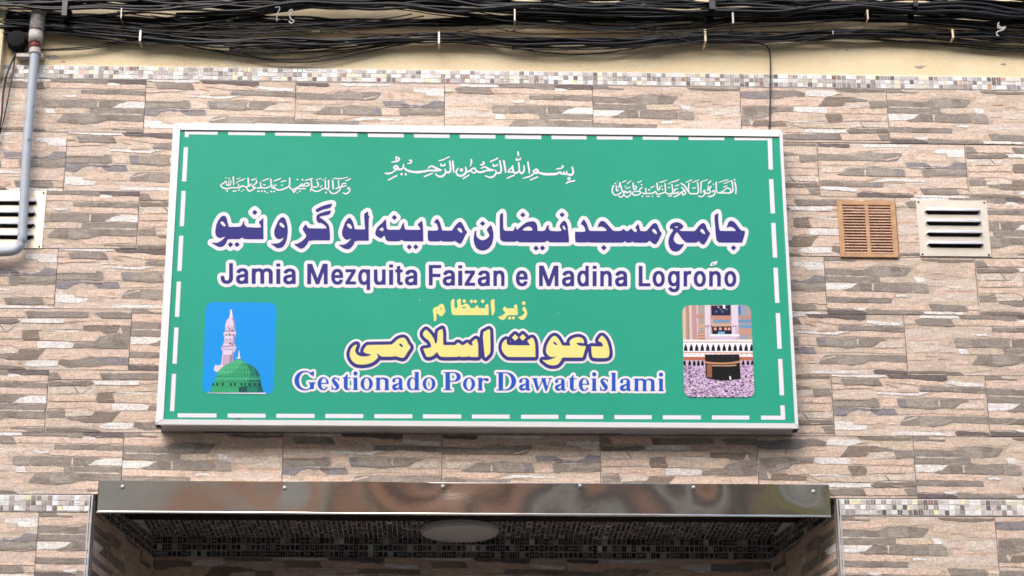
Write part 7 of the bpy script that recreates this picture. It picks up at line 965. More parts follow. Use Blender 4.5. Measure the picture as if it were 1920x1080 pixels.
[396,33,-8,-2,-7,-2,-10,-7,-7,-8,-9,-15,-5,-14,-4,-19,0,-20,1,-17,4,-19,6,-12,6,-11,6,-6,9,-6,11,-4,9,-2,16,0,6,1,8,3,9,4,5,5,6,6,5,7,5,11,1,7,-1,4,-2,2,-15,5,-12,0,-2,-2,-4,-8,-6,-7,-8,-4,-6,-1,-8,4,-7,8,-5,10,-2,7,0,6,2,1,72,1,4,1,2,1,0,4,0,14,-1,17,-3,17,-6,14,-7,11,-6,5,-10,6,-8,3,-9,1],
[402,0,3,0,4,-1,5,-3,3,-3,6,-11,3,-9,-1,-3,-40,-1,-3,1,-1,2,2,6,5,10,6,8],
],
 'latin_title_Madina': [
[575,85,-3,-2,-1,-4,-1,-199,1,-5,3,-1,27,0,3,1,2,2,1,105,1,6,3,-7,35,-104,2,-2,2,-1,23,1,5,0,2,3,36,103,4,8,0,-6,0,-105,1,-2,3,-1,28,0,3,1,1,2,1,4,2,198,-1,5,-4,2,-36,-1,-3,0,-2,-2,-48,-139,-1,-2,-47,140,-2,2,-2,0],
[1023,88,-2,-2,-1,-2,-1,-47,-1,-3,-1,0,-7,3,-8,2,-14,0,-10,-2,-9,-4,-9,-8,-8,-10,-7,-16,-4,-13,-2,-14,-1,-21,2,-22,4,-19,7,-15,4,-5,5,-7,9,-6,10,-3,9,-1,15,1,5,1,8,5,5,-3,25,0,2,1,2,2,3,205,-1,2,-3,1],
[1093,89,-2,-2,-1,-3,-1,-24,2,-4,3,-1,29,0,3,1,2,1,1,3,0,23,0,3,-1,2,-4,1],
[845,36,-9,-2,-9,-3,-10,-5,-6,-4,-6,-7,-5,-9,-4,-9,0,-6,3,-3,18,-6,10,0,3,1,4,9,6,5,7,5,9,2,7,-3,6,-5,4,-9,0,-7,-2,-3,-5,-2,-29,-4,-16,-4,-11,-6,-7,-5,-4,-4,-3,-6,-3,-5,-2,-7,0,-10,0,-12,3,-13,8,-13,6,-5,9,-5,9,-3,6,-1,19,0,9,2,11,5,6,-3,28,0,2,2,1,3,2,101,-1,15,-4,11,-5,10,-4,5,-6,5,-7,4,-8,2,-12,2],
[1214,38,-5,-2,-10,-4,-1,0,-3,3,-3,1,-25,0,-2,-1,-2,-2,-3,-153,2,-2,4,-1,25,0,2,1,1,2,1,4,2,90,1,7,3,9,5,8,6,5,8,2,6,-2,7,-6,3,-5,2,-10,1,-8,-2,-93,1,-2,3,-1,28,0,2,2,1,3,2,98,-1,15,-4,13,-4,10,-3,6,-7,6,-5,3,-7,3,-7,1],
[1359,39,-9,-1,-9,-3,-10,-6,-7,-5,-5,-6,-7,-9,-3,-9,0,-6,3,-3,18,-6,11,0,2,2,5,8,5,6,7,4,9,2,8,-2,6,-5,3,-8,1,-6,0,-3,-3,-3,-4,-1,-30,-5,-17,-4,-10,-6,-7,-5,-4,-4,-3,-6,-3,-4,-2,-8,-1,-10,1,-12,3,-13,7,-12,6,-6,9,-5,9,-3,6,-1,21,1,9,2,10,4,5,-3,29,1,2,1,1,4,2,101,-1,15,-3,11,-4,8,-5,7,-5,4,-8,4,-10,3,-10,2],
[1092,33,-2,-2,-1,-4,-3,-146,2,-3,2,-1,32,1,2,1,1,4,3,146,-2,3,-2,1],
[993,5,4,0,5,-2,5,-4,4,-6,5,-13,2,-13,0,-10,-2,-20,-4,-14,-3,-6,-5,-6,-5,-3,-4,-2,-5,2,-5,3,-6,9,-3,6,-3,11,-2,17,3,21,5,15,3,6,4,5],
[867,-57,5,1,1,-1,0,-7,-1,-6,-4,-11,-4,-5,-3,-3,-7,-4,-9,-3,-7,2,-8,5,-2,6,-1,7,2,5,3,4,5,3,8,3],
[1381,-53,4,0,1,-1,0,-7,-1,-6,-4,-10,-4,-6,-3,-3,-7,-4,-9,-2,-8,2,-7,5,-2,6,-1,6,2,6,3,3,5,4,8,2],
],
 'latin_title_Logrono': [
[2259,122,-6,-1,-2,-1,0,-2,2,-3,8,-4,3,-1,4,1,5,4,2,3,0,2,-3,1,-5,1],
[1541,92,-3,-2,-1,-4,-5,-200,1,-4,1,-1,3,-1,102,1,4,1,2,1,0,2,1,24,0,3,-3,2,-70,0,-3,1,4,173,-1,3,-3,1],
[1717,41,-12,-4,-9,-6,-10,-10,-4,-7,-5,-10,-5,-13,-3,-16,-1,-19,1,-18,4,-19,6,-13,5,-9,7,-8,10,-7,9,-3,5,-1,22,0,10,3,12,7,9,10,9,13,5,15,4,19,1,19,-1,18,-2,15,-6,15,-6,11,-8,9,-9,6,-10,3,-5,1],
[1864,43,-6,-2,-6,-2,-10,-7,-10,-11,-8,-16,-5,-18,-3,-21,0,-20,2,-14,3,-11,5,-13,5,-8,9,-8,8,-5,11,-3,22,1,14,5,1,-2,-2,-12,-2,-7,-4,-5,-5,-5,-8,-3,-5,0,-8,3,-7,6,-7,10,-4,2,-8,-1,-3,-1,-14,-10,-1,-3,0,-4,3,-8,7,-11,6,-5,8,-5,8,-3,8,-2,16,-1,10,1,13,4,9,4,4,4,7,7,3,5,4,7,3,8,2,19,5,155,0,3,-4,2,-25,-1,-2,-1,-2,-2,-2,-1,-7,4,-8,2],
[2021,44,-6,-1,-9,-4,-5,3,-23,0,-5,-1,-2,-2,-5,-151,0,-3,3,-2,27,0,2,0,2,2,1,4,3,94,2,8,3,7,3,4,7,5,8,3,7,-1,7,0,2,1,2,2,1,26,-1,4,-2,2,-5,1],
[2118,45,-13,-4,-12,-8,-9,-11,-8,-14,-5,-14,-3,-17,-1,-18,0,-18,3,-17,5,-13,6,-11,9,-9,10,-7,10,-3,9,-1,17,1,11,4,6,3,7,6,8,9,7,13,6,16,3,16,2,19,-1,17,-3,16,-5,16,-7,10,-7,8,-10,7,-9,3,-6,1],
[2277,46,-11,-2,-10,-5,-1,1,-2,3,-3,1,-26,0,-2,-1,-2,-2,-6,-150,1,-4,2,-2,28,0,2,1,2,2,1,4,3,89,1,7,3,9,4,6,7,6,5,3,4,1,6,-2,6,-4,4,-7,2,-9,1,-6,-4,-93,1,-4,1,-2,2,0,26,0,3,0,2,3,5,100,-1,15,-3,13,-4,9,-4,7,-9,7,-7,4,-7,2,-7,0],
[2416,47,-12,-4,-13,-8,-8,-9,-8,-14,-5,-13,-4,-19,-2,-19,1,-18,4,-20,5,-13,5,-8,8,-9,11,-7,8,-3,9,0,17,1,7,1,8,4,10,8,8,10,6,10,5,14,4,18,1,20,0,18,-3,16,-3,10,-6,11,-9,12,-8,6,-11,4,-6,1],
[1728,9,4,0,6,-3,4,-4,5,-7,4,-13,2,-17,0,-11,-2,-10,-2,-10,-3,-6,-4,-7,-6,-6,-4,-3,-5,-1,-5,1,-4,2,-8,9,-2,5,-3,9,-3,19,1,8,1,11,6,17,4,7,5,6],
[1874,10,4,0,5,-2,4,-3,4,-6,3,-7,2,-7,3,-18,-2,-16,-2,-11,-3,-8,-5,-7,-3,-3,-5,-4,-6,-1,-5,1,-5,3,-4,4,-3,6,-4,10,-2,18,0,9,2,10,5,15,8,11,4,3],
[2126,11,4,1,5,-2,5,-5,4,-5,3,-8,2,-6,3,-18,-2,-18,-5,-17,-4,-7,-5,-7,-5,-3,-6,-2,-6,1,-5,3,-7,10,-4,13,-2,17,1,16,3,13,3,7,5,8,4,5,4,3],
[2422,14,5,0,5,-3,6,-5,2,-4,5,-13,3,-21,-1,-7,-2,-12,-3,-11,-3,-6,-4,-7,-4,-4,-5,-4,-5,-1,-4,1,-5,3,-4,3,-4,6,-2,6,-2,11,-2,17,2,17,5,16,5,8,3,4,4,3],
],
 'latin_title_outline_Jamia': [
[-2409,116,-10,-2,-10,-6,-7,-8,-5,-12,-1,-13,4,-88,-1,-5,-2,-1,-14,3,-24,0,-14,-2,-10,-6,-6,-5,-3,-7,-4,-9,-1,-15,1,-14,2,-14,4,-14,5,-13,9,-15,13,-14,10,-7,16,-8,13,-4,16,-2,15,0,18,3,11,4,13,7,7,5,9,10,2,1,3,-2,14,-13,14,-8,12,-5,16,-2,22,0,19,3,32,0,9,2,10,4,11,-5,5,-1,9,-1,26,1,12,2,14,8,2,-1,6,-3,7,-4,13,-2,26,0,10,1,6,3,10,6,2,1,14,-8,12,-2,30,0,9,2,11,4,10,-4,5,-2,8,0,27,0,14,2,7,4,6,6,2,1,18,-10,8,-3,12,-3,21,-1,16,2,12,2,31,0,12,2,9,4,5,5,5,6,4,9,1,16,-3,96,-1,12,-2,14,-3,10,-6,12,-5,8,-13,15,-8,5,-17,9,-18,4,-9,1,-19,-1,-13,-1,-15,-5,-17,-9,-3,0,-1,2,-1,26,-3,14,-4,9,-6,6,-4,3,-9,5,-13,2,-28,-1,-12,-2,-10,-5,-8,-9,-4,-11,-2,-12,1,-22,-1,-3,-2,1,-21,10,-19,3,-20,0,-9,-1,-10,-2,-13,-5,-13,5,-8,2,-8,0,-18,0,-21,-3,-33,0,-11,-1,-5,-2,-7,-4,-9,-9,-2,-1,-11,7,-16,8,-13,3,-18,2,-16,-1,-16,-2,-10,-4,-15,-8,-3,-1,-1,3,-2,24,-2,12,-5,11,-7,8,-8,5,-8,3,-10,1],
],
 'latin_title_outline_Mezquita': [
[-1660,117,-8,-2,-5,-2,-7,-4,-6,-6,-3,-5,-3,-8,-2,-14,6,-196,1,-10,3,-8,6,-11,8,-7,11,-5,11,-1,25,0,8,1,7,2,12,7,12,-6,6,-2,10,-1,24,0,13,2,13,8,12,-7,7,-2,8,-1,28,1,11,2,8,4,8,7,5,7,2,1,15,-12,14,-7,12,-4,15,-2,17,0,17,3,11,4,14,8,2,-1,6,-5,7,-4,13,-2,93,1,9,1,5,1,7,4,5,5,3,1,11,-7,11,-5,9,-3,12,-1,2,-2,1,-2,2,-16,1,-7,6,-11,9,-8,7,-4,6,-1,8,-1,21,0,11,2,6,2,8,5,7,8,3,8,2,7,1,9,-1,23,0,2,2,2,23,-12,10,-2,9,-1,19,0,17,3,32,-1,10,2,10,4,10,-5,6,-1,8,-1,29,1,8,1,5,2,7,4,7,6,2,1,9,-6,9,-5,6,-2,8,-2,8,-1,15,0,11,2,9,2,13,7,16,-8,11,-3,15,-2,17,0,23,4,31,0,13,2,9,5,7,6,4,7,3,9,1,12,-1,95,-2,20,-2,11,-2,8,-8,16,-6,8,-7,8,-6,5,-17,9,-11,4,-19,3,-19,0,-18,-3,-11,-4,-17,-8,-2,-1,-9,8,-8,6,-3,13,-4,8,-3,4,-7,7,-11,5,-11,1,-20,0,-16,-2,-2,1,-9,9,-12,6,-13,1,-25,0,-10,-2,-5,-1,-8,-5,-6,-6,-3,-4,-4,-11,-1,-20,-2,-3,-29,0,-9,-2,-6,-2,-11,-6,-15,7,-12,2,-24,0,-8,-1,-6,-1,-9,-5,-12,6,-11,2,-30,-1,-18,2,-14,0,-13,-1,-9,-3,-23,-13,-2,1,-10,9,-7,3,-6,2,-9,1,-84,-1,-10,-1,-6,-2,-8,-4,-6,-6,-3,-2,-17,10,-10,4,-15,3,-16,0,-16,-1,-10,-4,-16,-8,-10,-8,-1,-1,-2,2,0,2,-1,30,-2,12,-5,11,-7,8,-10,6,-7,2,-9,1,-37,-1,-9,-1,-6,-2,-7,-5,-7,-7,-5,-11,-16,-49,-2,-4,-1,1,-2,3,-21,53,-4,7,-7,7,-9,5,-7,2,-9,0],
],
 'latin_title_outline_Faizan': [
[-490,116,-8,-1,-5,-2,-7,-5,-6,-6,-3,-5,-4,-8,-2,-14,2,-196,1,-10,2,-9,6,-9,7,-8,10,-5,13,-1,25,0,8,1,10,3,8,7,6,6,4,12,1,12,0,42,2,3,3,1,23,0,3,-1,1,-3,2,-22,4,-14,6,-12,4,-7,13,-14,10,-7,11,-5,11,-3,14,-3,18,1,21,4,32,0,10,1,8,3,12,-4,11,-2,29,1,14,2,9,-2,10,-1,90,0,14,3,14,8,24,-11,9,-2,15,-2,17,1,18,4,32,0,10,1,11,5,10,-4,5,-1,8,-1,23,0,11,2,13,7,12,-6,6,-2,9,0,22,0,12,2,10,5,9,9,5,11,2,14,0,94,-2,19,-2,14,-3,10,-5,11,-8,12,-14,14,-9,6,-9,3,-9,3,-14,1,-11,0,-18,-3,-28,1,-10,-1,-6,-2,-8,-4,-10,-10,-2,-1,-20,11,-12,5,-18,3,-22,0,-13,-2,-11,-3,-10,-5,-13,-8,-3,0,-2,1,-9,9,-8,4,-6,1,-9,1,-82,0,-1,1,-1,2,0,12,-2,11,-3,7,-3,6,-7,7,-9,5,-6,1,-11,1,-25,0,-10,-1,-7,-3,-8,-5,-7,-8,-4,-10,-2,-13,0,-20,-2,-3,-1,0,-11,6,-9,3,-22,4,-18,-1,-9,0,-23,-7,-2,1,-1,2,0,16,-1,11,-4,9,-3,6,-6,6,-11,6,-14,2],
],
 'latin_title_outline_e': [
[396,67,-19,-3,-17,-9,-11,-9,-10,-10,-6,-9,-9,-19,-6,-20,-4,-23,0,-16,0,-14,4,-24,5,-17,11,-22,5,-7,9,-10,12,-8,10,-6,8,-3,19,-3,18,0,11,2,10,3,17,9,10,8,11,11,5,7,8,17,3,13,1,9,-1,13,2,9,2,10,-1,24,-3,24,-5,16,-10,21,-13,15,-12,10,-11,5,-7,3,-20,4],
],
 'latin_title_outline_Madina': [
[574,119,-7,-1,-5,-2,-8,-4,-6,-6,-3,-5,-4,-8,-2,-15,-2,-196,1,-10,2,-9,6,-10,7,-7,10,-5,12,-1,27,0,11,2,12,6,12,-6,5,-1,9,-1,23,0,12,2,13,7,12,-6,6,-1,8,-1,26,0,9,1,6,2,7,4,7,8,3,1,19,-12,12,-5,18,-2,18,0,22,4,30,0,11,1,11,6,10,10,2,0,12,-9,14,-7,10,-3,15,-1,20,1,11,2,25,0,8,1,6,2,10,4,12,-4,11,-2,31,0,10,2,11,4,10,-4,5,-1,8,-1,24,0,13,2,13,8,12,-7,5,-1,10,-1,23,0,9,1,6,2,7,4,8,7,2,0,19,-10,11,-4,16,-3,19,0,10,2,12,2,31,0,13,2,9,5,6,6,4,6,4,9,2,14,3,97,-1,18,-2,13,-4,10,-6,12,-4,7,-8,9,-5,4,-7,5,-11,6,-7,2,-11,3,-15,1,-14,0,-22,-4,-10,-3,-15,-9,-8,-6,-11,-11,-2,-1,-2,1,-12,14,-6,5,-11,7,-11,4,-18,2,-16,0,-17,-3,-37,0,-2,3,0,11,-1,11,-4,10,-3,5,-6,6,-10,6,-13,1,-29,0,-11,-2,-12,-5,-10,5,-6,1,-8,1,-22,0,-9,-2,-6,-2,-8,-4,-7,-7,-3,-5,-3,-8,-3,-19,-1,-2,-18,-4,-15,-8,-10,-7,-13,-15,-3,-1,-2,1,-14,14,-16,10,-11,3,-20,4,-18,-1,-21,-3,-14,-6,-17,-10,-2,0,-1,3,0,27,-1,12,-5,12,-6,7,-10,6,-7,2,-9,1,-33,0,-11,-1,-5,-2,-9,-5,-7,-8,-6,-11,-15,-42,-1,-3,-1,-1,-3,4,-15,45,-4,8,-7,7,-9,5,-7,2,-9,1],
],
 'latin_title_outline_Logrono': [
[2294,150,-16,-8,-19,-2,-6,-3,-5,-3,-6,-7,-7,-12,-3,-9,0,-4,1,-3,3,-2,4,-1,13,3,24,6,5,3,6,4,5,5,4,7,8,17,-1,4,-2,4,-4,1],
[1541,126,-8,-1,-5,-2,-7,-4,-6,-6,-4,-5,-4,-9,-2,-14,-5,-197,0,-10,2,-9,6,-10,7,-7,7,-4,5,-1,11,-1,102,1,9,1,5,2,7,4,7,6,2,1,20,-11,9,-4,15,-2,20,0,14,2,10,4,14,7,11,9,2,1,1,-2,0,-7,1,-11,5,-13,9,-14,10,-12,12,-8,17,-7,17,-3,17,-1,15,2,11,2,8,4,16,8,6,5,13,14,5,7,7,16,2,2,14,-1,25,1,11,2,10,6,8,8,6,12,2,12,1,29,2,5,7,-20,5,-11,5,-9,6,-9,10,-10,8,-6,13,-7,11,-3,15,-2,10,0,22,4,8,3,11,6,17,12,2,-1,4,-6,6,-6,8,-5,6,-2,12,0,20,0,8,1,7,2,11,6,2,1,12,-7,6,-2,9,-1,25,1,11,2,9,4,7,6,6,8,2,2,2,-1,8,-8,5,-4,15,-8,13,-3,21,-2,16,2,11,3,16,8,12,9,12,14,7,12,8,15,6,19,3,19,1,14,0,30,-4,23,-9,22,-9,14,-9,11,-7,5,-13,8,-6,2,-9,2,-12,2,-15,0,-8,-1,-10,-2,-8,-3,-11,-6,-9,-7,-11,-11,-7,-7,-2,-2,-2,2,-5,9,-8,8,-10,7,-17,9,-21,3,-11,0,-20,-3,-32,0,-12,-1,-6,-2,-7,-5,-6,-6,-5,-7,-2,0,-14,10,-12,7,-11,3,-14,2,-18,0,-18,-3,-10,-4,-18,-11,-2,1,-8,9,-8,4,-6,3,-12,1,-15,0,-17,-3,-31,0,-10,-1,-13,-6,-11,6,-10,1,-31,-1,-17,3,-16,0,-19,-4,-17,-8,-9,-7,-12,-12,-6,-7,-2,-1,-1,1,-9,10,-10,10,-8,6,-12,6,-10,3,-11,1,-20,0,-9,-1,-15,-4,-17,-10,-5,-4,-13,-13,-6,-9,-11,-21,-4,-15,-5,-24,-2,-25,-4,-1,-25,0,-2,1,-1,4,3,131,0,10,-2,7,-4,8,-4,6,-5,4,-8,4,-13,2],
],
}
def decode(s):
    loops = []
    for v in s:
        x = z = 0; P = []
        for i in range(0, len(v), 2):
            x += v[i]; z += v[i+1]; P.append((x*0.0004, z*0.0004))
        loops.append(P)
    return loops
def letters(name, key, k, m, parent, label=None):
    cu = bpy.data.curves.new(name, 'CURVE'); cu.dimensions = '2D'; cu.fill_mode = 'BOTH'
    for P in decode(GLYPHS[key]):
        sp = cu.splines.new('POLY'); sp.points.add(len(P)-1); sp.use_cyclic_u = True
        for q, (x, z) in zip(sp.points, P): q.co = (x, z, 0, 1)
    t = bpy.data.objects.new("tmp", cu); C.objects.link(t)
    bpy.context.view_layer.update()
    me = bpy.data.meshes.new_from_object(t.evaluated_get(bpy.context.evaluated_depsgraph_get()))
    bpy.data.objects.remove(t); bpy.data.curves.remove(cu)
    me.materials.clear()
    y = YF - 0.0004*k
    for v in me.vertices: v.co = (v.co.x + OX, y, v.co.y + OZ)
    bm = bmesh.new(); bm.from_mesh(me)
    for f in bm.faces:
        f.normal_update()
        if f.normal.y > 0: f.normal_flip()
    bm.to_mesh(me); bm.free()
    o = link_mesh(name, me, m, parent)
    if label: o["label"] = label
    return o
OX, OZ = -0.05, 4.33
a = letters("lettering", 'arabic_title', 4, M_purple, sg, "large violet Arabic title line"); letters("outline", 'arabic_title_outline', 2, M_wfilm, a)
for word in ("Jamia", "Mezquita", "Faizan", "e", "Madina", "Logrono"):
    a = letters("lettering", 'latin_title_' + word, 4, M_purple, sg); letters("outline", 'latin_title_outline_' + word, 3, M_wfilm, a)
a = letters("lettering", 'yellow_title', 7, M_yellow, sg, "large yellow Arabic line with violet outline"); letters("outline", 'yellow_title_outline', 6, M_purple, a); letters("rim", 'yellow_title_rim', 2, M_wfilm, a)
a = letters("lettering", 'latin_subtitle', 5, M_blue, sg, "blue serif Latin line at the bottom"); letters("outline", 'latin_subtitle_outline', 3, M_wfilm, a)
letters("lettering", 'small_yellow_line', 2, M_yellow, sg, "small yellow Arabic line")
letters("lettering", 'bismillah_line', 2, M_wfilm, sg, "white calligraphic line at the top centre")
letters("lettering", 'blessing_line_west', 2, M_wfilm, sg, "small white calligraphy at the upper left")
letters("lettering", 'blessing_line_east', 2, M_wfilm, sg, "small white calligraphy at the upper right")

def mark(name, px, py, w, h, m, seed, k=3):
    r = random.Random(seed); c = at(px, py, YF - .0004*k); n = 9; bm = bmesh.new()
    bm.faces.new([bm.verts.new((c.x + w*math.cos(6.283*i/n)*r.uniform(.5, 1.1), c.y, c.z + h*math.sin(6.283*i/n)*r.uniform(.5, 1.1))) for i in range(n)])
    bmesh.ops.recalc_face_normals(bm, faces=bm.faces)
    for f in bm.faces:
        if f.normal.y > 0: f.normal_flip()
    me = bpy.data.meshes.new(name); bm.to_mesh(me); bm.free(); link_mesh(name, me, m, sg)
mark("stain", 447, 786, .016, .004, M_stain, 1); mark("stain", 1244, 791, .003, .003, M_greygreen, 2, 16)
mark("scratch", 684, 251, .0012, .016, M_greygreen, 3, 4); mark("scratch", 787, 562, .0012, .0045, M_wfilm, 4); mark("scratch", 1047, 587, .0014, .0014, M_wfilm, 5); mark("scratch", 550, 720, .002, .002, M_wfilm, 6, 2); mark("scratch", 954, 781, .0015, .004, M_greygreen, 7)
# the two printed pictures
def rrect(tl, tr, br, bl, r):
    P = []
    Q = [Vector(q) for q in (tl, tr, br, bl)]
    for i in range(4):
        p, a, b = Q[i], Q[i-1], Q[(i+1) % 4]
        s, e_ = p + (a-p).normalized()*r, p + (b-p).normalized()*r
        for k in range(7):
            t = k/6; P.append(tuple(s*(1-t)**2 + p*2*t*(1-t) + e_*t*t))
    return P
def clip_convex(P, K):
    for (ax, ay), (bx, by) in zip(K, K[1:]+K[:1]):
        out = []
        f = lambda q: (bx-ax)*(q[1]-ay) - (by-ay)*(q[0]-ax)
        for i in range(len(P)):
            p, q = P[i], P[(i+1) % len(P)]; fp, fq = f(p), f(q)
            if fp >= 0: out.append(p)
            if (fp >= 0) != (fq >= 0): t = fp/(fp-fq); out.append((p[0]+(q[0]-p[0])*t, p[1]+(q[1]-p[1])*t))
        P = out
        if len(P) < 3: return None
    return P
class Pic:
    def __init__(s, x0, y0, sc, frame): s.m = lambda u, v: (x0+u/sc, y0+v/sc); s.K = frame; s.sh = Sheet(); s.n = 2
    def add(s, col, pts, step=1):
        if isinstance(pts, str): pts = [tuple(float(t) for t in q.split(',')) for q in pts.split()]
        P = clip_convex([s.m(*p) for p in pts], s.K)
        s.n += step
        if P: s.sh.poly([at(x, y, YF - 0.00002*s.n) for x, y in P], lin(col))
K1 = rrect((386.5,566.5), (519,567.5), (512.5,739), (378.5,737), 15)
p1 = Pic(360, 540, 4.91, K1)
p1.add((24,150,232), "0,0 982,0 982,1080 0,1080")
MN = "362,195 372,240 378,270 392,300 396,350 395,380 408,410 400,440 390,470 392,520 408,545 400,572 385,592 380,660 372,690 300,745 240,770 215,772 200,748 215,705 240,716 270,700 278,620 285,592 268,560 282,530 295,500 300,450 288,420 308,392 305,350 318,300 340,275 352,240"
p1.add((226,208,228), MN)
p1.add((196,168,192), "285,615 378,612 372,690 300,740 278,700")
p1.add((150,124,150), "352,615 368,615 362,690 346,700")
p1.add((206,188,210), "312,352 396,352 396,378 308,380"); p1.add((206,188,210), "296,470 392,470 392,515 292,515")
p1.add((196,176,200), "290,425 402,425 398,440 294,440"); p1.add((196,176,200), "272,556 402,556 398,572 274,572")
p1.add((178,156,184), "300,395 312,388 396,384 404,396 404,404 298,406"); p1.add((178,156,184), "276,532 404,526 408,540 272,548")
p1.add((170,146,176), "366,280 378,272 392,300 396,380 384,380 380,310"); p1.add((170,146,176), "378,440 400,438 390,470 392,520 380,520"); p1.add((172,148,178), "372,576 386,590 380,660 366,690 366,620")
for u, v, w in [(347,428,8),(318,432,5),(382,432,6),(372,390,7),(345,378,6),(318,475,5),(350,470,5),(352,510,8),(370,518,7),(338,350,4)]: p1.add((84,66,96), [(u-w,v-w),(u+w,v-w),(u+w,v+w),(u-w,v+w)])
p1.add((240,228,240), "352,200 366,200 370,262 350,262")
p1.add((58,164,112), "430,646 500,690 570,725 605,760 625,820 635,880 645,920 665,962 160,962 185,910 205,870 225,800 245,760 290,720 370,680")
p1.add((78,180,128), "430,650 470,676 400,760 330,800 235,800 250,760 300,722 370,684")
p1.add((36,128,100), "500,692 570,725 605,760 625,820 640,900 664,962 500,962 520,860 540,780")
p1.add((24,98,92), "570,730 605,762 625,822 642,910 662,960 600,962 606,860")
p1.add((30,84,84), "430,912 505,905 510,960 430,960")
for v, c in ((830, (88,186,150)), (868, (40,140,106)), (812, (46,146,108))): p1.add(c, [(222,v),(630,v),(632,v+7),(218,v+7)])
for v in (700, 745, 790, 850, 900):
    for i in range(14):
        u = 250 + i*28 + (v % 3)*6
        if v < 760 and not 300 < u < 560: continue
        p1.add((44,140,104) if u < 460 else (22,88,84), [(u,v),(u+9,v),(u+8,v+14),(u,v+14)])
for u in (195,232,282,358,396,456,490,530,580,625): p1.add((18,60,60), [(u-8,875),(u+8,875),(u+8,898),(u-8,898)])
p1.add((230,214,232), "424,642 430,575 436,575 442,642"); p1.add((238,228,240), "412,640 446,636 446,650 412,650")
p1.add((238,230,240), "138,964 684,964 660,986 400,994 158,986")
p1.sh.build("printed_picture", M_print, sg)["label"] = "picture of a green dome and white minaret on blue"
K2 = rrect((1279.2,572.5), (1407.5,571.5), (1415.2,744.5), (1283,744.5), 15)
p2 = Pic(1250, 550, 5.145, K2); r2 = random.Random(5)
p2.add((208,166,146), "100,50 900,50 900,1050 100,1050")
for a, b, c in [(140,180,(226,186,158)),(180,196,(176,150,140)),(196,214,(150,140,150)),(214,240,(232,190,152)),(240,286,(186,150,158)),(286,300,(226,190,170)),(300,372,(172,160,150)),(700,770,(150,160,176)),(770,860,(176,158,150))]: p2.add(c, [(a,90),(b,90),(b+8,452),(a+8,452)])
p2.add((196,140,122), "290,205 860,222 860,248 290,238"); p2.add((206,170,140), "296,300 420,290 430,330 300,330")
p2.add((40,38,70), "428,120 618,112 618,214 432,214")
for i in range(9): p2.add(r2.choice([(90,140,190),(150,110,110),(30,30,50),(200,190,210)]), [(432+i*20,125+(i%3)*22),(446+i*20,125+(i%3)*22),(446+i*20,140+(i%3)*22),(432+i*20,140+(i%3)*22)])
p2.add((252,248,252), "540,112 566,112 566,148 545,148")
p2.add((116,156,186), "448,258 610,256 612,284 448,286"); p2.add((112,150,184), "690,256 840,252 840,280 692,282"); p2.add((110,156,192), "716,306 840,302 840,330 718,332"); p2.add((78,128,180), "676,120 714,120 716,206 678,208")
p2.add((196,142,118), "440,232 620,232 620,252 440,252"); p2.add((200,150,130), "690,340 840,340 840,400 700,400")
p2.add((30,30,44), "436,320 628,318 634,392 440,394")
for a in (456, 505, 555, 590): p2.add((220,160,150), [(a,330),(a+26,330),(a+26,356),(a,356)])
p2.add((120,180,220), "496,370 560,370 560,392 496,392")
p2.add((222,210,226), "366,112 420,112 424,440 372,440"); p2.add((222,210,226), "622,112 688,112 694,440 630,440"); p2.add((200,184,208), "384,300 404,300 406,440 388,440"); p2.add((200,184,208), "660,330 690,330 694,440 664,440")
for a in (372, 396, 424, 640, 662, 690): p2.add((120,96,110), [(a,310),(a+12,310),(a+12,326),(a,326)])
p2.add((244,240,246), "420,394 700,394 704,414 424,416"); p2.add((214,190,216), "430,416 650,416 650,452 430,452")
p2.add((180,120,96), "300,380 372,380 374,445 302,445")
for i in range(8): p2.add((226,190,168), [(306+(i%4)*17,388+(i//4)*28),(318+(i%4)*17,388+(i//4)*28),(318+(i%4)*17,402+(i//4)*28),(306+(i%4)*17,402+(i//4)*28)])
p2.add((244,236,230), "140,446 860,446 860,480 140,480"); p2.add((180,140,130), "140,466 860,466 860,474 140,474")
p2.add((246,242,244), "140,476 860,476 860,612 140,612"); p2.add((210,150,120), "150,566 860,572 860,582 150,576")
for i in range(13):
    u = 184 + i*53; p2.add((34,28,46), [(u-19,556),(u-15,522),(u-5,496),(u,484),(u+5,496),(u+15,522),(u+19,556)])
for i in range(14): p2.add((196,150,136), [(160+i*50,586),(184+i*50,586),(184+i*50,592),(160+i*50,592)])
p2.add((186,112,88), "140,612 860,612 860,652 140,652"); p2.add((206,180,200), "140,646 860,646 860,1020 140,1020")
for u in (172,222,266,306,346,738,784,826): p2.add((28,22,34), [(u-14,706),(u-13,668),(u-5,648),(u+5,648),(u+13,668),(u+14,706)])
p2.add((206,174,210), "140,700 860,690 860,1020 140,1020")
for i in range(1100):
    u, v = r2.uniform(150, 850), r2.uniform(694, 1000); a, b = r2.uniform(7, 16), r2.uniform(6, 13)
    p2.add(r2.choice([(244,230,244),(250,246,252),(252,248,252),(140,90,140),(60,36,70),(40,28,48),(36,24,40),(176,130,178),(228,204,230)]), [(u,v),(u+a,v+b*.4),(u+a*.6,v+b),(u-a*.4,v+b*.7)], 0.12)
p2.n += 8
p2.add((32,30,32), "368,590 700,588 714,820 640,822 560,842 470,828 380,812"); p2.add((20,19,21), "436,690 700,690 712,820 560,842 440,824")
p2.add((196,140,100), "366,655 440,664 540,668 620,664 706,650 708,668 620,682 540,686 440,682 366,672"); p2.add((150,96,70), "388,682 436,686 436,812 388,806"); p2.add((206,170,150), "440,692 520,696 600,694 672,688 672,698 600,704 440,702")
p2.add((70,56,52), "620,606 650,606 650,612 620,612"); p2.add((246,240,246), "604,802 618,798 622,832 608,834")
p2.sh.build("printed_picture", M_print, sg)["label"] = "picture of a black cube shrine among a pale crowd"

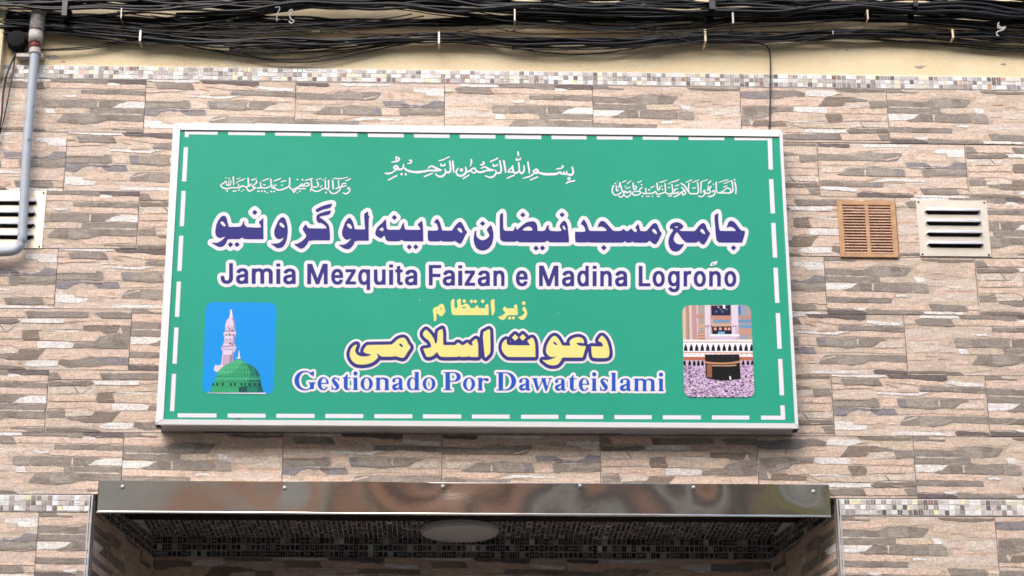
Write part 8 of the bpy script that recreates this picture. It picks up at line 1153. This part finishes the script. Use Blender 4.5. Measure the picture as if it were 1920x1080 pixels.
# ------------------------------------------------------------------ vents
def alu_vent(tlc, brc, label, group):
    p, q = at(*tlc), at(*brc); x0, x1, z1, z0 = p.x, q.x, p.z, q.z
    t = thing("louvre_vent", ((x0+x1)/2, 0, z0), label, "vent", group)
    bm = bmesh.new(); box(bm, x0, x1, -0.0105, -0.0075, z0, z1); obj("plate", bm, M_alu, t, bevel=0.0008, seg=1)
    w, h = x1-x0, z1-z0
    for k in range(4):
        zl = z1 - h*(0.245 + 0.197*k); xa, xb = x0 + w*0.12, x1 - w*0.115; sl = 0.018
        bm = bmesh.new(); bm.faces.new([bm.verts.new(v) for v in ((xa+.010,-0.0109,zl-0.004),(xb-.010,-0.0109,zl-0.004),(xb,-0.0109,zl+0.012),(xa,-0.0109,zl+0.012))]); obj("slot_shade", bm, M_black, t)  # flat black face painted for the shade inside the opening
        bm = bmesh.new()       # pressed hood: curved sheet, open below
        prof = [(0.000, 0.0240), (0.006, 0.0225), (0.011, 0.0190), (0.015, 0.0140), (0.017, 0.0078)]
        rows = []
        for i, (d, hz) in enumerate(prof):
            ins = sl*(1 - i/(len(prof)-1))*0.9
            rows.append([bm.verts.new((xa+ins-.001, -0.011-d, zl+hz)), bm.verts.new((xb-ins+.001, -0.011-d, zl+hz))])
            rows[-1].insert(0, bm.verts.new((xa-.004+ins*.4, -0.0108, zl+hz*0.98))); rows[-1].append(bm.verts.new((xb+.004-ins*.4, -0.0108, zl+hz*0.98)))
        for a_, b_ in zip(rows, rows[1:]):
            for i in range(3): bm.faces.new((a_[i], a_[i+1], b_[i+1], b_[i]))
        obj("louvre", bm, M_louv, t, True)
    for cx, cz in ((.035,.03),(.965,.03),(.035,.96),(.965,.96)):
        bm = bmesh.new(); lathe(bm, (x0+w*cx, -0.0106, z0+h*cz), [(0.0042, 0.0), (0.004, -0.0012), (0.001, -0.0016)], 'y', 12); obj("screw", bm, M_gap, t)
alu_vent((1716,376.5), (1858,483), "bare aluminium louvre vent right of the bronze brown grille", "aluminium louvre vents")
alu_vent((-63,358), (79.5,467.5), "bare aluminium louvre vent partly behind the grey drain pipe", "aluminium louvre vents")

p, q = at(1568, 378), at(1684, 485.5); x0, x1, z1, z0 = p.x, q.x, p.z, q.z
gr = thing("slatted_grille", ((x0+x1)/2, 0, z0), "bronze brown slatted air grille beside the aluminium louvre vent", "grille")
bm = bmesh.new(); w, h = x1-x0, z1-z0; fb = 0.02
box(bm, x0, x0+fb, -0.017, -0.0075, z0, z1); box(bm, x1-fb, x1, -0.017, -0.0075, z0, z1); box(bm, x0+fb, x1-fb, -0.017, -0.0075, z1-fb, z1); box(bm, x0+fb, x1-fb, -0.017, -0.0075, z0, z0+fb*.8)
obj("frame", bm, M_wood, gr, bevel=0.001, seg=1)
bm = bmesh.new(); box(bm, (x0+x1)/2-.007, (x0+x1)/2+.007, -0.0165, -0.008, z0+fb*.8, z1-fb); obj("mullion", bm, M_wood, gr)
bm = bmesh.new(); box(bm, x0+fb, x1-fb, -0.0085, -0.0075, z0+fb*.8, z1-fb); obj("backing", bm, mat("dusty mesh", (176, 128, 112), 0.8, var=0.4, vscale=40), gr)
N = 17; zz0, zz1 = z0+fb*.8, z1-fb
for s in range(2):
    xa, xb = ((x0+fb, (x0+x1)/2-.007), ((x0+x1)/2+.007, x1-fb))[s]
    for k in range(N):
        zc = zz0 + (zz1-zz0)*(k+.5)/N
        bm = bmesh.new(); hexa(bm, [(xa,-0.0155,zc-.0040),(xb,-0.0155,zc-.0040),(xb,-0.0155,zc-.0004),(xa,-0.0155,zc-.0004)], [(xa,-0.0088,zc+.0010),(xb,-0.0088,zc+.0010),(xb,-0.0088,zc+.0030),(xa,-0.0088,zc+.0030)])
        obj("slat", bm, M_slat, gr)

# ------------------------------------------------------------------ drain pipe
PY = -0.055
def pp(x, y, yy=PY): return at(x, y, yy)
pipe = thing("drain_pipe", pp(42, 470), "blue grey drain pipe bending left at its foot over a vent", "pipe")
path = [pp(65.5, 98), pp(60, 160), pp(54, 230), pp(49, 300), pp(45.5, 370), pp(42, 430)]
c0, c1 = pp(42, 430), pp(-10, 474)
el = [pp(42, 440), pp(41, 452), pp(36, 463), pp(28, 469), pp(16, 471.5), pp(0, 472.5), pp(-60, 475), pp(-200, 482)]
bm = bmesh.new(); tube(bm, catmull(path + el, 0.012), 0.0182, 18); obj("pipe_body", bm, M_pipe, pipe, True)
bm = bmesh.new(); cyl(bm, pp(68, 60), pp(66, 80), 0.029, 0.027); cyl(bm, pp(68.3, 56), pp(68, 61), 0.026, 0.029); obj("coupling", bm, M_fit, pipe, True)
bm = bmesh.new(); cyl(bm, pp(66.2, 78), pp(65.5, 92), 0.0202, 0.0205); obj("tape", bm, M_red, pipe, True)
bm = bmesh.new(); cyl(bm, pp(65.8, 92), pp(65.3, 101), 0.023); box(bm, pp(30,96).x, pp(80,96).x, -0.045, -0.008, pp(66,104).z, pp(66,98).z); obj("bracket", bm, M_fit, pipe)
bm = bmesh.new()
P = catmull([pp(79, -20, -.072), pp(76.5, 2, -.072), pp(74, 18, -.07), pp(71.5, 38, -.064), pp(69, 57, -.057)], 0.006); tube(bm, P, [0.0285 + 0.0035*(i % 2) for i in range(len(P))], 16); obj("sleeve", bm, M_sleeve, pipe, True)
for px, py, w, h in ((63.5, 199, .003, .004), (54, 262, .004, .006), (57.5, 170, .002, .002)):
    c = at(px, py, PY - .018); bm = bmesh.new()
    hexa(bm, [(c.x-w, c.y-.0006, c.z+h*.4), (c.x+w*.2, c.y-.0006, c.z-h), (c.x+w, c.y-.0006, c.z+h)], [(c.x-w, c.y+.003, c.z+h*.4), (c.x+w*.2, c.y+.003, c.z-h), (c.x+w, c.y+.003, c.z+h)])
    obj("scuff", bm, M_casing2, pipe)
# junction dome behind the pipe
jc = at(31, 74, -0.05)
bm = bmesh.new(); lathe(bm, (jc.x, -0.02, jc.z), [(0.040, 0.006), (0.042, 0.0), (0.042, -0.03), (0.036, -0.042), (0.012, -0.047), (0.001, -0.048)], 'y', 10)
tag(obj("junction_box", bm, M_black, None), "small black ten-sided junction box on the plaster left of the drain pipe", "junction box")

# ------------------------------------------------------------------ cables
def cable(pts, y, r, label, group, m=None, n=8, name="cable"):
    P = []
    for q in pts:
        yy = q[2] if len(q) > 2 else y
        P.append(at(q[0], q[1], yy))
    bm = bmesh.new(); tube(bm, catmull(P, 0.03), r, n)
    return tag(obj(name, bm, m or M_cable, None, True), label, "cable", group)
def bundle(center, halves, n, y, label, group, seed, rmin=0.0030, rmax=0.0062, wob=1.0, m=None):
    r = random.Random(seed)
    for k in range(n):
        ph = r.uniform(0, 6.28); base = ((k + .5)/n*2 - 1); amp = r.uniform(.15, .5)*wob
        rad = r.uniform(rmin, rmax); pts = []; depth = y + r.uniform(-.018, .018)
        xs = [c[0] for c in center]; ys = [c[1] for c in center]
        x = xs[0]
        cs = r.uniform(.006, .014)
        while x <= xs[-1]:
            yc = np.interp(x, xs, ys)
            half = halves if isinstance(halves, (int, float)) else np.interp(x, [h_[0] for h_ in halves], [h_[1] for h_ in halves])
            o = half*(base*(0.75) + amp*math.sin(x*cs + ph) + 0.2*wob*math.sin(x*.031 + 2*ph))
            pts.append((x, yc + o, depth + 0.008*math.sin(x*.008 + ph*1.7)))
            x += 55
        cable(pts, y, rad, label, group, m or (M_cable if r.random() < .7 else M_cable2))
bundle([(-140,-30),(400,-28),(960,-24),(1500,-20),(2060,-10)], 13, 7, -0.10, "thick black cable in the highest bundle above the drain pipe", "cables of the highest bundle", 1, 0.005, 0.0085)
bundle([(-140,0),(0,3),(200,6),(480,6),(720,3),(960,6),(1200,9),(1440,8),(1700,10),(1920,18),(2060,22)], 12, 15, -0.09, "black cable in the thick bundle along the photo's top edge", "cables of the top bundle", 2, 0.0032, 0.0072, 1.3)
bundle([(640,8),(760,8),(860,17),(960,20),(1200,26),(1440,24),(1620,18),(1800,22),(1920,32),(2060,38)], 6, 8, -0.08, "black cable hugging the underside of the top bundle on the right", "cables under the top bundle", 3, 0.003, 0.006)
bundle([(-140,34),(0,36),(120,35),(230,36),(330,38),(480,42),(640,45),(860,40),(1000,36),(1500,30),(2060,38)], [(0,18),(200,16),(480,13),(640,9),(900,8),(2060,9)], 13, -0.036, "black cable in the dense tangle around the drain pipe sleeve", "cables around the pipe sleeve", 4, 0.0024, 0.0058, 1.1)
bundle([(330,30),(480,24),(560,14),(640,7),(720,9),(820,22),(960,36),(1130,56),(1290,48),(1375,36),(1450,35),(1620,33),(1720,42),(1830,52),(1920,60),(2060,66)], 5, 6, -0.06, "thin black cable rising to the top bundle and sagging again mid-wall", "cables of the sagging middle strand", 5, 0.0020, 0.0034, 1.3)
bundle([(300,44),(480,46),(580,47),(700,46),(820,42),(960,35),(1080,38),(1200,36),(1375,34),(1500,38),(1625,32),(1760,42),(1920,54),(2060,58)], 5, 5, -0.05, "black cable in the straight middle strand above the beige conduit", "cables of the straight middle strand", 6, 0.0022, 0.0042, 1.6)
bundle([(-140,56),(0,54),(80,54),(170,60),(262,70),(350,73),(480,79),(600,81),(720,77),(820,71),(900,74),(960,78),(1100,80),(1200,76),(1320,68),(1440,71),(1560,66),(1700,63),(1785,65),(1920,74),(2060,82)], 9, 15, -0.045, "black cable in the lowest clipped bundle across the plaster", "cables of the lowest bundle", 7, 0.0024, 0.0052, 1.25)
bundle([(960,88),(1100,90),(1220,82),(1320,74),(1440,76)], 4, 3, -0.035, "short black cable under the lowest bundle at mid wall", "cables under the lowest bundle", 8, 0.003, 0.0045)
bundle([(430,92),(520,95),(620,92),(720,82),(800,74)], 5, 4, -0.035, "thin black cable looping just below the lowest bundle left of centre", "thin loops left of centre", 9, 0.0024, 0.0034)
bundle([(-140,26),(0,30),(120,34),(230,40),(330,46),(430,52)], [(-100,16),(120,13),(300,9),(430,5)], 13, -0.033, "thick black cable packed behind the drain pipe sleeve at the photo's left", "cables packed behind the pipe sleeve", 14, 0.0035, 0.0062, .9)
cable([(40,96),(75,93),(160,88),(262,71)], -.03, .0032, "thin black cable running from the drain pipe to the zinc clip", "thin cables at the left")
cable([(40,98),(80,95),(165,91),(262,74)], -.032, .003, "thin black cable running from the drain pipe to the zinc clip", "thin cables at the left")
cable([(262,74),(320,80),(370,90),(430,101),(480,109),(540,116),(600,114),(680,99),(740,86),(820,72)], -.03, .0034, "lowest sagging cable loop left of centre", None)
cable([(230,30),(300,42),(370,60),(420,84),(480,107),(560,111),(640,99),(720,86),(800,72)], -.034, .003, "cable that drops diagonally from the middle strand into the left loop", None)
cable([(262,72),(330,82),(400,94),(470,99),(560,98),(640,90),(740,76)], -.04, .003, "middle sagging cable loop left of centre", None)
cable([(830,76),(900,84),(960,90),(1010,97),(1080,102),(1150,97),(1240,82),(1320,72)], -.03, .003, "single sagging cable loop right of centre", None)
cable([(1560,68),(1680,78),(1750,82),(1800,87),(1850,92),(1920,97),(2060,104)], -.03, .0028, "lower thin cable drooping towards the right edge", None)
cable([(1600,70),(1720,79),(1800,83),(1860,89),(1920,92),(2060,98)], -.033, .0028, "upper thin cable drooping towards the right edge", None)
cable([(1320,78),(1400,80),(1430,83),(1441,91),(1444.5,110),(1444.5,160),(1444,205),(1442.5,246)], -.02, .0034, "single cable dropping over the tiles to the sign's top edge", None, M_cable2)
cable([(34,92),(24,112),(13,140),(6,175),(3,215),(-6,275)], -.03, .0042, "thick cable curving down beside the drain pipe at the left edge", None)
cable([(31,92),(27,110),(24,140),(18,170),(11,205),(3,240),(-8,275)], -.026, .0028, "thin cable curving down beside the drain pipe at the left edge", None)
o = cable([(600,57),(960,57.5),(1300,56),(1440,54.5),(1700,52),(1920,54),(2060,58)], -.02, .0085, "straight beige conduit running behind the cable bundles", None, M_plaster, 12, "conduit"); o["category"] = "conduit"

r5 = random.Random(41)
for k in range(16):
    xa = r5.uniform(-100, 1500); xb = xa + r5.uniform(240, 620); ya, yb = r5.uniform(24, 66), r5.uniform(26, 66); sag = r5.uniform(4, 26)
    if max(ya, yb) + sag*.6 > 84: sag = 6
    P = [(xa + (xb-xa)*s_/6, ya + (yb-ya)*s_/6 + sag*4*(s_/6)*(1-s_/6) + r5.uniform(-1.5, 1.5)) for s_ in range(7)]
    P = [(xa-60, ya-9)] + P + [(xb+60, yb-9)]
    cable(P, r5.uniform(-.10, -.05), r5.uniform(.0016, .0028), "loose thin wire crossing between the cable bundles over the plaster", "loose thin wires", M_cable2 if k % 2 else M_cable)
# clips and ties
def clip_hook(x, y0, y1, label, m, yd=-0.07, wd=0.009, g=None):
    zt, zb = at(x, y0, yd).z, at(x, y1, yd).z; xc = at(x, (y0+y1)/2, yd).x
    bm = bmesh.new(); t = 0.0028
    box(bm, xc-wd/2, xc+wd/2, yd-.008-t, yd-.008, zb, zt)
    box(bm, xc-wd/2, xc+wd/2, yd-.008, -0.004, zt-t, zt); box(bm, xc-wd/2, xc+wd/2, yd-.008, -0.004, zb, zb+t)
    tag(obj("cable_clip", bm, m, None, bevel=0.0007, seg=1), label, "clip", g or "cable clips")
clip_hook(263.5, 58, 79, "zinc clip holding the lowest bundle right of the drain pipe", M_clip)
clip_hook(823, 61, 84, "zinc clip holding the lowest bundle above the sign's middle", M_clip)
clip_hook(1322, 57, 79, "cream clip holding the lowest bundle left of the vertical cable", M_cream)
clip_hook(1785.5, 57, 73, "cream clip holding the lowest bundle near the right edge", M_cream)
clip_hook(965, 16, 41, "small zinc clip on the straight middle strand above the sign", M_clip, -0.1, .007)
clip_hook(1373.5, 22, 46, "small zinc clip on the straight middle strand above the cream clip", M_clip, -0.1, .008)
clip_hook(1626, 20, 38, "small pale clip on the middle strand right of the vertical cable", M_cream, -0.1, .006)
clip_hook(228, 17, 36, "narrow zinc clip near the left loops by the pipe", M_clip, -0.11, .005)
clip_hook(122, 2, 31, "wide black clip just right of the drain pipe sleeve", M_cable, -0.12, .022)
clip_hook(1335, 2, 19, "wide black clip on the top bundle right of centre", M_cable, -0.125, .026)
clip_hook(1716, 4, 14, "wide black clip on the top bundle near the right edge", M_cable, -0.125, .02)
def tie(pts, label, r=.0022, y=-.11):
    bm = bmesh.new(); tube(bm, catmull([at(a, b, y) for a, b in pts], .004), r, 8); tag(obj("plastic_tie", bm, M_tie, None, True), label, "tie", "white plastic ties")
tie([(516,14),(524,13),(524,18),(520,26),(519,40)], "narrow white tie hooked over the left cable strand", .0016)
tie([(541,22),(547,18),(549,24),(543,28),(546,36),(552,39),(546,44),(542,40)], "curled white tie right of the narrow white tie", .0024)
tie([(1871,44),(1874,50),(1882,52),(1886,50),(1878,56),(1870,60),(1868,64),(1873,68)], "tangled white tie on the strand near the right edge", .003, -.09)
tie([(1873,42),(1871,52),(1884,54),(1876,58)], "small white knot beside the tangled white tie", .0026, -.094)
tie([(1562,58),(1562,66)], "tiny white tie on the lowest bundle right of the vertical cable", .0022, -.08)

# ------------------------------------------------------------------ the house across the street (unseen; strips arranged to colour the steel fascia's reflections)
ob = thing("rendered_house", (0, -14, 0), "long house of terracotta and grey rendered panels on the opposite side of the street", "house")
panel = {'g': M_stone, 'o': M_brick, 'b': M_brown, 'c': M_cream, 'd': M_dark, 'y': M_yel}
x0 = -22.0
for k, w in (('g', 19.2), ('o', .6), ('c', .15), ('o', .2), ('g', .3), ('d', .2), ('o', .5), ('c', .12), ('d', .25), ('o', .7), ('d', .4), ('o', .45), ('b', .3), ('d', .3), ('g', .35), ('b', .4), ('d', .25), ('c', .12), ('d', .3), ('b', .45), ('y', .22), ('d', .25), ('g', .5), ('d', .2), ('g', .4), ('d', .12), ('g', 15)):
    bm = bmesh.new(); box(bm, x0, x0 + w - .002, -20, -14 + (0.0 if k != 'd' else -.1), 0, 11); obj("wall", bm, panel[k], ob); x0 += w
wx = [-18, -14.5, -11, 10.6, 14]
proto = None
for i, x in enumerate(wx):
    for z in (1.2, 4.6, 8.2):
        bm = bmesh.new(); box(bm, x-.55, x+.55, -13.99, -13.93, z, z+1.5); w_ = obj("window", bm, M_shut if i % 3 else M_yel, ob)
        bm = bmesh.new(); box(bm, x-.44, x+.44, -13.928, -13.92, z+.12, z+1.38); obj("pane", bm, M_glass, w_)
bm = bmesh.new(); box(bm, -22, 22, -13.97, -13.7, 3.3, 3.45); box(bm, -22, 22, -13.97, -13.6, 10.8, 11); obj("cornice", bm, M_stone, ob)
